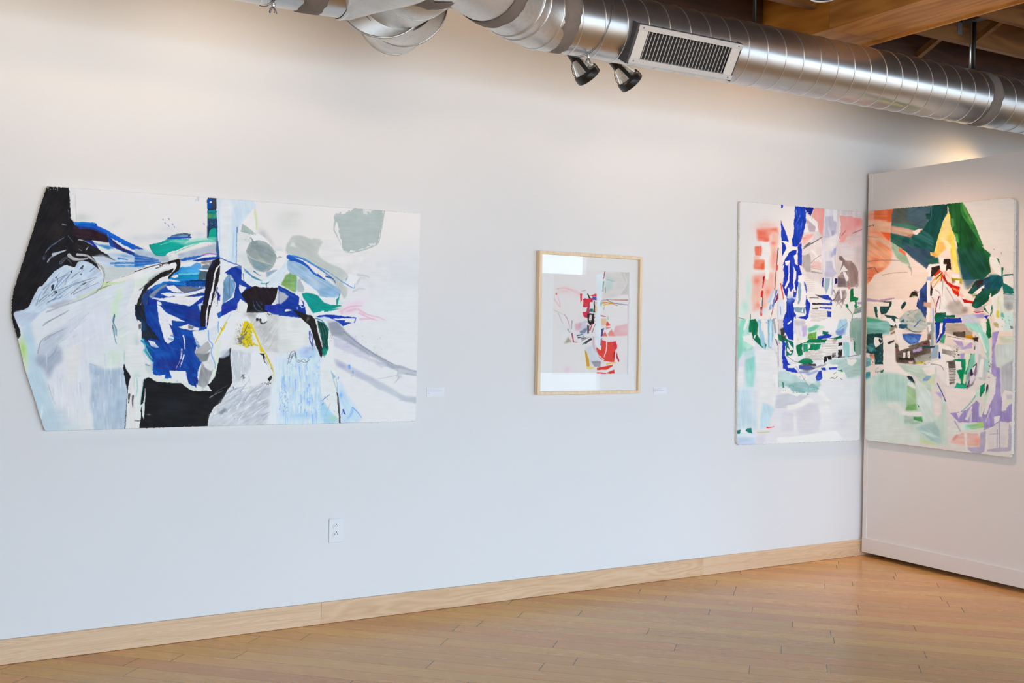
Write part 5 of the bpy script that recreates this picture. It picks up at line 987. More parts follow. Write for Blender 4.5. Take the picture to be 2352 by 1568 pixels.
    p('bfe0d2', '180 20 320 20 310 180 350 250 340 350 240 370 200 600 180 300', f=1, v=14, g=88); p('8fcdb4', '215 20 300 20 250 150 230 200 240 340 290 370 350 330 350 370 230 400 195 560 195 200', f=2, a=.8, v=16, g=88); p('ebe4de', '270 20 300 10 300 60 255 150 235 130'); p('ebe4de', '230 210 330 195 345 260 380 300 370 340 240 260')
    p('c2d9d6', '230 400 370 370 370 430 260 460', f=2); p('9fd0c6', '265 480 340 450 380 430 375 600 350 800 280 800 260 600', f=2, v=14, g=88); p('bfdfd6', '270 640 340 620 330 790 290 790', f=4, a=.7); p('e3dfdc', '190 580 250 560 240 640 240 860 195 855', f=2); b('9db6d8', 172, 540, 14, 120, .6)
    p('1f7a56', '310 20 380 10 410 70 400 190 460 290 490 280 510 310 490 365 440 330 350 240 340 170 300 160', v=24, g=88); p('17704e', '340 180 400 200 440 300 410 300 360 250', v=16); p('e7e0d9', '372 190 385 200 370 240 360 225', r=.4)
    p('a4c6d2', '400 20 440 20 450 130 480 200 500 360 540 370 540 430 480 430 470 350 440 300 420 120', f=.6, v=12, g=88); p('e7e1dc', '470 30 520 20 515 200 495 260 480 210', v=5); p('8ab6c6', '520 20 580 20 590 200 560 350 530 340', f=.6, v=12, g=88); p('cddbe2', '545 30 570 30 570 330 540 340', f=.5); p('8fcfbf', '490 360 540 365 530 430 485 430', f=.6); dots('3a5a68', 420, 20, 600, 60, 14, 10, .7)
    l('8b8890', '590 20 610 140 640 360', 5, 3, .6, .25); p('e0dbd8', '600 180 640 170 650 370 700 570 650 560', v=6); p('b7bcc8', '560 350 630 400 650 560 640 600 600 440', f=1, a=.8, v=14); l('4a4446', '610 230 640 320', 3, 1.6, .8, .15)
    for q in ('650 20 640 560', '662 20 660 300', '690 20 660 150', '640 200 650 560'): l('8e7f80', q, 1.4, 1, .7)
    p('cfc4c4', '640 20 700 20 690 130 660 130', f=.6)
    p('2b45b2', '705 0 800 0 820 60 825 260 760 250 735 180 700 130', v=22, g=85); p('ebe4df', '745 65 790 30 800 45 760 80'); p('d9d2d4', '820 20 980 20 980 200 930 220 870 200 820 170', v=16, g=80); p('bfb4d0', '920 100 975 90 975 200 930 220', f=1); p('b9b4b6', '830 30 960 40 950 90 850 90', f=2, a=.6, v=20); p('ebe4de', '950 40 990 0 1030 0 980 90'); p('2b3fae', '880 0 980 0 970 20')
    p('46403e', '670 130 700 115 720 150 715 200 680 210', f=.8, v=20); p('1e7a58', '640 180 690 200 740 230 735 270 700 280 650 260', v=18); p('ebe4de', '610 200 640 170 650 260 600 240'); p('4a4240', '680 210 740 200 720 250 690 260', f=.6, a=.8)
    p('1f6d60', '735 240 820 280 825 380 800 430 740 440 735 330', v=22, g=70); p('e6e0da', '750 260 810 340 820 370 780 380', v=5); p('e6e0da', '745 340 800 400 780 420 745 380'); p('2b45b2', '695 260 735 290 720 420 760 520 840 590 800 600 700 590 690 440', v=20); p('2b45b2', '700 570 830 580 890 640 800 630 740 610', v=18); p('ebe4de', '820 190 850 180 860 460 835 480 825 300', v=5); p('ebe4de', '740 440 830 440 835 500 760 490', v=5); l('4c4a4a', '740 440 830 500 900 520', 1.2, 1, .8); p('ece5df', '750 550 890 530 900 545 830 580 760 580')
    p('c9d6c6', '990 130 1080 80 1190 60 1200 110 1100 140 1090 260 980 250', f=.8, v=20); p('6f9f58', '1000 180 1090 160 1085 255 990 245', d=.08, v=44, g=70); dots('b9c83c', 1000, 180, 1090, 250, 24, 9, .8); dots('9fd8d0', 1130, 70, 1190, 110, 20, 8, .8); p('5fb59a', '990 120 1080 80 1130 90 1060 150 1000 170', f=1, a=.7, v=20)
    p('ece5df', '1010 60 1200 20 1340 0 1350 60 1310 180 1250 160 1200 150 1190 100 1080 70 1020 110', v=6); p('a9c4d2', '1360 20 1440 10 1460 60 1420 190 1340 180 1310 160', f=1, v=22, g=60); p('7f90c8', '1310 160 1420 120 1380 220 1320 190', f=1, v=16, a=.85); l('5a7a80', '1320 150 1460 50', 1, 1, .7)
    p('207058', '1160 150 1230 160 1220 200 1160 190', v=14); p('2b44a6', '1100 215 1230 180 1270 200 1240 230 1100 245', v=16); p('e9e2dc', '1120 190 1160 150 1155 190 1110 215'); p('1f7a54', '1000 250 1100 240 1180 250 1300 230 1380 200 1385 230 1250 280 1140 290 1000 300 930 290', v=24, g=-6)
    p('e9dfd4', '850 220 900 260 970 240 975 280 890 290 860 260'); p('d9b98a', '860 230 890 260 870 260', f=.5); p('1f7a54', '850 320 930 290 920 360 930 420 880 450 860 400', v=22); p('2a8a66', '930 300 1140 300 1130 360 1060 380 940 400', v=34, g=88); p('ece5df', '990 300 1020 310 1010 350 990 370', r=.5); l('9aa0a0', '935 300 930 400', 2.5, 2, .9); l('d9dcd8', '950 295 1140 290', 1.6, 1, .9)
    p('1f7a54', '870 520 930 470 1000 465 1050 500 1050 520 960 540', v=30, g=-10); p('ece4dd', '950 390 1150 380 1160 330 1220 240 1290 240 1300 290 1380 280 1340 380 1200 400 1170 490 1100 480 960 460', v=5, r=.6); p('ece4dd', '1000 370 1140 380 1150 480 950 440', v=4)
    for i in range(9): l('6a5c58', '%d %d %d %d' % (960, 390 + i * 12, 1150 + i % 3 * 20, 372 + i * 14), 1.0, .8, .55)
    for i in range(7): l('6a5c58', '%d %d %d %d' % (1150, 260 + i * 18, 1330, 262 + i * 19), 1.0, .8, .45)
    p('b9a49c', '1270 250 1320 240 1320 290 1280 300', f=1, a=.8)
    p('2a2422', '1175 450 1205 440 1210 500 1180 530', v=10); p('2a2422', '1215 440 1260 430 1265 490 1220 480', v=8); p('2a2422', '1270 410 1310 400 1320 440 1275 460', v=12, d=.05); p('2a2422', '1340 290 1390 280 1390 320 1340 325', v=8); p('2a2422', '1340 370 1362 365 1360 460 1340 465', v=6); p('2a2422', '1368 365 1386 365 1384 455 1366 460', v=6); l('2a2422', '1200 455 1440 450 1560 430', 1.4, 1, .9); p('d9d0ca', '1190 380 1340 365 1330 430 1200 440', v=6, a=.6)
    p('9fc6c4', '1395 285 1460 280 1475 330 1470 440 1430 470 1400 370', v=12, g=88); p('e8e2dc', '1420 230 1480 240 1510 310 1500 430 1470 450 1475 320 1460 280', v=5); p('1f7050', '1520 240 1540 290 1540 400 1520 380', v=14); dots('a0625c', 1480, 235, 1520, 270, 8, 12, .8)
    p('98aca0', '1480 40 1600 10 1610 380 1570 440 1540 400 1530 240 1470 230', v=26, g=88); p('8da398', '1500 150 1600 120 1600 330 1560 380', f=4, a=.6, v=26, g=88); p('ece5df', '1440 0 1480 0 1470 80 1480 230 1420 220 1450 80', v=5)
    p('b7c8c4', '1220 490 1400 470 1570 460 1600 480 1590 660 1450 700 1420 640 1390 600 1330 590 1260 540', f=1, v=20, g=-20); p('9fb5aa', '1500 500 1600 470 1600 650 1480 690', f=5, a=.6, v=24); p('e5dfd9', '1440 470 1540 470 1560 500 1500 560 1450 530', f=.8, v=8); l('c7b45a', '1590 440 1605 470', 2, 1, .8)
    p('5a5658', '900 540 1080 530 1090 560 940 560', f=.8, v=20); p('4a5a9c', '890 550 1000 550 1070 580 1050 600 980 605 890 590', f=.8, v=24); l('3a3436', '1000 530 1080 545', 3, 2, .9); p('6a6460', '900 600 1100 560 1200 530 1210 545 1080 580 980 620', f=1, a=.6, d=.15)
    p('2f48b0', '1140 580 1190 575 1200 610 1150 610', v=14); p('2f48b0', '1230 575 1330 570 1320 595 1240 600', v=14); p('3a50aa', '1080 690 1110 620 1150 610 1155 700 1120 735 1085 730', v=30); p('e8e2dd', '1200 540 1340 540 1330 570 1200 575'); p('1f7a54', '1335 605 1390 600 1395 630 1350 620', v=12); p('e8e1db', '1160 630 1320 610 1420 640 1410 690 1300 720 1160 710', v=6)
    for q in ('1290 650 1320 630', '1260 690 1300 705 1330 680', '1370 700 1390 720', '1250 700 1290 690'): l('4a4c4a', q, 1.2, 1, .8)
    p('b9cccb', '640 620 740 620 800 660 900 680 1000 690 1130 740 1140 790 1100 830 960 810 720 790 650 800', f=1, v=22, g=10); p('9fbcbd', '720 760 1000 740 1110 790 1100 860 920 870 800 850', f=1, v=26, g=8); p('dfdcda', '830 640 1000 690 960 720 880 700', f=.6); dots('c9c89a', 740, 620, 810, 650, 16, 8, .7)
    dots('3a9a6c', 720, 780, 830, 800, 26, 9, .7); dots('3a9a6c', 980, 800, 1110, 830, 34, 9, .7); dots('3fa07a', 810, 850, 950, 870, 26, 9, .7); p('1f8a6a', '685 740 705 750 715 810 690 810 700 790'); l('3a9a7a', '645 650 650 800', 1.4, 1.2, .7); p('2f9a7a', '980 880 1000 880 995 910')
    dots('3a3a3a', 930, 680, 960, 715, 8, 12, .8); dots('5a5ab0', 890, 670, 910, 700, 4, 12, .7); p('e7e2de', '860 600 1000 690 1090 730 1000 780 940 720 870 680', a=.6, f=.6); p('8e9abc', '960 650 1100 600 1110 620 1000 670', f=1, a=.7, v=16); l('4b4c50', '850 560 900 640 990 780', .9, .8, .5); p('7f8bb4', '890 620 1020 620 1000 640 900 640', f=.8, a=.7)
    # pale bottom
    p('e0dedd', '370 380 470 360 600 370 640 470 650 660 640 830 620 1030 470 980 440 1280 405 1280 400 700', f=1.5, v=6); p('e7e4e1', '580 660 640 650 640 800 620 810', f=.6); b('d2d3d6', 600, 780, 30, 40, .6)
    p('c6d6dc', '170 830 370 830 400 1280 170 1280', f=4, v=12, g=88); p('c3d6de', '460 980 560 1020 600 1060 520 1260 430 1280', f=2, v=10, g=80); b('cfe0e0', 250, 800, 80, 40, .6); p('dcdde0', '300 820 400 830 400 1050 380 1240 320 1100', f=5, a=.5)
    p('c9c9cf', '620 900 800 870 960 900 1000 920 900 990 760 1030 610 1040', f=1.5, v=14, g=-10); p('e5e1de', '680 830 780 815 810 880 920 870 860 915 780 880 680 870', f=.8); dots('6a6a6c', 700, 840, 730, 850, 4, 8, .7); p('e6e2df', '750 1010 860 1000 980 920 1080 970 1000 980 880 1050 760 1070', f=1); p('e4e0de', '1150 840 1240 950 1250 970 1200 970 1100 880', f=1); l('b7b7bc', '620 1040 740 1040', 1.4, 1, .7)
    p('d3cfd6', '700 1080 820 1090 850 1320 680 1320 680 1200', f=3, v=10, a=.8); p('cfcbd3', '850 1080 1000 980 1100 990 1160 1160 1100 1330 900 1360 850 1250', f=4, v=10, a=.8); p('e2dfe0', '1110 1010 1240 1010 1250 1110 1180 1150 1130 1330 1140 1130', f=2, a=.8); p('e2dfe0', '820 1140 850 1150 850 1310 830 1320', f=1.5); b('cdcad2', 1420, 1200, 160, 200, .5)
    p('cfd6de', '160 1340 380 1340 380 1470 165 1480', f=.8, v=14); p('b3c3da', '170 1380 380 1400 380 1470 170 1470', f=3, a=.6, v=14); p('2a7a74', '165 1300 215 1300 195 1345 165 1345', v=14); p('2a7f78', '265 1310 280 1285 335 1280 345 1340 310 1335', v=10); p('dfe0e2', '215 1290 280 1280 260 1310 300 1340 200 1345', f=.6); l('cf3048', '515 1272 560 1270 600 1262', 3, 1, .95, k=0); l('cfc078', '400 1330 540 1322', 2.4, 2, .8)
    p('e7e5e3', '630 1390 900 1370 1200 1320 1320 1310 1390 1400 1200 1430 1050 1430 820 1450 640 1460', f=1, v=5, a=.9); p('d4d0d8', '390 1350 500 1350 470 1470 390 1475', f=2, a=.7)
    return A
def art_diptych_right():
    A = Art(1978, 445, 2345, 1062, 'e5cdb6'); p, l, b, dots = A.p, A.l, A.b, A.dots
    A.crop(0, 0, 1); p('dcd0c0', '1970 800 2352 800 2352 1070 1970 1070', f=20, v=4)
    A.crop(1970, 440, 4.9005)
    p('e0cfbb', '1180 130 1770 60 1770 930 1620 920 1480 720', f=2, v=5)
    # orange wash, upper left
    p('e9a47c', '150 220 420 190 385 340 375 560 380 640 330 830 180 850 120 830 130 560 115 400', f=4, v=22); p('e27a4c', '190 230 300 205 420 190 400 260 380 345 320 320 185 310', f=1.5, v=26); p('e06a3c', '330 215 418 192 385 340 330 330 345 270', f=1.5, a=.8)
    p('e8b58c', '130 310 380 350 380 470 260 450 160 400 120 420', f=1, v=18); p('dd6236', '255 450 375 470 360 550 320 530', f=1, v=20); p('e79a6e', '160 420 260 450 320 540 250 520 170 460', f=3, a=.8); b('e8c0a0', 140, 360, 40, 60, .7)
    p('e6a67c', '120 500 200 510 360 570 390 700 370 800 320 860 250 910 130 960 115 700', f=2, v=26, g=35); p('e38a5c', '200 540 330 620 390 690 330 660 230 600', f=3, a=.7, v=22, g=35); b('e07a4c', 200, 770, 70, 50, .7); p('d9c0a0', '130 500 250 520 320 560 380 600 380 640 250 560', f=2, a=.7)
    p('e08a62', '120 850 200 860 330 850 240 910 190 940 170 990 130 1080 115 1110', f=2, v=24); b('dd7a56', 140, 950, 30, 60, .7)
    l('7d6456', '115 800 200 775 360 770 480 775', 1.6, 1, .8); l('6b574c', '120 500 230 515', 1, .8, .6); l('8a5648', '120 880 180 850 210 890 240 920', 4, 2, .6, .3); l('4a3f3a', '135 400 185 375', 1.5, 1.2, .8); dots('3f3b38', 170, 370, 190, 390, 4, 14, .9); l('6f5a50', '118 960 170 970', 1, .8, .7)
    # dark green field
    p('4f6460', '420 190 840 150 830 240 760 420 560 560 370 560 385 260', f=.6, v=22, g=10); p('6a6148', '420 200 560 180 560 330 700 400 620 400 400 350', f=5, a=.6, v=22, g=30); p('54646a', '560 175 840 152 830 300 720 400 560 300', f=4, a=.6, v=20, g=-30)
    p('4a7a60', '385 355 560 370 720 410 620 440 390 390', f=1, v=22); p('3f6a58', '370 470 560 510 640 480 700 430 760 600 900 700 780 870 640 760 520 660 370 560', v=26, g=30)
    p('1c4f44', '840 150 1010 130 1015 240 960 320 920 480 870 670 820 690 800 720 640 520 740 420 800 320', v=24, g=-70, f=.4); p('184a40', '870 180 1000 140 1000 230 900 440 880 640 800 640 820 400', f=4, a=.6, v=20, g=-75); p('2a5a50', '600 490 740 430 850 520 860 670 640 620', f=1.5, v=34, g=30); p('24504a', '500 530 580 520 580 620 500 600', f=.6, v=14); p('1e4a3e', '765 245 830 240 820 310 770 305', f=.6, v=18)
    p('40545e', '480 560 640 620 800 650 860 760 900 740 810 830 780 870 600 740', f=2, v=22, g=35); p('35604e', '780 760 900 740 920 810 800 830', f=1, v=20); l('6f8a8c', '835 160 830 280 790 330', 1.5, 1, .6)
    p('2a5f2f', '1010 130 1160 120 1170 200 1160 560 1130 560 1060 440 1040 330', v=26, g=85); p('3f7a3c', '1155 120 1200 150 1300 330 1420 620 1380 600 1250 380 1165 260', v=26, g=62); p('6a9a4c', '1160 140 1200 150 1310 370 1280 360 1200 230', f=1, v=24, g=62, a=.85); p('b3b878', '1230 270 1270 320 1290 350 1250 310', f=1.5, a=.6)
    p('1f5a2c', '1160 250 1280 420 1420 640 1500 720 1480 760 1500 900 1420 980 1300 990 1180 990 1130 700 1100 440 1160 440', v=26, g=70); p('23503c', '1120 640 1300 620 1430 700 1490 900 1380 990 1200 980 1150 850', f=5, v=24, g=60); p('1a4226', '1180 380 1260 420 1330 520 1280 700 1190 600', f=5, a=.6, v=26, g=75); p('2f5464', '1130 760 1230 900 1330 1000 1300 1050 1220 1090 1180 980', f=3, a=.7, v=18); p('2a6a3f', '1400 620 1500 705 1490 720 1430 690', v=14)
    l('123c24', '1165 240 1155 600', 2, 1.5, .8); p('5a8a4a', '1050 300 1080 300 1085 380 1060 440', f=.6); p('5a9a4c', '1085 460 1130 480 1140 580 1110 560', f=.6, v=14)
    p('c9a080', '378 385 500 400 620 432 640 440 620 490 590 512 480 490 372 462', f=.5, v=30, g=12); p('e9d2bc', '620 440 725 415 730 428 690 466 660 488 625 478', r=.8, v=6); p('cf7c58', '700 440 725 425 720 440 695 465', r=.5); p('b5705a', '560 490 640 470 600 512 565 505', f=.6, a=.7)
    # yellow shape
    p('e5c56a', '1015 235 1040 260 1050 420 1085 470 1090 560 1100 600 1080 640 990 640 900 735 820 715 815 680 860 690 900 520 960 340', r=.6, v=22); p('e8cf96', '1000 260 1030 280 1040 400 1000 560 920 560 960 400', f=3, a=.7, v=14); p('e2a860', '920 560 1000 580 990 640 930 680 890 640', f=3, a=.8, v=22); p('e2a45a', '815 680 870 690 910 720 860 730', f=1); p('e9d9b4', '940 520 1010 560 1080 640 1060 680 1000 640', f=1.5, a=.8); p('e6cf62', '1060 480 1090 560 1110 700 1130 840 1150 910 1100 900 1050 680', v=16); p('ead2ac', '1060 900 1060 790 1080 760 1110 900 1150 940 1060 910', f=2, a=.8); p('e0bd54', '1040 640 1060 640 1070 800 1080 880 1060 900', f=1, a=.8)
    p('eadfce', '925 750 970 745 960 810 1000 815 985 880 970 920 930 860'); p('35231c', '965 755 1045 760 1055 880 1020 870 990 900 1000 820 965 812', v=12); p('3a2a22', '830 850 925 830 930 870 860 940 820 970', v=12); p('e9dbc8', '780 870 800 820 920 810 925 830 830 850 820 990 780 960', v=5, r=.5)
    p('c23a1c', '920 870 945 900 870 960 860 940', v=12); p('e8a08e', '960 890 1000 900 1040 970 980 930', f=.8); p('c22c18', '955 930 1010 1010 1090 1060 1130 1110 1060 1090 1000 1040 960 980', v=16); p('e9cdb2', '1000 920 1030 880 1060 930 1050 990', f=.6); p('eadccb', '1060 930 1140 930 1140 975 1060 970'); p('b5982a', '1050 970 1180 980 1170 1040 1100 1000 1060 1000', f=.6, v=26); p('eadccb', '1100 1000 1150 1000 1130 1050 1100 1050')
    for c, q, w in (('c22a18', '950 910 940 1010 920 1090', 4), ('d9992a', '940 930 860 990 820 1050', 4), ('c9761c', '950 930 900 1010 850 1080', 3.5), ('3a2a20', '940 920 880 990', 2), ('e8c04a', '930 960 880 1040', 3), ('7d2a1a', '970 930 1000 1020 1040 1060', 3)): l(c, q, w, 1.2, .9, .1)
    # lower-left paper shapes
    p('9fb08c', '380 570 480 640 560 740 640 800 600 840 490 790 420 720 385 640', f=1, v=22, g=40); p('e0754c', '465 625 545 690 540 720 465 670', f=.6); p('e6cdb6', '540 690 640 770 780 880 800 980 700 1080 640 1110 520 1190 600 930 590 820 560 740', v=6)
    p('e6ccb2', '110 1110 190 940 270 900 350 855 590 840 610 930 800 900 790 980 700 1060 640 1110 580 1190 600 1260 420 1200 330 1220 230 1240 110 1190', v=6, r=.6); l('a58a74', '275 940 400 915 560 908', 1.6, 1.2, .8); l('93836f', '580 840 605 880 605 940', 2, 1.2, .7, .2); p('8fa18c', '560 830 600 850 600 900', f=1, a=.7)
    p('b394a0', '105 1190 230 1220 410 1190 410 1210 300 1230 220 1240 110 1230', f=.6, v=12)
    p('e6cdb4', '110 1230 230 1240 350 1220 480 1200 600 1260 560 1380 440 1430 300 1380 240 1460 110 1400', v=6); p('2a4a44', '240 1240 390 1230 380 1290 330 1370 260 1380 250 1300', v=22, g=60); p('e8d2ba', '230 1240 360 1250 350 1290 210 1290 120 1240', r=.5); p('2f5a4c', '180 1290 215 1290 230 1420 200 1410', v=14); p('e9d8c4', '215 1285 250 1290 260 1450 240 1450'); p('26403c', '490 1290 510 1240 550 1250 520 1310 495 1320', k=1, v=12); p('e8d4bd', '390 1210 500 1210 520 1240 480 1300 520 1390 440 1430 310 1390 380 1270', v=6)
    p('3c332c', '580 1190 610 1130 650 1120 700 1160 680 1180 640 1170 600 1190', f=.5, d=.05, v=20); l('2f2a26', '640 1110 700 1140 770 1160', 1.5, 1, .8); dots('7a8a2a', 610, 1170, 650, 1195, 8, 10, .8)
    p('3d4f7a', '700 1110 785 1000 785 1250 770 1430 690 1330 660 1290 680 1180', v=26, g=80); p('2c3c66', '690 1130 740 1120 780 1180 770 1300 720 1240', f=2, a=.7, v=20); p('e8d4be', '670 1140 700 1130 690 1230', r=.5); p('9fa8b8', '780 960 840 955 830 1000 780 1000', f=.6)
    p('eadfd0', '780 1000 810 1000 820 1250 800 1568 785 1568 780 1250', v=4, r=.4); p('332620', '820 1020 850 1100 890 1150 850 1180 820 1170', v=12, f=.4); p('c99f80', '740 1240 830 1250 820 1310 740 1290', f=1, v=14)
    # pale central drapery
    p('e7dccc', '850 1080 950 1000 1040 1080 1100 1180 1180 1290 1150 1400 1000 1380 890 1360 880 1200 830 1190', v=10, g=60); p('d8c9b8', '950 1030 1060 1120 1130 1250 1060 1330 1000 1280', f=3, a=.6, v=14, g=60)
    for q in ('870 1100 930 1160 920 1320', '960 1000 950 1180', '920 1180 885 1290 880 1360', '1000 1080 1100 1250', '840 1190 880 1290'): l('8b6a5c', q, 1.5, 1, .7)
    l('7d1a3a', '915 1180 890 1270 875 1360', 2.4, 1.6, .9); p('7a6254', '990 1300 1040 1240 1200 1220 1240 1340 1140 1400 1060 1390', f=3, a=.35, v=30, d=.1); p('e6dac9', '1100 1150 1160 1150 1280 1290 1240 1300 1190 1290'); b('8d7f74', 1210, 1340, 40, 40, .7); b('9a8c80', 1130, 1260, 40, 40, .5)
    p('c9341c', '1020 1040 1150 1070 1140 1180 1090 1150 1060 1100', v=16); p('e88a5a', '1060 1070 1150 1110 1140 1130 1070 1100', f=.6); p('e8b09c', '1150 1130 1200 1180 1160 1200', f=.6); p('c1271a', '1170 1200 1320 1240 1300 1260 1200 1250', v=12, r=.6); p('e9d6bd', '1160 1060 1280 1160 1300 1220 1200 1190', v=5); p('c2341e', '1120 1100 1150 1170 1120 1180')
    p('5a4c28', '1060 980 1110 1020 1060 1030', f=1, a=.6); p('9a8a72', '1220 1090 1300 1020 1330 1010 1250 1100', f=.6)
    # green sash at right
    p('224a3c', '1330 1000 1480 960 1620 940 1640 1010 1600 1120 1480 1140 1420 1260 1300 1300 1280 1280 1330 1180 1240 1140', v=26, g=-40); p('1e5a5c', '1480 940 1630 930 1640 1020 1590 1100 1500 1100', f=2, v=30, g=-50); p('2f4f6c', '1330 1000 1480 960 1480 1110 1380 1120', f=3, a=.7, v=20); p('1f5a44', '1310 1220 1450 1090 1500 1120 1470 1230 1350 1320 1290 1300', v=26, g=-40); p('eadfcf', '1330 1120 1420 1045 1425 1080 1350 1160 1280 1170'); p('3a2a24', '1330 1010 1420 990 1400 1040 1340 1080', f=.6, v=14); p('2a2622', '1390 1100 1420 1080 1410 1120'); p('9a9050', '1280 1150 1350 1140 1300 1190', f=1, a=.7)
    p('e6d8c4', '1480 730 1560 745 1610 850 1620 960 1560 920 1500 830', v=5); p('1f6a4c', '1560 745 1590 760 1610 830 1590 800', v=10); l('2a6a6a', '1615 950 1740 925', 2, 1.6, .9); p('1f7050', '1620 850 1640 850 1635 920 1620 940', v=10); p('246058', '1640 930 1740 925 1740 945 1660 940', v=12); p('e4d6c2', '1640 950 1740 950 1740 1080 1700 1100 1640 1020', v=5); p('2a7060', '1620 1010 1740 1110 1745 1150 1640 1140', v=16); l('24606a', '1640 1150 1748 1160', 2.4, 2, .8); l('2a8a70', '1745 980 1748 1140', 1.6, 1.4, .8); dots('2a5a66', 1450, 640, 1620, 700, 6, 10, .8)
    p('24543e', '1500 1120 1590 1130 1530 1180 1500 1190', v=12); p('e6dccb', '1500 1190 1590 1130 1640 1150 1640 1568 1540 1568 1540 1400 1490 1320', v=10, g=85); p('dcd6c0', '1590 1150 1640 1150 1660 1350 1640 1500 1600 1400', f=1, v=14, g=85); p('d9d2a8', '1570 1180 1590 1170 1595 1440 1560 1410', f=.6, v=20); p('d3c34a', '1560 1340 1595 1340 1590 1420 1560 1410', f=1); p('b5b3a6', '1640 1160 1748 1160 1745 1300 1700 1340 1650 1300', f=1, v=24); b('8f8d88', 1700, 1290, 40, 50, .8)
    p('2c6a44', '1410 1280 1500 1280 1510 1300 1500 1390 1420 1330', v=20); p('e9dccb', '1420 1290 1500 1270 1505 1310 1490 1390', v=5); l('2a7a4c', '1510 1280 1515 1340 1490 1400', 2, 1.4, .9); p('c2a8a0', '1310 1330 1420 1280 1410 1330 1330 1360', f=.8, v=14); l('b3263c', '1330 1360 1410 1350', 3, 2.5, .9); l('b5263c', '1310 1350 1340 1358', 2, 1.5, .9)
    p('cfdccc', '1600 1360 1740 1340 1745 1568 1640 1568', f=2, v=18, g=85); p('5aa088', '1610 1360 1640 1360 1650 1420 1615 1410', f=1, a=.8); dots('3a8a7a', 1620, 1380, 1745, 1520, 20, 12, .6); dots('4a3a34', 1720, 1520, 1745, 1568, 10, 12, .8); p('b8a878', '1530 1470 1580 1470 1590 1530 1540 1520', f=1, v=20); p('e6dfd2', '1540 1430 1600 1420 1660 1470 1640 1520 1570 1480', f=.8)
    # blues, lilac band
    p('15624a', '880 1365 990 1360 990 1390 1100 1390 1100 1420 980 1420 970 1470 890 1490 860 1420', v=22); p('26409a', '970 1425 1160 1420 1175 1475 960 1480', v=12); p('223a88', '880 1490 920 1490 910 1568 870 1568', v=10); p('234090', '960 1490 980 1480 975 1568 960 1568', v=8); p('e8dfd2', '925 1490 955 1488 950 1568 925 1568', v=4); p('dfe0da', '980 1490 1000 1485 990 1568 975 1568'); l('7fa4cc', '848 1320 856 1568', 3, 2.4, .8)
    p('a99ab8', '1170 1390 1430 1370 1420 1420 1300 1430 1350 1500 1200 1480', f=1, v=16); p('d0cfc4', '1170 1400 1300 1370 1380 1460 1340 1568 1240 1568', f=1.5, a=.8, v=16, g=50); p('9fcdb4', '1200 1480 1360 1480 1400 1568 1260 1568', f=1.5, v=18); p('2a3a9c', '1420 1400 1475 1390 1450 1440', v=10); l('23703c', '1465 1440 1490 1568', 5, 6, .9); p('eadfd2', '1390 1440 1430 1420 1445 1568 1400 1568', v=4)
    p('bfae98', '990 1490 1200 1480 1240 1568 980 1568', f=1, v=24); p('d2a998', '1120 1480 1200 1500 1180 1560', f=2, a=.6)
    # teal block and machinery at left
    p('7fb09c', '115 1410 240 1440 340 1460 360 1568 110 1568', f=.6, v=22, g=8); p('4f9a72', '115 1410 230 1430 280 1465 110 1470', f=2, a=.8); p('2a4a40', '340 1460 390 1420 470 1440 460 1520 370 1530 350 1500', v=20); p('e9dccb', '270 1440 330 1400 400 1450 430 1480 410 1510 370 1500 330 1450', v=4); p('e8dccb', '420 1430 480 1430 470 1568 440 1568'); p('2c4f4c', '300 1380 420 1400 460 1430 330 1420', v=18)
    p('aeae9c', '460 1430 560 1340 700 1320 770 1440 760 1500 640 1540 500 1530', f=.8, v=30, g=30); p('3a6a78', '470 1470 520 1430 530 1490 480 1500', v=22); p('8a9a8c', '560 1340 700 1380 740 1450 660 1440', f=1, a=.7, v=30); l('4a6a9a', '630 1510 710 1440', 3, 2, .8, .1); l('55503f', '560 1390 660 1330', 1.5, 1, .7); dots('2f3a34', 470, 1440, 760, 1540, 40, 12, .5); p('c9bfa6', '600 1330 680 1340 620 1420 570 1400', f=.8, a=.7)
    # ---- lower half ----
    A.crop(1970, 740, 4.7513)
    p('8db5a2', '105 0 340 0 360 60 340 130 110 130', f=.6, v=24, g=4); p('55806c', '105 60 330 90 250 140 105 130', f=2, a=.5, v=20); p('2c4a44', '105 130 270 120 280 250 275 460 190 460 170 350 110 330', v=24, g=30); p('3f6f6a', '120 230 200 220 190 330 130 310', f=1, v=26, a=.8); p('6aa09a', '115 240 180 280 150 330 120 310', f=1, a=.7, v=20); dots('6fb0a8', 180, 290, 270, 450, 14, 18, .6)
    p('e8dac7', '180 160 250 170 270 220 200 280 180 230', v=4); p('2a3c38', '230 170 270 200 250 230 230 200'); p('e4cdb6', '155 360 185 390 180 600 140 600 145 430', v=5); p('c98f6e', '130 350 180 340 190 400 140 400', f=.8, v=20); dots('3a302a', 105, 330, 200, 460, 16, 14, .7); p('7fa8a0', '100 370 140 390 145 470 105 520', v=24); p('4a8e92', '95 545 140 540 140 625 95 630', v=14); p('e5d2bd', '190 465 280 470 280 510 190 500', v=4); p('2f5a44', '250 530 285 510 280 550 250 555'); dots('55503f', 190, 495, 260, 545, 18, 10, .6)
    p('8d7a62', '350 60 450 30 440 110 360 130', f=.6, v=26); l('dccbb6', '360 110 440 60', 3, 3, .9); p('e9dccb', '440 0 475 0 430 140 425 130'); p('4a6aa0', '490 130 600 120 700 130 660 230 560 240 490 170', f=.6, v=36, g=30); p('7f9fc0', '510 150 640 160 640 220 580 235', f=1.5, a=.7, v=30); dots('2f4a9c', 480, 120, 700, 240, 20, 16, .5)
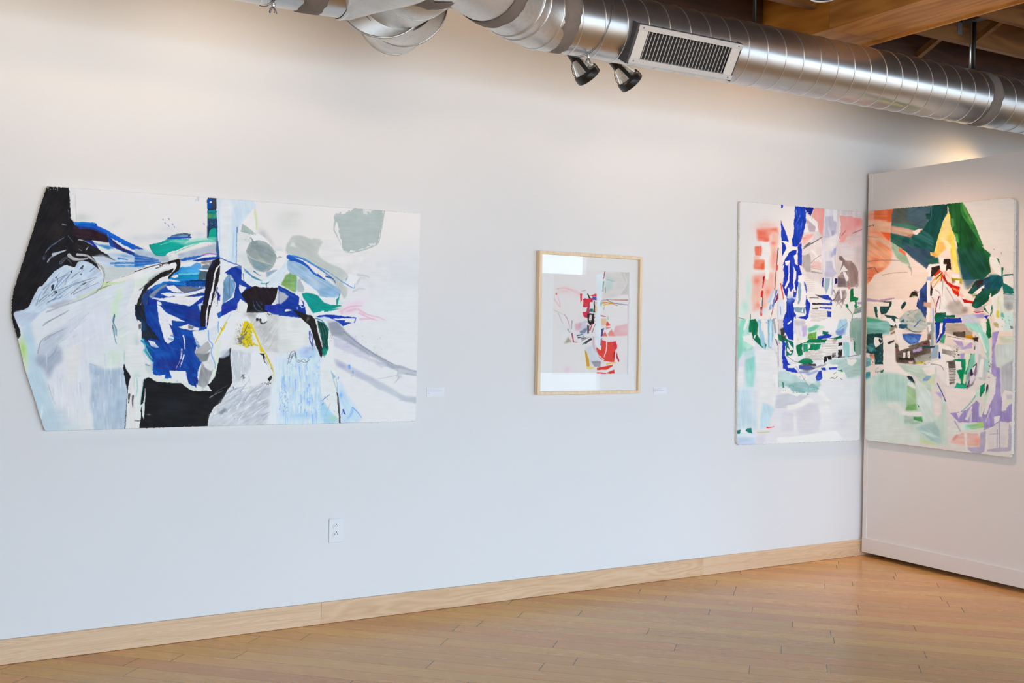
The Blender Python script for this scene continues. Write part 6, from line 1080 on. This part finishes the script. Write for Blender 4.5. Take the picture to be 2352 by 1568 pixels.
    p('b9b7a6', '470 0 750 0 750 70 640 110 560 100 480 60', f=.6, v=30, g=20); l('3a4038', '520 50 600 100 700 105', 2, 1.4, .8); l('3a5a8c', '620 50 660 0', 2.5, 2, .8); p('2f5560', '450 20 540 20 540 60 450 80', f=.6, v=24)
    p('a8a89c', '750 0 830 0 830 250 810 300 770 180', f=1, v=24, g=85); p('e8dccd', '765 30 800 20 800 90 780 120', v=4); p('e8dccd', '765 190 800 185 795 340 770 330', v=4); p('9aa8a8', '830 250 880 250 870 390 800 400 800 340', f=.6, v=12); p('7f6a5a', '760 130 800 130 800 190 765 190', f=.6, v=20)
    p('24408c', '840 0 900 0 890 130 855 230', v=14); p('253f94', '930 0 960 0 950 110 880 220 855 230 900 130', v=14); p('e9dfd0', '900 20 930 10 920 120 900 130', v=4); p('8fa8c0', '840 20 855 20 860 230 848 230'); p('5a9a72', '930 130 960 130 945 230 890 220', f=.6, v=22); p('24388c', '880 320 900 330 905 395 885 395', v=10)
    p('b5a48c', '960 20 1180 20 1260 90 1250 150 1160 170 1040 140 960 110', f=.8, v=26); p('c9ac98', '1080 40 1180 30 1200 90 1100 110', f=3, a=.7); p('5a4a3c', '1040 110 1170 100 1180 165 1110 160 1040 140', f=.6, d=.06, v=26); p('c98a2a', '1170 135 1250 140 1280 180 1180 175', f=.8, v=20); p('8a5a2a', '1200 170 1300 180 1290 200', f=.6, a=.8); p('e9dccb', '980 150 1050 160 1150 190 1160 330 1130 300 1110 220', v=6); p('b49cb4', '1040 190 1140 205 1160 270 1240 210 1250 280 1140 300', f=.8, v=14); p('e7d9c8', '1160 190 1250 200 1240 220 1170 220', v=4); l('55483a', '980 150 1160 185', 1.6, 1, .7); p('3a2a24', '1250 170 1320 160 1300 300 1270 300 1290 220', d=.1, f=.5, v=16); dots('55483a', 1250, 150, 1330, 290, 16, 14, .7)
    p('a8d0b8', '1160 10 1330 20 1420 130 1440 260 1430 430 1390 330 1340 190 1280 90 1200 60', f=.8, v=20, g=65); p('e6decd', '1310 110 1340 120 1410 330 1400 340', f=.6); p('dccdb2', '1180 30 1260 100 1280 130 1200 80', f=1, a=.8); p('e8dccd', '1340 0 1400 0 1410 130 1370 100', v=4); p('1d6a3a', '1405 0 1440 0 1460 160 1430 180 1405 130', v=22)
    p('6a5c4c', '405 230 560 260 780 180 800 300 790 400 620 460 420 440 410 300', f=1, v=34, d=.04); p('e8d8c4', '400 60 490 70 480 130 500 190 570 240 560 260 430 220', v=6); p('e9dac7', '275 170 410 190 405 430 520 520 640 560 730 600 720 630 600 590 300 545 285 510 280 300', v=5, r=.6); p('e9dac7', '300 150 410 140 420 200 330 240 290 220', v=5); p('3f352c', '320 220 400 190 400 210 340 240', f=.6)
    p('b4a0b4', '600 300 700 270 705 310 600 330', f=.6, v=10); l('a83048', '420 320 490 290', 2.4, 1.4, .9); p('332620', '450 385 610 390 610 410 460 410', v=10); p('e8d8c4', '440 230 540 240 560 280 450 310', v=6); p('e8dccb', '545 310 575 320 570 390 545 385', v=4); p('e8dccb', '495 330 520 330 520 390 500 390', v=4); p('a8a090', '610 390 780 330 800 350 800 410 640 440', f=1, v=30); p('2a4a58', '700 260 840 260 840 275 710 280'); p('7a2a34', '710 225 760 220 760 240 720 240'); p('c9b44a', '640 430 740 420 720 450 640 450', f=.8); dots('2f2820', 410, 230, 800, 460, 60, 14, .55); p('e0b8a0', '550 425 610 425 600 450 560 450', f=.6)
    p('e9ddcd', '880 240 1000 260 1060 330 1050 400 960 420 970 600 1000 640 960 680 870 570 850 480 700 490 800 440 910 400', v=6)
    for i in range(6): l('6f665a', '%d %d %d %d %d %d' % (925, 295 + i * 8, 1000, 310 + i * 9, 1060, 320 + i * 12), 2, 1.2, .7, .2)
    dots('3a342c', 1050, 250, 1110, 390, 24, 14, .7); p('c9bfb4', '960 240 1150 260 1150 300 1060 290', f=1, a=.6, v=16)
    p('6a6256', '970 430 1060 410 1070 520 1060 660 1000 680 990 560', f=.6, d=.1, v=30)
    for i in range(9): l('e4d8c8', '%d %d %d %d' % (985, 510 + i * 17, 1070, 505 + i * 18), 2.2, 2, .85, .1)
    p('e9dccc', '970 440 990 440 1000 690 970 690', v=4); p('21885a', '1055 400 1220 400 1230 340 1250 350 1180 600 1190 720 1080 715 1130 660 1080 520', v=30, g=75); p('a99ab8', '1120 340 1170 335 1160 400 1120 400', f=.6); p('dfe0bc', '1170 340 1230 350 1200 480 1170 560 1180 450', f=.6, v=12); p('e9dfd2', '1060 420 1130 430 1135 510 1080 520', v=4); p('dcd2b0', '1160 560 1200 580 1170 680 1145 660', f=.8, v=16); p('e4d8c8', '1060 630 1120 620 1100 690 1060 690'); p('3fa07a', '1080 660 1190 690 1170 720 1060 715', v=24, f=.6)
    p('8fbfa4', '1230 360 1290 330 1280 460 1210 580 1190 700 1180 600 1210 470', f=.6, v=20, g=-75); p('8a7c84', '1200 560 1300 440 1310 520 1260 680 1190 730 1210 640', f=1, v=30, d=.06, g=-60); p('3a2f44', '1230 520 1300 440 1290 500 1240 600 1190 730 1190 700 1230 600', f=.4, v=16); p('dccdc4', '1220 600 1260 570 1290 600 1230 690', f=1, v=14); p('e2d4c8', '1240 500 1290 470 1260 560'); p('dcd0c8', '1280 200 1330 220 1330 340 1300 430 1280 420', f=.8, v=14, g=85); p('c9c4b8', '1320 340 1440 420 1420 560 1390 640 1320 620 1300 520', f=1, v=24, g=85); p('e4d8cc', '1340 400 1380 400 1360 600 1310 600', f=.6); p('a4ccb8', '1380 410 1440 400 1440 460 1420 560 1390 520', f=1, a=.8, v=20, g=85); dots('4a4248', 1420, 430, 1460, 640, 16, 14, .6)
    # pale green lower left
    p('c9d2bd', '90 640 180 580 290 545 440 560 540 600 640 720 800 790 960 860 980 1340 600 1310 90 1270', f=2, v=12, g=80); p('b4c9b4', '250 560 440 570 540 620 540 860 240 860 170 700', f=4, v=16, g=88); p('d9d8c4', '90 900 270 880 420 1060 640 1180 700 1320 90 1270', f=8, a=.8, v=8); p('c2c4bc', '95 680 140 680 130 940 90 960', f=2, a=.6); p('d3d9c6', '640 640 760 700 800 780 820 960 880 1060 720 1090 660 900', f=2, v=14, g=60); p('9fbc86', '540 690 630 680 640 900 620 960 530 960', f=1, a=.8, v=26, g=40); p('e0dcca', '550 640 630 700 630 730 540 680', f=.8); p('7fa866', '540 900 640 890 650 960 520 965', f=1, a=.8, v=26, d=.06); p('e6ddcc', '490 970 700 980 700 1030 480 1010', f=.8, v=6); p('5a9a5c', '610 1030 700 1030 710 1090 610 1060', f=.6, v=26); p('a9b89c', '510 1020 610 1030 610 1080 510 1090', f=1, v=20, a=.8); p('2f7a4c', '658 890 675 925 660 930'); p('a4bfa8', '510 1080 700 1090 640 1110 510 1100', f=1, v=20)
    p('a9bdb0', '640 1150 760 1100 840 1090 900 1180 930 1330 800 1300 720 1220', f=2, v=18, g=35, a=.85); p('d9dfcb', '660 1180 780 1200 900 1270 780 1240', f=1, a=.7); p('c9cf9c', '680 1270 780 1290 900 1350 680 1320', f=2, a=.8); p('e2dcc8', '300 880 420 870 520 960 480 1010 380 950', f=2, a=.7)
    p('c4ccb4', '430 450 700 480 860 480 860 560 800 760 720 690 640 600 520 540', f=1.5, v=18, g=20); p('e6dac8', '700 500 850 460 850 560 760 590', f=1, v=6); p('8fa8b0', '710 620 760 580 800 590 770 640 720 640', f=.6, v=14); p('dcd08a', '760 640 800 610 800 660', f=.8); p('d3d6b4', '800 560 850 570 840 700 800 740', f=1, v=16, g=85); p('dccfc0', '850 470 960 490 970 680 900 690 860 600', f=2, a=.7, v=14, g=85); p('2f3440', '530 585 590 590 630 660 560 620', v=14); p('2a6a44', '550 620 600 640 635 680 600 660'); l('3a3c34', '800 455 900 470 940 520', 1.5, 1, .6)
    p('e6d6c6', '940 700 1050 720 1280 740 1290 780 1120 980 1010 985 960 860 960 760', v=5); l('2a3a78', '870 670 920 770 960 860', 2.4, 2, .95); p('a896b4', '830 770 910 760 920 830 880 800', f=1, a=.8, v=14); p('e3d3c4', '815 780 850 770 910 850 920 1000 860 1040 820 960', f=1, v=8); p('c9cdb8', '920 870 960 880 930 1330 890 1320 900 1060', f=1.5, a=.6, v=16, g=85)
    # lilac at lower right
    p('a593b4', '1470 110 1540 100 1500 260 1510 480 1550 490 1560 760 1590 960 1680 840 1675 1070 1500 1130 1380 1160 1370 1090 1100 1090 1010 990 1080 985 1180 960 1300 850 1340 900 1360 1010 1460 740 1500 600 1460 560', v=20, g=85); p('b3a2be', '1470 620 1560 620 1550 900 1480 1000', f=4, a=.6, v=20, g=88)
    p('cbc9ac', '1540 150 1690 160 1680 230 1560 220', f=1, v=20); p('c9c9bc', '1510 240 1680 230 1680 380 1580 490 1510 480 1490 300', f=1.5, v=14, g=85); p('d2d1bf', '1510 380 1670 380 1600 480 1520 480', f=4, a=.7); p('b9b4ae', '1555 490 1680 390 1680 760 1570 770', f=2, v=18, g=85); p('e0d2c6', '1450 590 1510 595 1500 780 1440 900 1400 1010 1370 1000 1440 740', v=6); p('e0d2c4', '1600 740 1680 765 1680 790 1620 800 1620 960 1570 970 1580 800', v=6); p('c8bdb8', '1620 790 1680 790 1680 840 1630 840', f=1); p('dfd3c8', '1490 1025 1560 1020 1540 1080 1490 1105', v=5)
    p('dccfc6', '1170 1060 1230 920 1250 910 1240 980 1200 1070', f=.6); p('dccfc6', '1330 830 1360 900 1360 1030 1320 1030', v=5); l('d3c6c0', '1450 940 1430 1000 1400 1080', 4, 3, .7); l('dcd0c6', '1240 980 1230 1090', 5, 4, .7); p('dccfc4', '1080 990 1150 970 1100 1050', v=4); l('a593b4', '1060 1080 1120 1185', 2.6, 1.6, .9)
    p('2a8a62', '1340 690 1390 660 1390 740 1340 820 1325 800', v=24, g=-70); p('4a4048', '1410 670 1430 690 1420 760 1390 800 1400 740', d=.08, v=16); p('b9cfae', '1380 800 1440 700 1430 800 1380 900', f=1, a=.8, v=18); l('5fae8c', '1300 780 1230 880 1130 975', 2, 1.4, .8); p('cfdcc4', '1290 760 1330 700 1330 800 1290 840', f=.8, v=16); p('b4cf8c', '1340 900 1360 940 1350 1000', f=1, a=.7)
    p('d6dcc8', '1110 1110 1230 1110 1230 1160 1130 1170', f=1, v=12); p('9fc08c', '1180 1120 1370 1085 1380 1150 1240 1170', f=.8, v=26, g=-10); p('b9cf6c', '1310 1095 1370 1090 1370 1130 1320 1130', f=1, a=.8); b('8fd0b4', 1200, 1140, 30, 30, .8); p('d9d6c4', '980 1150 1060 1100 1110 1190 1050 1230 980 1220', f=1.5, v=14)
    p('e0b8a4', '1010 1310 1050 1240 1140 1210 1310 1210 1350 1270 1330 1350 1200 1350 1080 1330', f=1, v=18); p('d99a8c', '1030 1290 1080 1220 1100 1240 1050 1290', f=1, a=.8); b('e0907c', 1310, 1300, 40, 50, .7); p('e4d6c8', '1160 1210 1190 1210 1200 1400 1180 1390', f=.6); p('dccfc0', '1010 1320 1110 1350 1110 1380 1000 1360', f=.8)
    p('b5a8b0', '1340 1200 1400 1190 1400 1340 1380 1410 1300 1410 1210 1390 1200 1360 1330 1360', f=.8, v=14); p('b9acb0', '1410 1390 1520 1370 1640 1360 1650 1090 1660 1240 1660 1400 1580 1410 1420 1410', f=.8, v=12); p('d9cbc0', '1420 1200 1490 1120 1560 1080 1640 1090 1640 1260 1600 1360 1500 1370 1430 1380', f=.8, v=8); l('a698a8', '1545 1090 1550 1370', 3, 2.4, .8); l('a698a8', '1525 1170 1520 1380', 2, 1.6, .8); l('9a8ca0', '1380 1170 1500 1120', 3, 2, .7, .2); l('a698a8', '1440 1220 1540 1215', 1.6, 1.2, .7, .2); p('dfd0c2', '1400 1200 1415 1200 1410 1420 1390 1430', f=.5)
    return A
def art_framed_print():
    A = Art(1258, 610, 1455, 870, 'ecdfd6'); p, l, b, dots = A.p, A.l, A.b, A.dots
    A.crop(1200, 550, 4.1267)
    b('f0cdc6', 400, 480, 90, 40, .7); b('f1d3cb', 520, 520, 60, 40, .6); p('e2d5cb', '740 340 840 310 960 310 990 420 940 520 820 560 740 540', f=3, k=1, v=8); p('d5cabe', '930 310 1010 310 1005 520 930 520 985 430', f=1, v=8); l('e9ddd2', '960 320 990 410 930 510', 2, 1.6, .8)
    l('e79c94', '330 465 420 460 540 520', 2.2, 1, .6, .2); p('d8583f', '315 503 328 503 328 522 315 522', r=.3); l('eab4ac', '300 560 360 640 330 520', 2.5, 1.2, .6, .3); l('d8b9a8', '295 665 400 715', 1.6, 1, .8)
    l('efb0a4', '560 520 500 480 430 470', 2, 1, .5, .2); l('c99aa4', '400 710 440 790 480 970', 2, 1.4, .8, .15); l('b9a98a', '340 700 385 800', 1.5, 1, .7); p('e8dfd8', '350 810 640 800 640 910 360 930', f=2, a=.7, v=8)
    # red
    p('dd3f4c', '545 515 565 510 565 570 550 600', r=.4); p('e04a56', '580 560 640 560 640 640 570 640', v=12, r=.5); p('d93a4a', '570 560 670 555 665 590 585 600', v=12); p('d8394e', '570 690 620 680 620 745 580 730', v=14); p('dd4a54', '640 530 700 510 740 550 690 540', f=.4); p('c7445e', '620 600 640 600 635 700 605 700', f=.4)
    p('e9e1da', '575 520 600 490 625 520 600 560', r=.3); p('4a3f40', '620 505 650 560 630 560 615 520', f=.3); l('6a5a5a', '600 480 560 490', 1.4, 1, .5); p('6a5a9c', '665 540 740 545 735 580 690 575 660 570', v=12, r=.5); p('e6a48a', '690 590 730 590 710 630', f=.5); p('ece4dd', '640 600 670 600 665 650 640 650'); p('2a7a74', '635 655 668 655 668 685 635 685', v=10); p('2a2226', '675 580 685 580 688 690 672 690')
    p('322624', '615 700 680 700 680 800 640 810 615 760', d=.12, v=26, r=1); p('e6dcd2', '640 710 660 720 650 780 630 760', r=.6); dots('2a201e', 610, 695, 690, 815, 24, 12, .7); p('4a4444', '610 810 635 820 630 890 615 890', f=.5, v=14)
    l('c8384a', '640 860 660 800', 3, 2, .8); l('7d5a5a', '660 880 690 800', 2, 1.4, .7); p('d9cfd2', '535 790 610 770 600 850 540 870', f=.8, v=12); p('e0a0a4', '500 800 560 790 540 860 500 860', f=1.5, a=.6); p('6a7090', '540 870 600 840 620 850 590 890 550 890', f=.6, a=.7, v=20)
    for q in ('520 910 560 900 580 905', '530 930 580 920', '560 940 600 930'): l('3a3a4c', q, 3.2, 1.6, .85, .15)
    l('8a7a6a', '470 770 465 850', 2, 1, .7); l('7d8a5a', '430 850 450 880', 3, 1.5, .7, .2); l('b3303c', '470 890 485 970', 3, 2, .9); l('c85a60', '485 970 520 975', 2, 1.4, .8); p('8f7f5c', '395 985 435 920 470 970', f=1.5, a=.6)
    p('40443e', '570 985 650 930 660 945 600 990', d=.1, v=20, f=.3); p('5a8a6a', '565 995 590 975 600 985 570 1000', f=.4, a=.8); l('55505a', '560 960 640 920', 1.6, 1, .7)
    # upright pale strip, greens, oranges
    p('e9e8e4', '700 330 790 310 770 420 750 560 745 1040 700 1020 695 860 700 640', f=1, v=10, g=85); l('b3303c', '780 305 770 370', 2, 1.4, .9); l('5a8a7a', '768 400 762 490', 3, 2, .7, .15); l('9a6a7a', '785 450 790 500', 1.4, 1, .7); p('b9d0c4', '790 340 860 370 850 460 800 500', f=2, a=.5); l('8fb0a0', '800 380 850 390 880 395', 1.6, 1, .7); b('6fae94', 745, 610, 10, 30, .8); b('e8c06a', 700, 660, 12, 30, .8); l('6fae94', '770 660 780 630', 2, 1, .7)
    p('d9a08c', '820 570 1000 565 1000 580 860 575', f=.6); l('c9785c', '760 565 860 570 1000 575', 1.4, 1, .7); l('e4862a', '760 600 820 600 900 625', 3.4, 1.4, .9, .1); l('5a5a7a', '800 570 860 600 1000 620', 1.8, 1, .8); l('e8b83a', '770 620 830 610', 3, 1.6, .8); l('9a8ab0', '750 580 800 575', 2.4, 1.2, .7)
    p('e9a0a0', '880 820 995 800 995 910 850 915', f=1.2, a=.6, v=10); b('efd0c8', 960, 850, 60, 40, .6); p('efc09a', '745 750 800 745 795 810 745 810', f=.6, v=10); p('e4574a', '800 765 835 815 790 820', r=.4); p('e99a8c', '790 830 840 830 875 915 820 915', f=.6, v=10); p('e9786c', '745 915 790 860 800 920', f=.6); p('5a527c', '745 850 775 840 755 920 740 920', f=.4, v=10); p('ece4de', '780 860 870 820 800 900', r=.4); l('c8485a', '745 720 790 730', 3, 1.5, .8); b('8fc0a4', 810, 745, 10, 20, .7); p('8a86a0', '740 940 755 930 750 1010 735 1000', f=.4)
    # large red shapes
    p('e25348', '750 950 800 970 880 965 880 1060 870 1160 780 1170 760 1130 690 1080 700 1020 745 1050', v=10, r=.5); p('d63a48', '850 970 885 965 900 1000 895 1040 880 1040', v=10); p('b62c40', '860 1070 880 1060 875 1130 865 1130', f=.4); p('d84450', '890 1060 920 1150 910 1160 885 1110', r=.4); l('ece4de', '800 950 795 1040 775 1110', 3, 2, .95); l('ece4de', '700 1080 770 1140', 3, 2.5, .95); p('d9485a', '695 1080 760 1140 690 1100', f=.3); p('b3394a', '705 1090 745 1125 760 1140 730 1120', f=.3)
    p('ece2d8', '745 1145 870 1165 880 1185 745 1200', r=.4); l('e8c83a', '800 1180 880 1165', 3, 2, .8); p('e0483e', '705 1215 860 1185 840 1220 780 1235 705 1235', v=8, r=.4); p('e0483e', '705 1255 800 1262 870 1230 875 1270 705 1270', v=8, r=.4); p('ece2d8', '710 1235 790 1240 860 1195 870 1210 800 1262 710 1255', r=.3)
    p('dedad6', '590 1020 690 1000 720 1100 740 1130 690 1180 620 1200 600 1100', f=1, v=14, g=85); p('e3a83a', '590 1045 605 1060 630 1140 635 1200 610 1220 600 1140', v=14, r=.5); p('e8d08a', '610 1200 700 1210 640 1230 605 1225', f=.8); p('9a9494', '650 1150 740 1150 740 1205 680 1205', f=.8, v=20, a=.85); l('e9c9c0', '660 980 690 1060', 4, 2, .7); b('f1ccd0', 425, 1230, 40, 40, .7); p('d9b4bc', '660 920 680 920 690 1060 670 1020', f=.6, a=.8)
    return A
# ------------------------------------------------------------------ the pictures
def lin(c): return np.where(c <= .04045, c / 12.92, ((c + .055) / 1.055) ** 2.4)
def paint_mat(name, bump=.25):
    t = NT(name); t.set(Roughness=.6, Specular_IOR_Level=.12); a = t.n('ShaderNodeAttribute', attribute_name='paint'); t.l(a.outputs['Color'], t.b.inputs['Base Color'])
    tc = t.n('ShaderNodeTexCoord'); q = t.n('ShaderNodeTexNoise', i_Scale=160., i_Detail=4.); t.l(tc.outputs['Object'], q.inputs['Vector'])
    b = t.n('ShaderNodeBump', i_Strength=bump, i_Distance=.001); t.l(q.outputs['Fac'], b.inputs['Height']); t.l(b.outputs[0], t.b.inputs['Normal']); return t.m
M['paint'] = paint_mat('painted_paper'); M['paper_edge'] = plain('paper_edge', (.78, .73, .64), .85)
def sheet(art, outline, plane, off, thick, cu, cv, ref, k, name, parent, deckle=.0012, white=.85):
    """A painted sheet of real thickness: outline given in the photo, laid on the plane x or y = off; ref = colour of bare white there."""
    on = (lambda q: ony(q[0], q[1], off)) if plane == 'y' else (lambda q: onx(q[0], q[1], off))
    O = np.array([on(q) for q in outline]); U = O[:, 0] if plane == 'y' else -O[:, 1]; V = O[:, 2]
    nu, nv = int((U.max() - U.min()) / cu) + 3, int((V.max() - V.min()) / cv) + 3
    gu = U.min() - cu + np.arange(nu + 1) * cu; gv = V.min() - cv + np.arange(nv + 1) * cv
    GU, GV = np.meshgrid(gu, gv)
    P = np.stack([GU, np.full_like(GU, off), GV], -1) if plane == 'y' else np.stack([np.full_like(GU, off), -GU, GV], -1)
    px, py = to_px(P)
    def samp(x, y):
        x = np.clip((x - art.x0) * art.S - .5, 0, art.w - 1.001); y = np.clip((y - art.y0) * art.S - .5, 0, art.h - 1.001); i, j = x.astype(int), y.astype(int); fx, fy = (x - i)[..., None], (y - j)[..., None]
        I = art.img; return (I[j, i] * (1 - fx) + I[j, i + 1] * fx) * (1 - fy) + (I[j + 1, i] * (1 - fx) + I[j + 1, i + 1] * fx) * fy
    col = lin(samp(px, py))
    if ref is not None:      # the traced colours are as lit in the photo: divide by how bare white paper looks there
        tx = (px - art.x0) / (art.w / art.S); ty = (py - art.y0) / (art.h / art.S); tx, ty = tx[..., None], ty[..., None]
        R_ = [lin(hexc(q)) for q in ref]; Rf = (R_[0] * (1 - tx) + R_[1] * tx) * (1 - ty) + (R_[2] * (1 - tx) + R_[3] * tx) * ty
        col = white * col / Rf
    lum = (col @ np.array((.2126, .7152, .0722)))[..., None]; col = np.maximum(lum + 1.08 * (col - lum), .0005)
    col = np.clip(white * (col / white) ** 1.12 * k, .003, .92)
    cu_, cv_ = (gu[:-1] + cu / 2), (gv[:-1] + cv / 2); CU, CV = np.meshgrid(cu_, cv_)
    WU = CU + (vnoise(CV / .006, CU / .006) - .5) * 2 * deckle; WV = CV + (vnoise(CU / .006, CV / .006, 3) - .5) * 2 * deckle
    ins = np.zeros(CU.shape, bool); n = len(U)
    for i in range(n):
        x1, y1, x2, y2 = U[i], V[i], U[(i + 1) % n], V[(i + 1) % n]
        if y1 != y2: ins ^= ((y1 > WV) != (y2 > WV)) & (WU < (x2 - x1) * (WV - y1) / (y2 - y1) + x1)
    idx = np.arange((nu + 1) * (nv + 1)).reshape(nv + 1, nu + 1); N = idx.size
    flip = plane == 'x'
    def quad(a, b, c_, d): return np.stack([a, d, c_, b], -1) if flip else np.stack([a, b, c_, d], -1)
    j, i = np.nonzero(ins); F = [quad(idx[j, i], idx[j, i + 1], idx[j + 1, i + 1], idx[j + 1, i])]; E_ = []
    pad = np.pad(ins, 1)
    for dj, di, a, b in ((-1, 0, (0, 0), (0, 1)), (1, 0, (1, 1), (1, 0)), (0, -1, (1, 0), (0, 0)), (0, 1, (0, 1), (1, 1))):
        m = ins & ~pad[1 + dj:1 + dj + nv, 1 + di:1 + di + nu]; j, i = np.nonzero(m)
        A, B = idx[j + a[0], i + a[1]], idx[j + b[0], i + b[1]]; E_.append(quad(A, A + N, B + N, B))
    F2 = np.concatenate(E_); Ffront = F[0]
    back = P.copy(); back[..., 1 if plane == 'y' else 0] += thick
    VV = np.concatenate([P.reshape(-1, 3), back.reshape(-1, 3)]); FF = np.concatenate([Ffront, F2])
    used = np.zeros(len(VV), bool); used[FF.ravel()] = True; remap = np.cumsum(used) - 1; VV = VV[used]; FF = remap[FF]
    cc = np.concatenate([col.reshape(-1, 3), col.reshape(-1, 3)])[used]
    me = bpy.data.meshes.new(name); me.vertices.add(len(VV)); me.vertices.foreach_set('co', VV.astype(np.float32).ravel())
    me.loops.add(FF.size); me.loops.foreach_set('vertex_index', FF.astype(np.int32).ravel()); me.polygons.add(len(FF))
    me.polygons.foreach_set('loop_start', np.arange(0, FF.size, 4, dtype=np.int32)); me.polygons.foreach_set('loop_total', np.full(len(FF), 4, np.int32))
    me.materials.append(M['paint']); me.materials.append(M['paper_edge']); mi = np.zeros(len(FF), np.int32); mi[len(Ffront):] = 1; me.polygons.foreach_set('material_index', mi)
    at = me.color_attributes.new('paint', 'FLOAT_COLOR', 'POINT'); at.data.foreach_set('color', np.concatenate([cc, np.ones((len(cc), 1))], 1).astype(np.float32).ravel())
    me.update(calc_edges=True); me.validate()
    o = bpy.data.objects.new(name, me); COL.objects.link(o); par(o, parent); return o
def prep(fn, outline):
    Art.EDGE = np.array(outline, float); a = fn(); Art.EDGE = None; return a
O1 = [(108, 428), (170, 431.5), (330, 443), (500, 455.5), (660, 467), (800, 478), (966, 490), (965, 505), (955, 955), (953, 967.5), (900, 968.5), (700, 973), (500, 977.5), (330, 983), (200, 987), (108, 990), (102.5, 987), (92, 957), (79, 913), (59, 854), (43.5, 788), (27, 731), (26.5, 695), (30.5, 668), (41, 636), (51.5, 603), (76.5, 528), (92, 473)]
O2 = [(1701, 462), (1760, 467), (1850, 475.5), (1975, 486.5), (1981, 491), (1979, 700), (1975, 1005), (1972, 1011.5), (1900, 1014), (1780, 1019), (1698, 1022), (1693, 1017), (1694, 900), (1697, 650), (1699.5, 468)]
O3 = [(1994.5, 485), (2100, 475.5), (2220, 463.5), (2322, 453.5), (2329, 459), (2327, 700), (2325, 900), (2323, 1042), (2317, 1050), (2250, 1042), (2100, 1024), (1990, 1010.5), (1986.5, 1006), (1989, 850), (1992, 650)]
p1 = sheet(prep(art_shaped, O1), O1, 'y', -.022, .020, .0019, .0019, ('ece5dd', 'e3dfdb', 'd9dde6', 'dbdde1'), 1.0, 'painting', None)
tag(p1, 'large unframed painting with an angular left side, blue and black shapes on white', 'painting')
p2 = sheet(prep(art_diptych_left, O2), O2, 'y', -.020, .018, .0027, .0025, ('e6ded6', 'ded6d0', 'dcdde2', 'd9d7dc'), 1.0, 'painting', None, .002)
tag(p2, 'tall unframed painting on the long wall in the corner, blue figure and coral washes', 'painting')
p3 = sheet(prep(art_diptych_right, O3), O3, 'x', PX - .026, .024, .0026, .0025, ('e5cfb8', 'dfcab6', 'd9d0c0', 'd9cbc0'), .90, 'painting', None, .002)
tag(p3, 'tall unframed painting on the display panel, dark green peak over orange and lilac', 'painting')

# framed print
FY = -.036
fo = [ony(*q, FY) for q in ((1241.2, 575), (1478, 590), (1469.5, 903.8), (1234, 906))]; fi = [ony(*q, FY) for q in ((1247.7, 582.7), (1470.7, 596), (1463, 896.5), (1240.7, 898.5))]
fx0, fx1 = (fo[0][0] + fo[3][0]) / 2, (fo[1][0] + fo[2][0]) / 2; fz1, fz0 = (fo[0][2] + fo[1][2]) / 2, (fo[2][2] + fo[3][2]) / 2
fp = empty('framed_print', ((fx0 + fx1) / 2, -.018, (fz0 + fz1) / 2), 'abstract red print in a pale wooden frame under glass, centre of the wall', 'framed print')
FW = .017
for a, b in (((fx0, fz0), (fx0 + FW, fz1)), ((fx1 - FW, fz0), (fx1, fz1)), ((fx0 + FW, fz1 - FW), (fx1 - FW, fz1)), ((fx0 + FW, fz0), (fx1 - FW, fz0 + FW))):
    MB().box((a[0], FY, a[1]), (b[0], -.002, b[1])).build('frame_rail', M['frame_wood'], fp, bev=.0012)
MB().box((fx0 + FW, -.009, fz0 + FW), (fx1 - FW, -.003, fz1 - FW)).build('backing', M['mat_board'], fp)
w0, w1 = ony(1272, 616.5, -.014), ony(1447.7, 621, -.014); w2, w3 = ony(1440.6, 862.5, -.014), ony(1265.8, 860.5, -.014)
mx0, mx1 = (w0[0] + w3[0]) / 2, (w1[0] + w2[0]) / 2; mz1, mz0 = (w0[2] + w1[2]) / 2, (w2[2] + w3[2]) / 2
mt = MB(); ox0, ox1, oz0, oz1 = fx0 + FW, fx1 - FW, fz0 + FW, fz1 - FW
for a, b in (((ox0, oz0), (mx0, oz1)), ((mx1, oz0), (ox1, oz1)), ((mx0, mz1), (mx1, oz1)), ((mx0, oz0), (mx1, mz0))): mt.box((a[0], -.016, a[1]), (b[0], -.0125, b[1]))
mt.build('mat', M['mat_board'], fp)
bv = MB(); e = .005
for a, b in (((mx0, mz0), (mx0 + e, mz1)), ((mx1 - e, mz0), (mx1, mz1)), ((mx0 + e, mz1 - e), (mx1 - e, mz1)), ((mx0 + e, mz0), (mx1 - e, mz0 + e))): bv.box((a[0], -.0138, a[1]), (b[0], -.0118, b[1]))
bv.build('mat_bevel', plain('mat_bevel_core', (.88, .86, .83), .9), fp)
OP = [to_px(np.array(q)) for q in ((mx0, -.011, mz1), (mx1, -.011, mz1), (mx1, -.011, mz0), (mx0, -.011, mz0))]
sheet(art_framed_print(), OP, 'y', -.011, .002, .0021, .0021, ('efe9e6', 'ece6e2', 'eeeae8', 'ece8e4'), 1.0, 'print', fp, 0, .92)
MB().box((fx0 + FW - .001, -.0255, fz0 + FW - .001), (fx1 - FW + .001, -.0235, fz1 - FW + .001)).build('glazing', M['glass'], fp)
